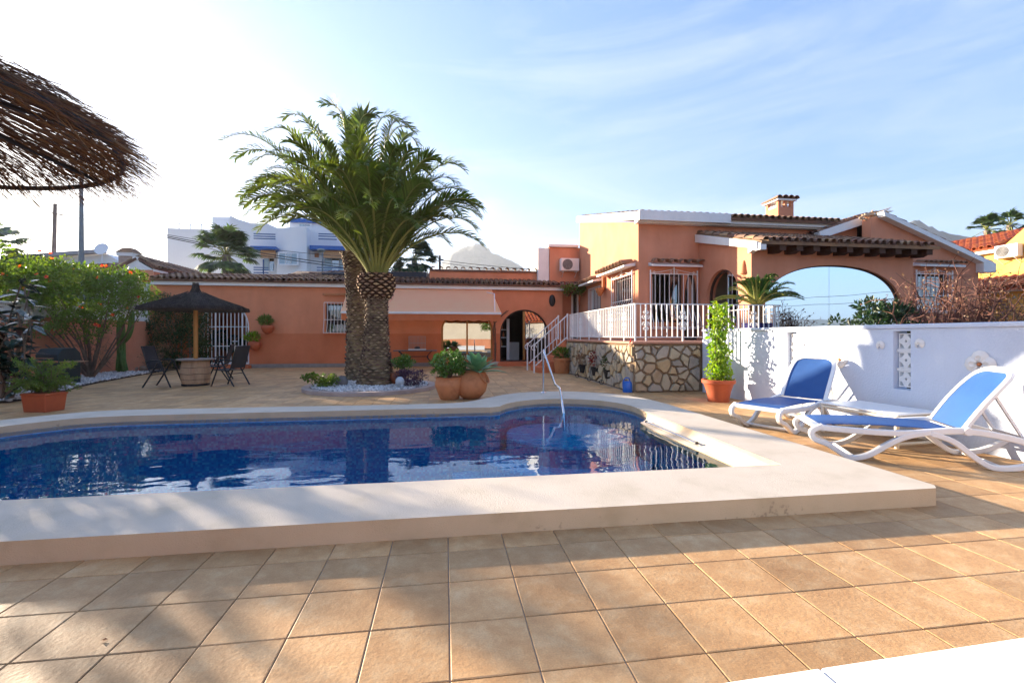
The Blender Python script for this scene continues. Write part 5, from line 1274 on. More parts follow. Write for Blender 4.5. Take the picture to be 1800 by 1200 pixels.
def palmtrunk(path, rad, parent, rows, around, flatten=1.0):
    path = spl3(path, 6); n = len(path)
    def at(s):
        f = s*(n-1); i = min(n-2, int(f)); return path[i].lerp(path[i+1], f-i)
    def rr(s):
        for (a, ra), (b_, rb) in zip(rad, rad[1:]):
            if a <= s <= b_: return ra+(rb-ra)*(s-a)/(b_-a)
        return rad[-1][1]
    b = MB(); K = 28; b.tube([at(i/K) for i in range(K+1)], [rr(i/K)*.95 for i in range(K+1)], 20)
    for r in range(rows):
        for k in range(around):
            s = (r+.5)/rows+U(-.25,.25)/rows; a = 2*pi*(k+.5*(r%2)+U(-.12,.12))/around; c = at(min(1,s)); R0 = rr(min(1,s)); dh = 1/rows*.62; da = 2*pi/around*.5
            out_ = Vector((cos(a), sin(a), 0)); h = (at(1)-at(0)).length*dh; pr_ = U(.012, .035)
            P_ = lambda aa, dz, ro: c+Vector((cos(a+aa)*ro, sin(a+aa)*ro, dz))
            vs = [P_(-da, 0, R0*.95), P_(0, -h*.9, R0*.95), P_(da, 0, R0*.95), P_(0, h, R0*.95), P_(-da*.7, h*.12, R0+pr_), P_(0, -h*.35, R0+pr_*.6), P_(da*.7, h*.12, R0+pr_), P_(0, h*.75, R0+pr_*1.35)]
            b.m = 1; b.add(vs, [(4,5,6,7)]); b.m = 0; b.add(vs, [(0,1,5,4), (1,2,6,5), (2,3,7,6), (3,0,4,7)])
    b.build('trunk', [M['ptrunk'], M['pscar']], parent)
pa = thing('date_palm', 'thick date palm whose trunk is topped by a pineapple shaped bulb of cut leaf bases', 'palm tree', tuple(G(661, 681)))
pb_ = thing('date_palm', 'date palm with slightly leaning trunk just behind and left of the pineapple topped palm', 'palm tree', tuple(G(630, 673)))
A = G(661, 681); Atop = P(662, 520, 11.15)
palmtrunk([A, A.lerp(Atop, .35)+Vector((.0,0,0)), A.lerp(Atop, .7), Atop], [(0,.47),(.07,.44),(.2,.375),(.45,.295),(.75,.26),(1,.26)], pa, 38, 12)
# pineapple bulb
b = MB(); zb = Atop.z-.05; BH = .60; bc = P(662, 505, 11.15)
def br(t): return .28+.14*sin(min(1, t*1.25+.12)*pi*.62)**1.2 if t < .75 else .28+.14-.15*((t-.75)/.25)**1.5
b.lathe([(br(i/10)*.9, zb+BH*i/10) for i in range(11)], (bc.x, bc.y, 0), 20)
b2 = MB()
for r in range(9):
    for k in range(13):
        t = (r+.3)/9; a = 2*pi*(k+.5*(r%2))/13; R0 = br(t); z = zb+BH*t; h = BH/9*.95; da = 2*pi/13*.47; pr_ = .055
        Q = lambda aa, dz, ro: Vector((bc.x+cos(a+aa)*ro, bc.y+sin(a+aa)*ro, z+dz))
        vs = [Q(-da, 0, R0*.9), Q(0, -h*.8, R0*.9), Q(da, 0, R0*.9), Q(0, h*.8, R0*.9), Q(-da*.72, h*.15, R0+pr_*.9), Q(0, -h*.3, R0+pr_*.7), Q(da*.72, h*.15, R0+pr_*.9), Q(0, h*.6, R0+pr_)]
        b.add(vs, [(0,1,5,4), (1,2,6,5), (2,3,7,6), (3,0,4,7)]); b2.add(vs[4:], [(0,1,2,3)])
b.build('bulb', mat('palm_bulb_fibre', (.12,.055,.03), (.05,.025,.015), rough=1, scale=10, bump=.5, island=.3), pa)
b2.build('cut_leaf_bases', M['pcut'], pa)
b = MB()
for i in range(260):
    a = U(0, 2*pi); t = U(.0,.25); p = Vector((bc.x+cos(a)*br(t)*1.02, bc.y+sin(a)*br(t)*1.02, zb+BH*t)); straw(b, p, p+Vector((cos(a)*.05, sin(a)*.05, -U(.02,.12))), .003)
b.build('hanging_fibre', M['wood'], pa, smooth='leaf')
OA = Vector((bc.x, bc.y, zb+BH-.05))
def Tp(px, py, dy=0, base=11.2): return P(px, py, base+dy)
front_tips = [(849,432,.0,.75),(838,372,-.6,.75),(822,345,.6,.7),(817,300,.3,.65),(772,284,-.8,.6),(722,225,.4,.5),(664,203,.1,.25),(626,214,.8,.3),(700,262,-1.2,.5),(455,404,-.2,.85),(472,384,.6,.75),(520,372,-1.3,.7),(760,330,-1.6,.7),(800,395,-1.2,.8),(690,300,-2.4,.6),(640,290,-2.5,.6),(585,300,-2.2,.6),(740,400,-2.0,.75),(560,352,-2.0,.7),(650,360,-2.9,.7),(700,366,-2.8,.75),(605,384,-2.7,.75),(790,430,.9,.9),(735,255,1.4,.5),(802,322,-.6,.7),(836,402,.5,.8),(792,352,1.2,.75),(772,398,-.9,.8),(500,392,-.8,.8),(520,352,.4,.75),(812,376,-1.2,.8)]
for (x, y, dy, lf) in front_tips: 
    t = Tp(x, y, dy*1.0); O_ = OA+Vector(((t-OA).x, (t-OA).y, 0)).normalized()*.16; frond(O_, t, pa, lift=lf)
for i in range(26):
    az = U(0, 2*pi); h = 3.1*R()**.5; v = 3.1-.17*h*h+U(-.5,.1); t = OA+Vector((cos(az)*h, sin(az)*h, v)); O_ = OA+Vector((cos(az), sin(az), 0))*U(.03,.2); frond(O_, t, pa, lift=.25+.2*h, pairs=50)
B = G(628, 673); Btop = P(625, 446, 12.3)
palmtrunk([B, P(628, 600, 12.3), P(628, 520, 12.3), P(627, 480, 12.3), Btop], [(0,.33),(.08,.30),(.4,.27),(.75,.29),(.92,.34),(1,.38)], pb_, 48, 12)
OB = Btop+Vector((0,0,.05))
rear_tips = [(388,248,-.3,.55),(466,233,.2,.45),(497,209,.5,.4),(566,184,-.1,.2),(432,322,-.6,.65),(421,348,.3,.75),(440,290,.9,.6),(602,222,.8,.25),(540,238,.9,.35),(640,208,.9,.2),(700,212,.8,.3),(520,216,-1.0,.4),(470,300,-1.4,.6),(500,250,-1.6,.5),(560,250,-1.8,.4),(760,300,1.2,.5),(730,232,1.0,.4),(450,365,.9,.8),(585,205,.3,.22),(448,332,.8,.7),(428,362,-.2,.8),(466,376,-.9,.8),(490,322,-1.3,.65),(412,280,.5,.6),(476,268,-.8,.5)]
for (x, y, dy, lf) in rear_tips:
    t = Tp(x, y, dy, 12.3); O_ = OB+Vector(((t-OB).x, (t-OB).y, 0)).normalized()*.2; frond(O_, t, pb_, lift=lf)
for i in range(18):
    az = U(0, 2*pi); h = 3.0*R()**.5; v = 2.7-.15*h*h+U(-.5,.1); frond(OB+Vector((cos(az), sin(az), 0))*U(.03,.2), OB+Vector((cos(az)*h-.4, sin(az)*h, v)), pb_, lift=.25+.2*h, pairs=50)
# ---- pebble bed round the palms -------------------------------------------------
bc_ = CW(-3.35, 10.85); kr = 1.52
kerb = thing('planting_bed_kerb', 'low round kerb of pinkish stone holding white pebbles around the two palms', 'kerb', (bc_.x, bc_.y, 0))
b = MB(); n = 56
M['kerb'] = mat('kerb_stone', (.46,.36,.31), (.34,.25,.21), rough=.9, scale=3, bump=.3)
o_ = [(bc_.x+(kr)*cos(a), bc_.y+(kr)*sin(a)) for a in [2*pi*i/n for i in range(n)]]; i_ = [(bc_.x+(kr-.17)*cos(a), bc_.y+(kr-.17)*sin(a)) for a in [2*pi*i/n for i in range(n)]]
b.prism(o_, [i_], zf, -.01, .085); b.build('kerb_ring', M['kerb'], kerb, smooth=30, bevel=.01)
b = MB(); b.lathe([(kr-.172, 0), (kr-.172, .05), (.01, .055)], (bc_.x, bc_.y, 0), 40); b.build('soil', M['soil'], kerb)
M['pebble'] = mat('white_pebble', (.62,.61,.60), (.48,.46,.44), rough=.8, island=.4)
ph = [Vector(v).normalized() for v in [(1,0,.2),(-1,0,.2),(0,1,-.1),(0,-1,.1),(0,0,1),(0,0,-1)]]; pf = [(0,2,4),(2,1,4),(1,3,4),(3,0,4),(2,0,5),(1,2,5),(3,1,5),(0,3,5)]
def pebbles(mb, n, samp, s=.028):
    for _ in range(n):
        p = samp(); 
        if p is None: continue
        Mr = Matrix.Rotation(U(0,6), 3, 'Z') @ Matrix.Rotation(U(0,6), 3, 'X'); k = s*U(.6,1.3); mb.add([Vector(p)+Mr@Vector((v.x*k*1.2, v.y*k*.9, v.z*k*.7)) for v in ph], pf)
def disc():
    r = (kr-.2)*sqrt(R()); a = U(0, 2*pi); x, y = bc_.x+r*cos(a), bc_.y+r*sin(a)
    return (x, y, .07+U(0,.03))
b = MB(); pebbles(b, 5200, disc); tag(b.build('pebbles', M['pebble'], None, smooth='leaf'), 'white pebbles filling the round bed under the palms', 'pebbles', kind='stuff')
# pebble strip along the orange wall
sp_ = [CW(*p) for p in ((-8.9,8.1),(-9.1,9.4),(-9.2,10.9),(-9.6,12.6),(-10.2,14.6),(-10.9,16.2),(-10.9,17.4))]
inner_edge = spline([(p.x, p.y) for p in sp_], 4)
# keep the strip between this edge and the wall
edge = [G(15,708), G(60,700), G(100,692), G(150,678), G(200,668), G(250,659), G(275,655)]
poly = spline([(p.x, p.y) for p in edge], 4)
poly = [q for q in poly if q[0] > gwx+.05] + [(gwx+.02, poly[-1][1]), (gwx+.02, poly[0][1])]
b = MB(); b.prism(poly, [], zf, -.005, .03); b.build('gravel_bed', M['soil'], kind='structure')
ys_ = [p[1] for p in poly]; xs_ = [p[0] for p in poly]
def strip_s():
    for _ in range(30):
        x, y = U(min(xs_), max(xs_)), U(min(ys_), max(ys_))
        if in_poly(x, y, poly): return (x, y, .04+U(0,.03))
b = MB(); pebbles(b, 7000, strip_s, .034); tag(b.build('pebbles', M['pebble'], None, smooth='leaf'), 'strip of pale pebbles along the foot of the orange garden wall', 'pebbles', kind='stuff')
# boulders in the strip
M['boulder'] = mat('boulder', (.36,.27,.20), (.24,.18,.13), rough=.95, scale=4, bump=.6, bscale=15)
def rock(name, p, rx, ry, rz, label, m=None, cat='rock'):
    b = MB(); b.sphere(p, rx, ry, rz, 10, 7); b.v = [tuple(Vector(v)+rv()*min(rx, rz)*.16) for v in b.v]; return tag(b.build(name, m or M['boulder'], None, smooth=60), label, cat)
for px, py, s, lb in ((205, 654, .34, 'largest tan boulder beside the cactus base'), (232, 651, .2, 'small tan boulder right of the cactus'), (250, 650, .17, 'small tan boulder near the wall creeper')):
    p = G(px, py); rock('boulder', p+Vector((0,0,s*.3)), s, s*.7, s*.55, lb)
# ---- hibiscus against the left wall ----------------------------------------------
hb = thing('hibiscus_bush', 'tall spreading hibiscus with orange red flowers leaning over the left garden wall', 'bush', tuple(P(160, 655, 13.0)*1) )
hb.location.z = 0
b = MB(); base = Vector((hb.location.x, hb.location.y, 0)); cs = crown(b, P(150, 520, 12.9), 1.75, 1.15, .78, 84, 62, .33, .085, .055, rot=-TH, hollow=.3)
cs += crown(b, P(90, 490, 12.6), 1.15, .9, .5, 48, 75, .3, .085, .055, rot=-TH); cs += crown(b, P(215, 505, 13.6), .6, .7, .6, 22, 70, .28, .08, .05)
cs += crown(b, P(140, 575, 12.9), 1.2, .7, .35, 16, 50, .25, .075, .05, rot=-TH); cs += crown(b, P(55, 560, 12.2), 1.2, .7, .5, 26, 60, .3, .085, .055); cs += crown(b, P(15, 505, 12.4), 1.2, .8, .6, 46, 70, .3, .085, .055)
b.build('crown', GL['hib'], hb, smooth='leaf')
b = MB(); limbs(b, base, random.sample(cs, 18), .034)
for k in range(260):
    c_ = P(U(90,200), U(575,640), U(12.6,13.4)); b.tube([c_, c_+rv()*.3], [.006,.002], 3, cap=False)
b.build('stems', M['bark'], hb, smooth='leaf')
b = MB()
for k in range(42):
    c_ = random.choice(cs)+Vector((U(-.3,.3), U(-.4,.1), U(.05,.35)))
    f = (rv()+Vector((.4,-1,.3))).normalized()
    for q in range(5):
        a = q*2*pi/5; x = f.cross(Vector((0,0,1))).normalized(); y = x.cross(f); d = x*cos(a)+y*sin(a)+f*.4; leaf(b, c_, d, .062, .05, n=f)
b.build('flowers', GL['flower'], hb, smooth='leaf', kind='stuff')
# ---- rubber plant ----------------------------------------------------------------
rb = thing('rubber_plant', 'dark glossy rubber plant with big leaves at the left edge behind the box planter', 'plant', tuple(G(12, 706)))
q = MB(); n = 6; vs = []
for i in range(n+1):
    t = i/n; w_ = .5*sin(pi*min(1, t*.96+.04))**.8; zc = -.22*t*t
    vs += [(t, -w_*.42, zc+.10*w_), (t, 0, zc), (t, w_*.42, zc+.10*w_)]
q.add(vs, [(3*i+j, 3*i+j+1, 3*i+4+j, 3*i+3+j) for i in range(n) for j in range(2)]); o = q.build('leaf', GL['rub'], None, smooth=60); lm = o.data; bpy.data.objects.remove(o)
M2 = mat('rubber_leaf_solid', (.014,.036,.026), (.022,.05,.034), rough=.22, spec=.6, scale=2); M3 = mat('rubber_leaf_red', (.05,.022,.02), (.07,.03,.02), rough=.25, spec=.6); lm.materials[0] = M2; lm2 = lm.copy(); lm2.materials[0] = M3
base = rb.location.copy(); b = MB(); stems = []
for k in range(15):
    top = P(U(-60, 58), U(495, 610), U(8.3, 9.8)); mid = base.lerp(top, .5)+rv()*.25; b.tube(spl3([base+rv()*.08*Vector((1,1,0)).length, mid, top], 4), [.02]*4+[.014]*5, 5, cap=False); stems.append((mid, top))
b.build('stems', M['bark'], rb, smooth='leaf')
for k in range(290):
    m_, t_ = random.choice(stems); p = m_.lerp(t_, U(-.5, 1.05)); az = U(0, 2*pi); s = U(.20,.34)
    if p.z < .15: p.z = U(.15,.5)
    inst(lm if R() > .12 else lm2, 'leaf', rb, p, rot=(U(-.4,.4), U(-.7,.6), az), sc=(s, s*1.1, s))
# ---- off-frame garden tree on the left, whose shade falls over the pool edge --------
def simpletree(name, label, loc, h, cr, leafm, nc=60, nl=60, L=.12, w=.06, cat='tree', group=None, hollow=.35, tr=.09, bark='bark', rz_=.8):
    t = thing(name, label, cat, loc, group); loc = Vector(loc); b = MB(); cs = crown(b, loc+Vector((0,0,h-cr*rz_)), cr, cr, cr*rz_, nc, nl, cr*.24, L, w, hollow=hollow); b.build('crown', leafm, t, smooth='leaf')
    b = MB(); fork = loc+Vector((U(-.1,.1), U(-.1,.1), h*.4)); b.tube([loc, loc.lerp(fork, .5)+rv()*.04, fork], [tr*1.3, tr, tr*.85], 8, cap=False); limbs(b, fork, random.sample(cs, min(12, len(cs))), tr*.6); b.build('trunk', M[bark], t, smooth='leaf'); return t
simpletree('garden_tree', 'loose leafy garden tree by the left wall, outside the left edge of the photo', (-8.9, 8.1, 0), 3.15, 1.25, GL['hib'], nc=44, nl=46, L=.14, w=.07)
simpletree('garden_tree', 'smaller garden tree nearer the viewpoint, outside the left edge of the photo', (-8.2, 6.2, 0), 2.5, .85, GL['hib'], nc=22, nl=40, L=.14, w=.07)
for s_, D_, h_, lb_ in ((1.45, 18.5, 3.75, 'lower of two loose trees beyond the left wall, outside the left edge'), (-1.1, 18.0, 5.0, 'taller of two loose trees beyond the left wall, outside the left edge')):
    simpletree('garden_tree', lb_, (s_*.689-D_*.725, s_*.725+D_*.689, 0), h_, 1.2, GL['hib'], nc=26, nl=60, L=.16, w=.08, rz_=.95)
# ---- cactus ---------------------------------------------------------------------
cp = P(214, 650, 14.9); cp.z = .03
ca_t = thing('column_cactus', 'tall ribbed green cactus with one upturned arm by the orange wall', 'cactus', tuple(cp))
def ribbed(mb, pts, r, n=20):
    pts = spl3(pts, 4); L = len(pts); vs = []; ref = Vector((1,0,0))
    for i, p in enumerate(pts):
        t = (pts[min(i+1,L-1)]-pts[max(i-1,0)]).normalized(); y = t.cross(ref).normalized(); x = y.cross(t)
        rr_ = r*(1 if i < L-2 else (.8 if i == L-2 else .3))
        for k in range(n): a = 2*pi*k/n; q = rr_*(1 if k % 2 else .74); vs.append(p+x*cos(a)*q+y*sin(a)*q)
    mb.add(vs, [(i*n+k, i*n+(k+1)%n, (i+1)*n+(k+1)%n, (i+1)*n+k) for i in range(L-1) for k in range(n)]+[tuple((L-1)*n+k for k in range(n))])
M['cactus'] = mat('cactus_skin', (.10,.20,.045), (.07,.14,.03), rough=.6, scale=5)
b = MB(); ribbed(b, [cp, P(213, 610, 14.9), P(212, 555, 14.9)], .12); b.build('stem', M['cactus'], ca_t, smooth=30)
b = MB(); ribbed(b, [P(216, 600, 14.9), P(224, 592, 14.8), P(230, 575, 14.8), P(232, 545, 14.8)], .085); b.build('arm', M['cactus'], ca_t, smooth=30)
b = MB(); ribbed(b, [P(221, 651, 14.7), P(217, 635, 14.7), P(214, 615, 14.8)], .075); ribbed(b, [P(208, 651, 14.7), P(209, 635, 14.7), P(211, 620, 14.8)], .075); b.build('offshoot', M['cactus'], ca_t, smooth=30)
# ---- creeper on the far wall -------------------------------------------------------
x0, x1 = onY(258, 600, WY-.2).x, onY(362, 600, WY-.2).x
cr_ = thing('wall_creeper', 'dark green creeper with brown patches covering the wall left of the white arched gate', 'creeper', ((x0+x1)/2, WY-.15, 0))
b = MB(); b3 = MB()
for k in range(190):
    cx_ = U(max(x0, gwx+.1), x1); cz2 = U(.15, 2.75 if cx_ < x1-.3 else 2.3); cluster(b if R() < .85 else b3, (cx_, WY-.18, cz2), .22, .14, .2, 42, .08, .05)
b.build('foliage', GL['vine'], cr_, smooth='leaf'); b3.build('dry_foliage', GL['dry'], cr_, smooth='leaf')
b = MB()
for k in range(26): 
    x = U(max(x0, gwx+.1), x1); b.tube(spl3([(x, WY-.08, .0), (x+U(-.2,.2), WY-.1, 1.0), (x+U(-.4,.4), WY-.08, U(1.6,2.6))], 4), .012, 4, cap=False)
b.build('stems', M['greybark'], cr_, smooth='leaf')
p = G(255, 655); d_ = simpletree('low_shrub', 'low bare brownish shrub at the corner between garden wall and creeper', (p.x+.4, p.y, 0), 1.0, .55, GL['dry'], nc=18, nl=26, L=.06, w=.03, cat='shrub', tr=.02)
p = P(300, 650, 17.2); p.z = 0; d_ = simpletree('green_shrub', 'low dark green shrub behind the left patio chair', tuple(p), .75, .5, GL['dark'], nc=22, nl=40, L=.09, w=.04, cat='shrub', tr=.02)
# ---- pots -------------------------------------------------------------------------
def potmesh(t, prof, m, c=(0,0,0), n=28, name='pot', soil=True):
    """hollow pot: outer profile, then back down inside"""
    rim = prof[-1]; b = MB(); b.lathe(prof+[(rim[0]-.025, rim[1]), (rim[0]-.035, rim[1]-.06)], c, n); b.build(name, m, t, smooth=40)
    if soil:
        b = MB(); z = rim[1]-.05; b.lathe([(rim[0]-.034, z-.01), (rim[0]-.036, z), (.01, z+.015)], c, n); b.build('soil', M['soil'], t)
# big urn with jade plant by the pool
p = G(790, 701); up_ = thing('terracotta_urn', 'wide necked terracotta urn with a round jade bush beside the pool', 'plant pot', tuple(p))
s = .27; potmesh(up_, [(.17,0),(.19,.02),(.235,.14),(.285,.27),(.285,.33),(.265,.38),(.27,.42),(.285,.44)], M['terracotta'], p)
b = MB(); cs = crown(b, p+Vector((0,0,.68)), .33, .33, .26, 60, 40, .09, .05, .036, hollow=.35); b.build('jade_bush', GL['jade'], up_, smooth='leaf'); b = MB(); limbs(b, p+Vector((0,0,.40)), random.sample(cs, 16), .02); b.build('stems', M['bark'], up_, smooth='leaf')
# tipped over jar with agave
p = G(832, 700); tj = thing('tipped_terracotta_jar', 'round terracotta jar lying on its side with an agave growing out', 'plant pot', tuple(p))
Mx = Matrix.Rotation(radians(62), 4, 'Y') @ Matrix.Rotation(radians(-20), 4, 'X')
Mx = Matrix.Rotation(radians(-28), 4, 'Z') @ Matrix.Rotation(radians(58), 4, 'Y')
b = MB(); prof = [(.11,-.30),(.2,-.27),(.29,-.14),(.31,0),(.27,.14),(.19,.23),(.15,.27),(.165,.31),(.14,.31),(.12,.26)]
b.lathe(prof, p+Vector((-.02,0,.29)), 28, Mx); b.build('jar', M['terracotta'], tj, smooth=50)
mouth = p+Vector((-.02,0,.29))+ (Mx @ Vector((0,0,.28))); mouth = mouth + Vector((-.12,.06,.06))
def agave(c, parent, n, L, w, m, up0=.25, name='leaf', droop=.25):
    for k in range(n):
        az = k*2.399+U(-.15,.15); el = up0+(k/n)*1.05; l = L*U(.85,1.1)*(1-.25*k/n); b = MB(); vs = []; K = 7; d = Vector((cos(az)*cos(el), sin(az)*cos(el), sin(el))); sd = Vector((-sin(az), cos(az), 0)); nm = d.cross(sd); nm = -nm if nm.z < 0 else nm
        for i in range(K+1):
            t = i/K; wd = w*(.45+1.2*t)*(1-t**2.6) if t < 1 else 0; pz = c+d*l*t - Vector((0,0,droop*l*t*t*cos(el)))
            vs += [pz-sd*wd*.5+nm*wd*.16, pz, pz+sd*wd*.5+nm*wd*.16]
        b.add(vs, [(3*i+j, 3*i+j+1, 3*i+4+j, 3*i+3+j) for i in range(K) for j in range(2)]); b.build(name, m, parent, smooth=60)
agave(mouth, tj, 24, .66, .20, GL['agave'])
# box planter left
p = G(78, 722); bp_ = thing('box_planter', 'rectangular terracotta planter with a feathery green shrub at the pool corner on the left', 'plant pot', tuple(p), rz=radians(-14)); w2 = .22
def trap(mb, x0, x1, y0, y1, z0, x2, x3, y2, y3, z1): mb.add([(x0,y0,z0),(x1,y0,z0),(x1,y1,z0),(x0,y1,z0),(x2,y2,z1),(x3,y2,z1),(x3,y3,z1),(x2,y3,z1)], [(3,2,1,0),(4,5,6,7),(0,1,5,4),(1,2,6,5),(2,3,7,6),(3,0,4,7)])
b = MB(); trap(b, -.2,.2,-.15,.15,0, -.225,.225,-.17,.17,.27); trap(b, -.235,.235,-.18,.18,.27, -.235,.235,-.18,.18,.31); b.build('planter_box', M['terra_red'], bp_, world=False, bevel=.012)
b = MB(); b3 = MB()
for k in range(75):
    a = U(0, 2*pi); e_ = Vector((cos(a)*U(.1,.55), sin(a)*U(.1,.5), .31+U(.0,.55)*(1 if R() < .6 else .4))); st_0 = Vector((U(-.15,.15), U(-.1,.1), .30)); md = st_0.lerp(e_, .5)+Vector((0,0,.1)); pts = spl3([st_0, md, e_], 5); b3.tube(pts, .004, 3, cap=False)
    for q_ in pts[2:]:
        for _ in range(7): leaf(b, q_+rv()*.03, (e_-st_0).normalized()*.6+rv(), .05, .018, fold=0)
b.build('foliage', GL['hib'], bp_, world=False, smooth='leaf'); b3.build('stems', M['bark'], bp_, world=False, smooth='leaf')
# climbing plant pot beside the white wall
p = G(1263, 705); cpn = thing('climber_pot', 'round terracotta pot with tall lime green climbing plant beside the white wall', 'plant pot', tuple(p))
potmesh(cpn, [(.19,0),(.20,.04),(.19,.045),(.22,.2),(.27,.345),(.30,.35),(.305,.41),(.29,.42)], M['terra_red'], p)
b = MB(); b3 = MB()
cpl = [p+Vector((U(-.05,.05)-.0, U(-.05,.05), z)) for z in (.42,.8,1.15,1.5,1.75)]
for k in range(5):
    pts = [p+Vector((U(-.12,.12), U(-.1,.1), .4))]+[p+Vector((.02+.09*sin(z*4+k*1.3), .06*cos(z*4+k), z)) for z in (.6,.8,1.0,1.2,1.4,1.6,1.8)][:U(4,8).__int__()]
    pts = spl3(pts, 4); b3.tube(pts, [.011*(1-.6*i/len(pts)) for i in range(len(pts))], 5, cap=False)
    for q_ in pts:
        for _ in range(9 if q_.z < 1.0 else 8):
            sz_ = U(.06,.12); leaf(b, q_+Vector((U(-.13,.13), U(-.12,.12), U(-.05,.05))), rv()+Vector((0,0,-.35)), sz_, sz_*.62)
for k in range(260): v = rv(); leaf(b, p+Vector((v.x*.27, v.y*.25, .55+v.z*.17)), rv()+Vector((0,0,.3)), .06, .035)
for k in range(60): v = rv(); leaf(b, p+Vector((.02+v.x*.2, v.y*.18, 1.75+v.z*.18)), rv()+Vector((0,0,-.3)), .12, .075)
b.build('foliage', GL['lime'], cpn, smooth='leaf'); b3.build('stems', M['greybark'], cpn, smooth='leaf')
# cycad in a blue pot on the terrace
p = P(1331, 581, 10.9); p.z = T; cy = thing('cycad_pot', 'sago palm in a dark blue glazed pot behind the terrace railing', 'plant pot', tuple(p))
potmesh(cy, [(.20,.0),(.22,.02),(.30,.22),(.33,.40),(.35,.43)], mat('blue_glaze', (.03,.035,.16), (.02,.02,.10), rough=.2, spec=.6), p)
b = MB(); b.lathe([(.30, 0), (.31, .03)], p, 24); b.build('saucer', M['terracotta'], cy)
b = MB(); b.lathe([(.13,.35),(.145,.5),(.14,.7),(.12,.82),(.06,.9)], p, 14); 
for r in range(12):
    for k in range(12): a = 2*pi*(k+.5*(r%2))/12; z = .42+r*.036; c_ = p+Vector((cos(a)*.13, sin(a)*.13, z)); leaf(b, c_, Vector((cos(a)*.6, sin(a)*.6, 1)), .07, .05)
b.build('trunk', M['bark'], cy)
for k in range(40):
    az = k*2.4; h = U(.5,1.05) if k > 10 else U(.2,.5); v = .28+.42*(1-(h/1.05)**2)+U(-.08,.1); o = p+Vector((0,0,.86)); tp_ = o+Vector((cos(az)*h, sin(az)*h, v*.9-.16*(h > .8)))
    f_ = frond(o+Vector((cos(az)*.05, sin(az)*.05, 0)), tp_, cy, lift=.4, L2=.15, pairs=34, m=GL['cyc'], w=.022)
# wheeled stands with dark pots and other pots along the stone wall
def stand(px, py, label, leafm, h=.32, red=None):
    p = G(px, py); t = thing('plant_stand', label, 'plant stand', tuple(p), 'pots and stands along the stone wall'); b = MB()
    potmesh(t, [(.10,.16),(.11,.17),(.13,.28),(.155,.38),(.165,.40)], M['black'], p, n=18)
    for k in range(3):
        a = k*2*pi/3+.5; c_ = p+Vector((cos(a)*.2, sin(a)*.2, 0)); b.tube(spl3([p+Vector((cos(a)*.15, sin(a)*.15, .38)), p+Vector((cos(a)*.17, sin(a)*.17, .2)), c_+Vector((0,0,.07))], 3), .008, 5)
        x = Vector((-sin(a), cos(a), 0)); b.tube([c_+Vector((cos(a)*.0,0,.06))+Vector((cos(a)*cos(q)*.055, sin(a)*cos(q)*.055, sin(q)*.055)) for q in [i*pi/6 for i in range(13)]], .009, 5, cap=False)
    b.tube([p+Vector((cos(q)*.165, sin(q)*.165, .36)) for q in [i*pi/10 for i in range(21)]], .007, 5, cap=False); b.build('wheeled_frame', M['black'], t, smooth=60)
    b = MB(); cluster(b, p+Vector((0,0,.40+h*.5)), .2, .2, h*.55, 220, .075, .04); b.build('foliage', leafm, t, smooth='leaf'); return t
stand(1026, 664, 'black wheeled plant stand with brownish foliage, farthest along the stone wall', GL['dry'])
stand(1071, 676, 'black wheeled plant stand with olive dry foliage, nearest of the stands to the watering can', GL['vine'])
stand(1048, 670, 'black plant stand with dark red foliage between two other stands', GL['red'], h=.42)
p = G(988, 656); bpn = thing('large_terracotta_pot', 'large round terracotta pot with a low plant at the foot of the steps', 'plant pot', tuple(p))
potmesh(bpn, [(.22,0),(.23,.02),(.29,.4),(.30,.44),(.33,.45),(.335,.52)], M['terracotta'], p); b = MB(); cluster(b, p+Vector((.05,0,.68)), .32, .3, .17, 260, .12, .05); b.build('foliage', GL['hib'], bpn, smooth='leaf')
# purple plant, potted shrub, small shrub, stones in the palm bed
p = CW(-2.35, 10.55); t = thing('purple_plant', 'low dark purple leaved plant spilling over the right edge of the palm bed', 'plant', (p.x, p.y, .05)); b = MB(); crown(b, (p.x, p.y, .27), .36, .32, .20, 50, 32, .09, .055, .022, hollow=.3); b.build('foliage', GL['purple'], t, smooth='leaf')
p = CW(-2.70, 11.0); t = thing('leaning_pot', 'brown clay pot leaning beside the palm with a rounded green plant', 'plant pot', (p.x, p.y, .06)); b = MB(); b.lathe([(.10,0),(.17,.12),(.2,.24),(.16,.33),(.13,.36)], (p.x, p.y, .05), 20, Matrix.Rotation(-.3, 4, 'Y')); b.build('pot', mat('brown_clay', (.27,.09,.04), (.2,.07,.03), rough=.7), t, smooth=50)
b = MB(); crown(b, (p.x+.06, p.y, .60), .24, .22, .17, 34, 34, .07, .05, .035, hollow=.3); b.build('foliage', GL['jade'], t, smooth='leaf')
p = CW(-4.30, 10.35); t = thing('small_shrub', 'small spreading green shrub at the left edge of the palm bed', 'shrub', (p.x, p.y, .05)); b = MB(); crown(b, (p.x, p.y, .22), .27, .2, .14, 26, 26, .08, .06, .04); crown(b, (p.x-.25, p.y, .33), .2, .12, .08, 10, 22, .06, .06, .04); b.build('foliage', GL['hib'], t, smooth='leaf')
p = CW(-4.0, 10.7); rock('stone', Vector((p.x, p.y, .17)), .15, .12, .14, 'grey rounded stone behind the small shrub in the palm bed', mat('grey_stone', (.2,.19,.18), (.13,.12,.12), rough=.9, bump=.4))
p = CW(-2.50, 10.15); t = thing('garden_duck', 'pale grey blue duck shaped garden ornament among the pebbles', 'ornament', (p.x, p.y, .08)); b = MB(); b.sphere((p.x, p.y, .23), .10, .09, .11, 14, 9); b.sphere((p.x+.04, p.y-.02, .13), .05, .05, .07, 10, 7); b.build('body', mat('blue_grey_ceramic', (.45,.52,.56), (.38,.44,.48), rough=.4), t, smooth=70)
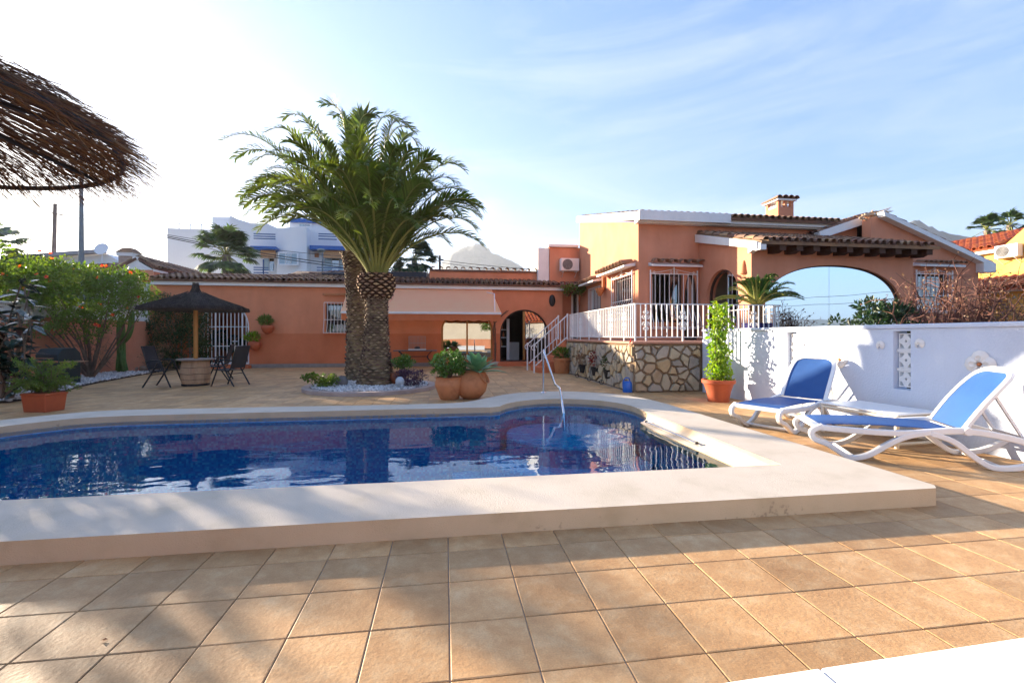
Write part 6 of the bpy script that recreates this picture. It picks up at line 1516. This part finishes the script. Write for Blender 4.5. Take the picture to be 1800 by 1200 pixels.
p = CW(-3.95, 10.9); rock('stone', Vector((p.x+.35, p.y-.1, .09)), .13, .1, .05, 'flat pale stone between the two palm trunks', M['kerb'])
# wall pots
def wallpot(px, py, label, m):
    p = onY(px, py, WY-.18); t = thing('wall_pot', label, 'plant pot', (p.x, WY-.02, p.z), 'terracotta pots hung on the orange wall'); b = MB(); b.lathe([(.06,-.22),(.17,-.14),(.23,0),(.22,.10),(.20,.12)], (p.x, WY-.21, p.z), 20); b.v = [(v[0], min(v[1], WY-.003), v[2]) for v in b.v]; b.build('pot', M['terra_red'], t, smooth=50)
    b = MB(); cluster(b, (p.x-.08, WY-.22, p.z+.28), .22, .18, .17, 200, .16, .05, up=.5); b.build('foliage', m, t, smooth='leaf')
wallpot(471, 577, 'upper terracotta wall pot with dark green succulent on the orange wall', GL['hib'])
wallpot(448, 606, 'lower terracotta wall pot with yellow green spiky plant beside the gate', GL['lime'])
# climbing stem between the arches
p = onY(870, 640, WY-.1); t = thing('bare_climber', 'thin bare climbing stem on the pier between the two arches', 'climber', (p.x, WY-.08, 0)); b = MB()
for k in range(4):
    pts = spl3([(p.x+U(-.04,.04), WY-.06, .1), (p.x+U(-.05,.05), WY-.05, .9), (p.x+U(-.05,.05), WY-.05, 1.7), (p.x+U(-.6,.6), WY-.05, 2.3)], 4); b.tube(pts, .012, 4, cap=False)
    for q_ in pts: 
        for _ in range(5): leaf(b, q_, rv(), .05, .02, fold=0)
b.build('stems', M['bark'], t, smooth='leaf'); rock('stone', Vector((p.x, WY-.25, .08)), .28, .16, .11, 'pinkish stone at the foot of the bare climber', M['kerb'])
# creeper over the little roof by the iron door
t = thing('roof_creeper', 'green and reddish creeper hanging over the tiled canopy by the iron door', 'creeper', (5.4, 18.6, 3.3)); b = MB(); b3 = MB()
for k in range(44): cluster(b if R() < .75 else b3, (U(4.95,5.85), U(18.3,18.6), U(3.0,3.35)), .13, .12, .1, 24, .08, .045)
b.build('foliage', GL['hib'], t, smooth='leaf'); b3.build('dry_foliage', GL['red'], t, smooth='leaf')
# dry cactus-like branches on the gable
p = onY(1525, 385, GY+.3); t = thing('dry_branches', 'bleached dry branches lying across the peak of the right gable', 'branches', tuple(p)); b = MB()
a0, a1 = onY(1478, 396, GY+.2), onY(1556, 365, GY+.2)
for k in range(16): 
    s_ = a0.lerp(a1, U(.35,.8)); b.tube(spl3([s_, s_+Vector((U(0,.4), U(-.1,.1), U(-.1,.15))), s_+Vector((U(.2,.8), U(-.2,.2), U(-.25,.3)))], 3), [.03,.028,.026,.02,.018,.014,.008], 5)
b.build('branches', mat('bleached_wood', (.55,.38,.24), (.42,.28,.17), rough=.9), t, smooth='leaf')
# ---- shrubs behind the white wall -----------------------------------------------
def bare(name, label, c, rx, ry, h, n, m, seg=.35):
    t = thing(name, label, 'shrub', tuple(c)); b = MB(); tips = []
    for k in range(n):
        p_ = Vector(c)+Vector((U(-.25,.25)*rx, U(-.25,.25)*ry, 0)); d = Vector((U(-1,1)*rx*.8, U(-1,1)*ry*.8, h)).normalized(); r_ = .022; pts = [p_.copy()]
        while p_.z < c[2]+h*U(.75,1.0) and len(pts) < 16: d = (d+rv()*.34+Vector((0,0,.12))).normalized(); p_ = p_+d*seg*U(.5,1); pts.append(p_.copy())
        b.tube(pts, [r_*(1-.8*i/len(pts)) for i in range(len(pts))], 4, cap=False); tips += pts[2:]
    for p_ in tips:
        for _ in range(4):
            d = (rv()+Vector((0,0,.3))).normalized(); q_ = p_+d*U(.1,.35); b.tube([p_, p_.lerp(q_, .5)+rv()*.04, q_], [.007,.005,.002], 3, cap=False); tips_.append(q_)
    b.build('branches', m, t, smooth='leaf'); return t
tips_ = []
M['redbark'] = mat('reddish_twigs', (.20,.09,.065), (.12,.055,.04), rough=.9, scale=8)
c = P(1672, 590, 7.6); c.z = 0
bs = bare('bare_bush', 'large bare reddish brown bush rising behind the white wall in front of the right wing', c, .6, .7, 2.05, 52, M['redbark'])
b = MB(); [leaf(b, q_, rv(), .04, .025, fold=0) for q_ in tips_ for _ in range(2) if R() < .5]; b.build('dead_leaves', GL['dry'], bs, smooth='leaf'); tips_.clear()
c = P(1752, 590, 9.6); c.z = 0
bs = bare('bare_bush', 'smaller sunlit tan bush at the right edge in front of the yellow house', c, .55, .5, 2.0, 30, M['redbark'])
b = MB(); [leaf(b, q_, rv(), .06, .04, fold=0) for q_ in tips_ for _ in range(2)]; b.build('dead_leaves', GL['dry'], bs, smooth='leaf'); tips_.clear()
c = P(1535, 590, 8.3); c.z = 0
simpletree('dark_shrub', 'dark green broadleaf shrub behind the white wall below the big arched window', tuple(c), 1.85, .62, GL['dark'], nc=46, nl=40, L=.11, w=.05, cat='shrub', tr=.03)
# ---- small objects --------------------------------------------------------------
p = G(1103, 689); t = thing('watering_can', 'bright blue plastic watering can standing at the corner of the stone wall', 'watering can', tuple(p), rz=radians(-6))
M['blueplastic'] = mat('blue_plastic', (.01,.13,.55), (.008,.11,.48), rough=.35, spec=.5)
b = MB(); b.lathe([(.10,0),(.105,.02),(.105,.16),(.09,.23),(.06,.245)], (0,0,0), 20, sx=1, sy=.8); b.build('body', M['blueplastic'], t, world=False, smooth=45)
b = MB(); b.tube([(.09,0,.05),(.15,0,.13),(.21,0,.24)], [.022,.016,.012], 8); b.lathe([(.012,0),(.035,.03)], (.21,0,.235), 12, Matrix.Rotation(.9, 4, 'Y')); b.build('spout', M['blueplastic'], t, world=False, smooth=45)
b = MB(); b.tube(spl3([(.05,0,.24),(.03,0,.31),(-.05,0,.31),(-.10,0,.22),(-.10,0,.10)]), .011, 8); b.build('handle', M['blueplastic'], t, world=False, smooth=60)
# pool brush on white pole leaning on the wall
q0, q1 = G(1083, 669, .25), onX(1110, 595, tx-.06)
q0 = Vector((tx-.25, q1.y-.1, .22)); q0 = P(1084, 668, 11.9)
t = thing('pool_brush', 'grey pool brush on a long white pole leaning against the stone wall', 'brush', (q0.x, q0.y, 0))
b = MB(); b.tube([q0, q1], .012, 8); b.build('pole', M['wmetal'], t, smooth=60)
d_ = (q1-q0).normalized(); b = MB(); b.tube([q1-d_*.22, q1], .016, 8); b.build('grip', mat('red_plastic', (.55,.03,.03), (.5,.02,.02), rough=.4), t, smooth=60)
b = MB(); b.lathe([(.03,-.34),(.06,-.28),(.065,-.1),(.03,0)], q0, 14); b.build('brush_head', mat('grey_bristle', (.14,.17,.22), (.1,.12,.16), rough=.9, bump=.5), t, smooth=50)
# small trowel stake behind the can
p = G(1106, 682); t = thing('garden_stake', 'thin dark upright tool handle behind the watering can', 'tool', tuple(p)); b = MB(); b.tube([p, p+Vector((.0,.02,.52))], .010, 6); b.build('shaft', M['black'], t); b = MB(); b.tube([p+Vector((-.07,0,.50)), p+Vector((0,.02,.54)), p+Vector((.06,0,.50))], .010, 6); b.build('grip', M['dark'], t)
# gas barbecue
p = G(103, 678); t = thing('barbecue', 'dark green covered barbecue with wooden side shelves by the garden wall', 'barbecue', tuple(p), rz=-radians(30)+.2)
bm1 = mat('dark_green_enamel', (.012,.035,.04), (.008,.022,.028), rough=.45, scale=2)
b = MB(); b.box(-.33,.33,-.26,.26,0,.62); b.build('cabinet', bm1, t, world=False, bevel=.012)
b = MB()
b.prism([(-.25,.63),(-.27,.78),(-.16,.93),(.14,.95),(.25,.82),(.26,.63)], [], lambda u, v, d: Vector((d, u, v)), -.34, .34); b.build('lid', bm1, t, world=False, bevel=.02)
b = MB(); b.tube([(-.28,-.31,.70),(.28,-.31,.70)], .014, 8); b.box(-.36,.36,-.275,-.262,.60,.64); b.build('handle', M['steel'], t, world=False)
for s in (-1, 1):
    b = MB()
    for k in range(4): b.box(s*.34 if s > 0 else -.62, s*.62 if s > 0 else -.34, -.22+k*.115, -.12+k*.115, .60, .62)
    b.build('side_shelf', mat('weathered_wood', (.45,.27,.17), (.34,.2,.12), rough=.8), t, world=False)
# purplish bougainvillea plants seen through gate
for px, s in ((388, .9), (418, .7)):
    p = onY(px, 620, WY+2.6); simpletree('passage_plant', ('tall' if s > .8 else 'short')+' green plant in the passage behind the white arched gate', (p.x, WY+2.3, .12), 1.5*s, .42, GL['dark'], nc=18, nl=40, L=.14, w=.05, cat='plant', tr=.03)
# ================================================================ BACKGROUND
M['apt'] = mat('white_render', (.80,.80,.80), (.76,.76,.77), rough=.9, scale=.4, bump=.1)
M['aptblue'] = mat('blue_paint', (.03,.13,.42), (.025,.11,.36), rough=.6)
M['bluebar'] = mat('blue_rail', (.06,.12,.28), (.05,.10,.22), rough=.5)
AYd = 46.0
A_ = lambda px, py, d=0: onY(px, py, AYd+d)
apt = thing('apartment_building', 'white apartment building with blue bands, curved bay and balconies beyond the low roof', 'building', (A_(450, 590).x, AYd, 0))
def blk(px0, px1, pyt, d0, d1, name='wall', m=None, pyb=None):
    x0, x1 = A_(px0, 500, d0).x, A_(px1, 500, d0).x; z1 = A_(px0, pyt, d0).z; z0 = 0 if pyb is None else A_(px0, pyb, d0).z
    b = MB(); b.box(x0, x1, AYd+d0, AYd+d1, z0, z1); return b.build(name, m or M['apt'], apt)
blk(294, 405, 401, 1.5, 14); blk(373, 404, 381, 4, 12)
# stepped curved parapet: profile
xs0 = [(404,379),(420,386),(440,392),(452,393),(470,393),(485,400),(500,402),(512,402)]
b = MB(); b.prism([(A_(404, 500, .5).x, 0)]+[(A_(px, py, .5).x, A_(px, py, .5).z) for px, py in xs0]+[(A_(512, 500, .5).x, 0)], [], lambda u, v, d: Vector((u, AYd+.5+d, v)), 0, 8); b.build('wall', M['apt'], apt)
# bay with curved front
bx0, bx1 = A_(485, 500).x, A_(545, 500).x; zt = A_(500, 402).z
out = [(bx0, AYd+3), (bx0, AYd+.2)]+[(bx0+(bx1-bx0)*t, AYd+.2-1.3*sin(pi*t*.5)) for t in [i/10 for i in range(1, 11)]]+[(bx1, AYd+3)]
b = MB(); b.prism(out, [], zf, 0, zt); b.build('curved_bay', M['apt'], apt, smooth=20)
blk(509, 620, 384, 1.2, 9, pyb=402); blk(545, 625, 402, .2, 9)
blk(510, 620, 383, .9, 1.19, 'blue_band', M['aptblue'], pyb=390)
blk(440, 484, 432, -.9, .48, 'blue_band', M['aptblue'], pyb=438); blk(544, 625, 431, -.9, .18, 'blue_band', M['aptblue'], pyb=438)
def awin(px0, px1, py0, py1, d, panes=2, curt=True):
    x0, x1 = A_(px0, 500, d).x, A_(px1, 500, d).x; z1, z0 = A_(px0, py0, d).z, A_(px0, py1, d).z
    lo = rect(x0, x1, z0, z1); w_ = frameY(lo, AYd+d-.1, .12, .12, M['apt'], apt, 'window')
    for k in range(panes):
        u0 = x0+.12+(x1-x0-.24)*k/panes; u1 = x0+.12+(x1-x0-.24)*(k+1)/panes; paneY(rect(u0+.03, u1-.03, z0+.12, z1-.12), AYd+d-.06, M['glass'] if k % 2 else M['aptglass'], w_)
M['aptglass'] = mat('curtained_glass', (.36,.46,.50), (.28,.38,.44), rough=.15, spec=.8, scale=1)
awin(489, 525, 443, 466, -1.28, 3); awin(524, 548, 392, 400, 1.19, 2); awin(462, 485, 452, 478, .49, 2); awin(568, 612, 452, 478, .19, 3)
def rails(px0, px1, pys, d, posts=()):
    x0, x1 = A_(px0, 500, d).x, A_(px1, 500, d).x; b = MB()
    for py in pys: b.bar((x0, AYd+d, A_(px0, py, d).z), (x1, AYd+d, A_(px0, py, d).z), .09)
    for q in posts: x = A_(q, 500, d).x; b.bar((x, AYd+d, A_(q, pys[-1]+4, d).z), (x, AYd+d, A_(q, pys[0]-14 if len(posts) == 1 else pys[0], d).z), .09)
    b.build('balcony_rail', M['bluebar'], apt)
rails(446, 484, (411, 415, 419), -.9); rails(560, 592, (411, 415, 420), -.9); rails(446, 472, (470, 474, 479), -.9, (463,)); rails(557, 620, (470, 475, 479), -.9)
M['blind'] = mat('brick_pattern_blind', (.60,.33,.17), (.45,.22,.10), rough=.8, scale=14)
for px0, px1 in ((458, 484), (568, 625)): blk(px0, px1, 439, -.6, -.5, 'roller_blind', M['blind'], pyb=453)
blk(553, 560, 445, .1, .18, 'wall_emblem', M['terracotta'], pyb=452)
b = MB(); x0, x1 = A_(294, 400, 1.6).x, A_(373, 400, 1.6).x; z = A_(300, 401, 1.6).z
for k in range(5): x = x0+(x1-x0)*k/4; b.bar((x, AYd+1.7, z), (x, AYd+1.7, z+.5), .05)
b.bar((x0, AYd+1.7, z+.45), (x1, AYd+1.7, z+.45), .05); b.build('roof_rail', M['bluebar'], apt)
# houses on the left beyond the wall
def onYp(px, py, y): return onY(px, py, y)
def house(name, label, y, px0, px1, pyw, roofpts, depth, wallm, roofm, extra=None):
    a = onY(px0, pyw, y); c = onY(px1, pyw, y); h = thing(name, label, 'house', ((a.x+c.x)/2, y, 0))
    b = MB(); b.box(a.x, c.x, y, y+depth, 0, a.z); b.build('wall', wallm, h); return h, a, c
M['creamwall'] = mat('cream_render', (.66,.60,.50), (.58,.52,.43), rough=.9, scale=.8)
h1, a, c = house('neighbour_house', 'pale low house with grey flat roof edge and satellite dish beyond the hibiscus', 34, 55, 205, 463, None, 8, M['creamwall'], None)
b = MB(); p0, p1, p2 = onY(40, 452, 34), onY(180, 444, 34), onY(212, 456, 34)
b.prism([(a.x-.8, a.z), (a.x-.4, p0.z), (p1.x, p1.z), (c.x+.5, a.z)], [], lambda u, v, d: Vector((u, 34.3+d, v)), 0, 7); b.build('upper_wall', M['apt'], h1)
b = MB(); b.bar((a.x-.9, 34.0, p0.z-.05), (p1.x+.1, 34.0, p1.z+.1), .5, .22); b.build('roof_edge', mat('grey_fascia', (.4,.38,.4), (.3,.28,.3)), h1)
sdp = onY(179, 438, 33.8); b = MB(); b.lathe([(.02,-.08),(.3,-.02),(.42,.06)], sdp, 18, Matrix.Rotation(radians(70), 4, 'X')); b.bar(sdp, sdp-Vector((0,0,.8)), .05); b.build('satellite_dish', M['apt'], h1, smooth=60)
a2 = onY(148, 472, 29); c2_ = onY(216, 472, 29); h2 = thing('neighbour_house', 'lower white house with a red brown tile roof just left of the gate porch', 'house', ((a2.x+c2_.x)/2, 29, 0))
b = MB(); b.box(a2.x, c2_.x, 29, 34, 0, a2.z); b.build('wall', M['apt'], h2)
tileroof((a2.x-.3, 28.7, a2.z+.0), (1,0,0), (0,1,.2), c2_.x-a2.x+.9, 3.4, h2, pitch=.3, L=.5, r=.13)
chp = onY(221, 470, 27); h3 = thing('brick_chimney', 'stout pale chimney with small tiled cap left of the gate porch gable', 'chimney', (chp.x, 27, 0)); zt_ = onY(221, 450, 27).z
b = MB(); b.box(chp.x-.35, chp.x+.30, 27, 27.6, 0, zt_); b.build('stack', M['kerb'], h3); b = MB(); b.box(chp.x-.42, chp.x+.37, 26.93, 27.67, zt_, zt_+.2); b.build('collar', M['apt'], h3)
b = MB(); b.lathe([(.6, 0), (.3, .25), (.02, .3)], (chp.x, 27.3, zt_+.2), 4, Matrix.Rotation(pi/4, 4, 'Z')); b.build('cap', M['rooftile'], h3)
# poles, lamps, wires
M['pole'] = mat('pole_wood', (.22,.17,.15), (.16,.12,.1), rough=.9); M['polegrey'] = mat('galvanised', (.20,.24,.26), (.16,.19,.21), rough=.6, metal=.3)
pw = P(94, 590, 31); ztp = P(97, 358, 31).z
up1 = thing('utility_pole', 'leaning brown wooden utility pole with small crossarm above the hibiscus', 'pole', (pw.x, pw.y, 0)); b = MB(); tip1 = Vector((pw.x+.1, pw.y, ztp)); b.tube([Vector((pw.x-.1, pw.y, 0)), tip1], [.17,.10], 8); b.build('shaft', M['pole'], up1, smooth=60); b = MB(); b.bar(tip1+Vector((-.25,0,-.65)), tip1+Vector((.45,0,-.75)), .08); b.build('crossarm', M['pole'], up1)
pl = P(143, 590, 21); sl_ = thing('street_light', 'tall grey tapering lamp column partly hidden by the straw parasol', 'street light', (pl.x, pl.y, 0)); b = MB(); zz = P(143, 262, 21).z; b.tube([(pl.x, pl.y, 0), (pl.x, pl.y, 3.6), (pl.x, pl.y, zz)], [.13,.12,.06], 10); b.build('column', M['polegrey'], sl_, smooth=60); b = MB(); b.tube([(pl.x, pl.y, zz), (pl.x-.4, pl.y, zz+.15), (pl.x-1.0, pl.y, zz+.2)], .035, 6); b.box(pl.x-1.5, pl.x-1.0, pl.y-.12, pl.y+.12, zz+.14, zz+.24); b.build('lamp_head', M['polegrey'], sl_)
pl = P(567, 590, 38); s2 = thing('street_light', 'small street light with a round lamp head in front of the white apartment building', 'street light', (pl.x, pl.y, 0)); zz = P(567, 442, 38).z; b = MB(); b.tube([(pl.x, pl.y, 0), (pl.x, pl.y, zz)], [.1,.07], 8); b.build('column', M['polegrey'], s2, smooth=60); b = MB(); b.sphere((pl.x-.1, pl.y, zz+.1), .33, .3, .16, 12, 7); b.build('lamp_head', M['polegrey'], s2, smooth=60)
pl = P(773, 590, 36); u2 = thing('utility_pole', 'short dark utility pole standing behind the orange parapet left of the mountain', 'pole', (pl.x, pl.y, 0)); zz = P(773, 449, 36).z; b = MB(); b.tube([(pl.x, pl.y, 0), (pl.x, pl.y, zz)], .09, 8); b.build('shaft', M['pole'], u2, smooth=60); b = MB(); b.bar((pl.x-.1, pl.y, zz-.35), (pl.x+.3, pl.y, zz-.35), .12); b.build('bracket', M['pole'], u2)
def wire(a, c, label, sag=.4, r=.018):
    a, c = Vector(a), Vector(c); b = MB(); b.tube([a.lerp(c, t)-Vector((0,0,4*sag*t*(1-t))) for t in [i/24 for i in range(25)]], r, 4, cap=False); tag(b.build('overhead_wire', M['black'], None), label, 'wire', 'overhead wires')
wire(tip1+Vector((.3,0,-.7)), P(772, 458, 36), 'overhead wire running from the leaning wooden pole to the short pole', .7)
wire(P(293, 415, 33), P(800, 487, 36), 'upper of the thick cables crossing the apartment building', .3, .03)
wire(P(293, 417.5, 33), P(800, 491, 36), 'lower of the thick cables crossing the apartment building', .35, .03)
wire(P(773, 457, 36), P(1100, 480, 30), 'wire leading right from the short pole in front of the mountain', .2)
wire(P(773, 461, 36), P(1100, 490, 30), 'lower wire leading right from the short pole in front of the mountain', .2)
# fan palms and far trees
def fanpalm(loc, h, R_, label, n=34, leafm='palm2', skirt=True, tr=.2):
    t = thing('fan_palm', label, 'palm tree', loc, 'fan palms in the distance'); loc = Vector(loc); O_ = loc+Vector((0,0,h)); b = MB(); b.tube([loc, loc+Vector((.1,0,h*.5)), O_], [tr*1.2, tr, tr*.9], 9); b.build('trunk', M['greybark'], t, smooth=60)
    for k in range(n):
        az = U(0, 2*pi); el = radians(U(-55, 80)); L = R_*U(.45,.62); d = Vector((cos(az)*cos(el), sin(az)*cos(el), sin(el))); c_ = O_+d*L; b = MB(); b.m = 1; b.tube([O_, O_+d*L*.5+Vector((0,0,.05)), c_], .02, 4, cap=False); b.m = 0
        sd = d.cross(Vector((0,0,1))); sd = sd.normalized() if sd.length > .01 else Vector((1,0,0)); nm = sd.cross(d).normalized()
        for q in range(-9, 10):
            a = q*.155; dd_ = d*cos(a)+sd*sin(a)+nm*.12; l = R_*.5*(1-.25*abs(q)/9)*U(.9,1.05); w_ = l*.075; x = dd_.cross(nm).normalized(); mid = c_+dd_*l*.6; e_ = mid+(dd_+Vector((0,0,-.9))).normalized()*l*.42
            b.add([c_-x*w_*.3, c_+x*w_*.3, mid+x*w_, mid-x*w_, e_], [(0,1,2,3), (3,2,4)])
        b.build('frond', [GL[leafm], M['rachis']], t, smooth='leaf')
    return t
p = P(398, 590, 30); fanpalm((p.x, p.y, 0), P(398, 448, 30).z, 2.15, 'bushy fan palm in front of the white apartment building', n=60, tr=.28)
p = P(728, 590, 33); fanpalm((p.x, p.y, 0), P(722, 455, 33).z, 1.9, 'dark palm crown showing between the date palm and the utility pole', n=44, leafm='dark')
p = P(-25, 590, 28); fanpalm((p.x, p.y, 0), P(-20, 425, 28).z, 2.2, 'palm whose frond tips just enter at the left edge', n=30)
p = P(1735, 590, 32); fanpalm((p.x, p.y, 0), P(1735, 405, 32).z, 1.3, 'left of the two fan palms above the yellow house roof', n=30)
p = P(1775, 590, 34); fanpalm((p.x, p.y, 0), P(1777, 396, 34).z, 1.3, 'right of the two fan palms above the yellow house roof', n=30)
def hedge(px0, px1, pyt, yc, label, m='far', n=70):
    a, c = P(px0, 590, yc), P(px1, 590, yc); zt_ = P(px0, pyt, yc).z; t = thing('hedge', label, 'hedge', ((a.x+c.x)/2, (a.y+c.y)/2, 0)); b = MB()
    for k in range(n): s_ = R(); p = a.lerp(c, s_); p.z = zt_*(U(.3, 1)**.6)-.3; cluster(b, p+Vector((U(-.6,.6), U(-.8,.8), 0)), .7, .7, .55, 60, .22, .12)
    b.build('foliage', GL[m], t, smooth='leaf'); b = MB(); d_ = (c-a).normalized(); nn = Vector((-d_.y, d_.x, 0))*.35
    b.add([a-nn, c-nn, c+nn, a+nn]+[v+Vector((0,0,zt_*.7)) for v in (a-nn, c-nn, c+nn, a+nn)], [(0,1,5,4),(1,2,6,5),(2,3,7,6),(3,0,4,7),(4,5,6,7)]); b.build('stems', GL['dark'], t)
hedge(-60, 60, 452, 22, 'dark green hedge at the far left above the garden wall', 'dark', 110); hedge(55, 150, 466, 24, 'lighter green hedge behind the hibiscus', 'far', 70)
hedge(285, 345, 480, 27, 'sunlit yellow green shrubs at the foot of the white building', 'lime', 36); hedge(640, 760, 472, 30, 'dark hedge behind the low tiled roof', 'dark', 70)
# yellow house on the right
M['yellow'] = stucco('yellow_render', (.78,.46,.13), (.72,.40,.10), grime=.08)
YX = 22.0; yh = thing('yellow_house', 'sunlit yellow house with red tile roofs at the right edge', 'house', (YX, 12, 0))
q = lambda px, py: onX(px, py, YX)
b = MB(); w0 = q(1700, 500).y; w1 = q(1850, 500).y
b.prism([(w0+3, 0), (w0+3, q(1722, 447).z), (q(1760, 440).y, q(1762, 436).z), (w1, q(1840, 360).z), (w1, 0)], [rect(q(1749, 500).y, q(1722, 500).y, q(1735, 480).z, q(1735, 465).z)], lambda u, v, d: Vector((YX+d, u, v)), 0, .3); b.build('wall', M['yellow'], yh)
b = MB(); b.box(YX+.2, YX+.25, q(1749, 500).y-.1, q(1722, 500).y+.1, q(1735, 480).z-.1, q(1735, 465).z+.1); b.build('shutter', mat('grey_shutter', (.14,.19,.21), (.12,.16,.18), rough=.6), yh)
tileroof((YX-.25, q(1755, 430).y, q(1740, 438).z), (0,1,0), (1,0,.35), 6.5, 3.0, yh, m=M['rooftile_red'], pitch=.26, r=.11)
b = MB(); b.box(YX-.22, YX-.02, q(1757, 430).y, q(1757, 430).y+7, q(1740, 444).z-.05, q(1740, 438).z-.03); b.build('fascia', M['white'], yh)
bx = YX-2.6; q2 = lambda px, py: onX(px, py, bx)
b = MB(); b.box(bx, bx+.2, q2(1870, 500).y, q2(1690, 500).y, 0, q2(1760, 480).z); b.build('garden_wall', M['yellow'], yh)
bz = bx-.5; q3 = lambda px, py: onX(px, py, bz)
tileroof((bz-.3, q3(1860, 500).y, q3(1760, 509).z), (0,1,0), (1,0,.5), 8.0, .6, yh, m=M['rooftile_red'], pitch=.26, r=.11, L=.6)
b = MB(); b.box(bz, bz+.45, q3(1860, 500).y, q3(1690, 500).y, 0, q3(1760, 512).z); b.build('garden_wall', M['yellow'], yh)
b = MB(); b.box(bz-.22, bz-.02, q3(1860, 500).y, q3(1690, 500).y, q3(1760, 514).z, q3(1760, 510).z); b.build('fascia', M['white'], yh)
pa_ = q(1779, 453); aircon((YX, pa_.y, pa_.z), 'air conditioner on the sunlit yellow house wall at the right edge', .9, rz=-pi/2)
# ---- reflected surroundings behind the photographer --------------------------------
hs = thing('white_house', 'cream house with red tile roof across the garden, seen only in the arched glass', 'house', (2, -16, 0))
b = MB(); b.box(-8, 12, -22, -16, 0, 2.9); b.build('wall', M['creamwall'], hs); tileroof((-8.4, -15.6, 2.9), (1,0,0), (0,-1,.4), 20.8, 4.2, hs, m=M['rooftile_red'], pitch=.4, r=.17, L=.7, chan=False)
gw_ = thing('low_orange_wall', 'low orange wall behind the viewpoint, reflected in the arched windows', 'wall', (0, -6, 0)); b = MB(); b.box(-10, 5, -6.2, -6, 0, .9); b.build('wall', M['stucco'], gw_)
simpletree('garden_tree', 'rounded garden tree in front of the cream house behind the viewpoint', (5.2, -12, 0), 4.0, 1.5, GL['hib'], nc=40, nl=40, L=.2, w=.1)
# ---- mountains -----------------------------------------------------------------------
M['rock'] = mat('mountain_rock', (.13,.135,.14), (.06,.08,.07), rough=1, scale=.012, coord='World', detail=10, bump=.5, bscale=.05, bdist=8)
def vnoise(seed):
    rg = random.Random(seed); tb = [[rg.random() for _ in range(64)] for _ in range(64)]
    def f(x, y):
        xi, yi = math.floor(x), math.floor(y); fx, fy = x-xi, y-yi; fx = fx*fx*(3-2*fx); fy = fy*fy*(3-2*fy); g_ = lambda a, c: tb[a % 64][c % 64]
        return (g_(xi, yi)*(1-fx)+g_(xi+1, yi)*fx)*(1-fy)+(g_(xi, yi+1)*(1-fx)+g_(xi+1, yi+1)*fx)*fy
    return lambda x, y: f(x, y)*.5+f(2.1*x, 2.1*y)*.25+f(4.3*x, 4.3*y)*.13+f(8.7*x, 8.7*y)*.07+f(17*x, 17*y)*.04-.5
def ridge(sil, yc, depth, label, seed, rough_=.12, nx=120, ny=36, back=False):
    """sil: list of (px, py) skyline points seen at camera depth yc"""
    nz_ = vnoise(seed); b = MB(); vs = []; x0, x1 = sil[0][0], sil[-1][0]
    for j in range(ny+1):
        v = j/ny; prof = sin(pi*min(1, v*1.0))**.9 if True else 0
        for i in range(nx+1):
            px = x0+(x1-x0)*i/nx
            for (a, pa_), (c, pc_) in zip(sil, sil[1:]):
                if a <= px <= c: py = pa_+(pc_-pa_)*(px-a)/(c-a); break
            ridgep = .5+ .12*nz_(i*.08+5, 2); vv = abs(v-ridgep)/(ridgep if v < ridgep else 1-ridgep); k = max(0, 1-vv)**1.15
            h = (HY-py)/F*yc; p = CW((px-900)/F*yc, yc+depth*(v-ridgep)); hh = max(-1, h*k*(1+rough_*3*nz_(i*.16, j*.22)*min(1, vv*4))); vs.append(Vector((p.x*(-1 if back else 1), p.y*(-1 if back else 1), hh-1)))
    n = nx+1; b.add(vs, [(j*n+i, j*n+i+1, (j+1)*n+i+1, (j+1)*n+i) for j in range(ny) for i in range(nx)]); return tag(b.build('hills', M['rock'], None, smooth=180), label, None, kind='structure')
ridge([(690,585),(740,520),(770,476),(780,455),(800,438),(822,430),(835,424),(848,429),(866,438),(884,446),(905,459),(922,470),(960,500),(1040,585)], 1500, 900, 'pale hazy mountain rising behind the low roof', 3, rough_=.1)
ridge([(1380,585),(1480,470),(1540,420),(1575,398),(1592,388),(1603,382),(1615,384),(1640,396),(1655,402),(1668,418),(1700,480),(1760,585)], 900, 500, 'blue grey mountain top just showing above the right gable', 5, rough_=.2)
ridge([(-1500,588),(-700,560),(-300,545),(0,552),(300,540),(600,556),(900,548),(1200,538),(1500,552),(1900,543),(2300,560),(3000,588)], 1500, 700, 'mountain range across the bay behind the viewpoint', 9, nx=260, back=True)

wire((6, -24, 3.4), (70, -14, 7.6), 'upper overhead wire behind the viewpoint, reflected in the big arched window', .3, .02)
wire((6, -24, 2.9), (70, -14, 6.6), 'lower overhead wire behind the viewpoint, reflected in the big arched window', .3, .02)
p = G(183, 1126); q = MB(); q.add([(p.x-.012, p.y, .004), (p.x, p.y-.007, .010), (p.x+.013, p.y+.002, .005), (p.x, p.y+.009, .009), (p.x, p.y, .003)], [(0,1,4), (1,2,4), (2,3,4), (3,0,4)])
tag(q.build('fallen_leaf', GL['dry'], None, smooth='leaf'), 'single small brown leaf lying on a floor tile at lower left', 'leaf')

# ---- air -------------------------------------------------------------------------
b = MB(); b.box(-2600, 2600, -2700, 2700, -1.6, 352)
hm = bpy.data.materials.new('haze'); hm.use_nodes = True; t_ = hm.node_tree; t_.nodes.remove(t_.nodes['Principled BSDF'])
pv = t_.nodes.new('ShaderNodeVolumePrincipled'); pv.inputs['Color'].default_value = (.86,.93,1,1); pv.inputs['Density'].default_value = .00020; pv.inputs['Anisotropy'].default_value = .35
t_.links.new(pv.outputs[0], t_.nodes['Material Output'].inputs['Volume'])
tag(b.build('haze', hm, None), 'pale haze in the air', None, kind='stuff')
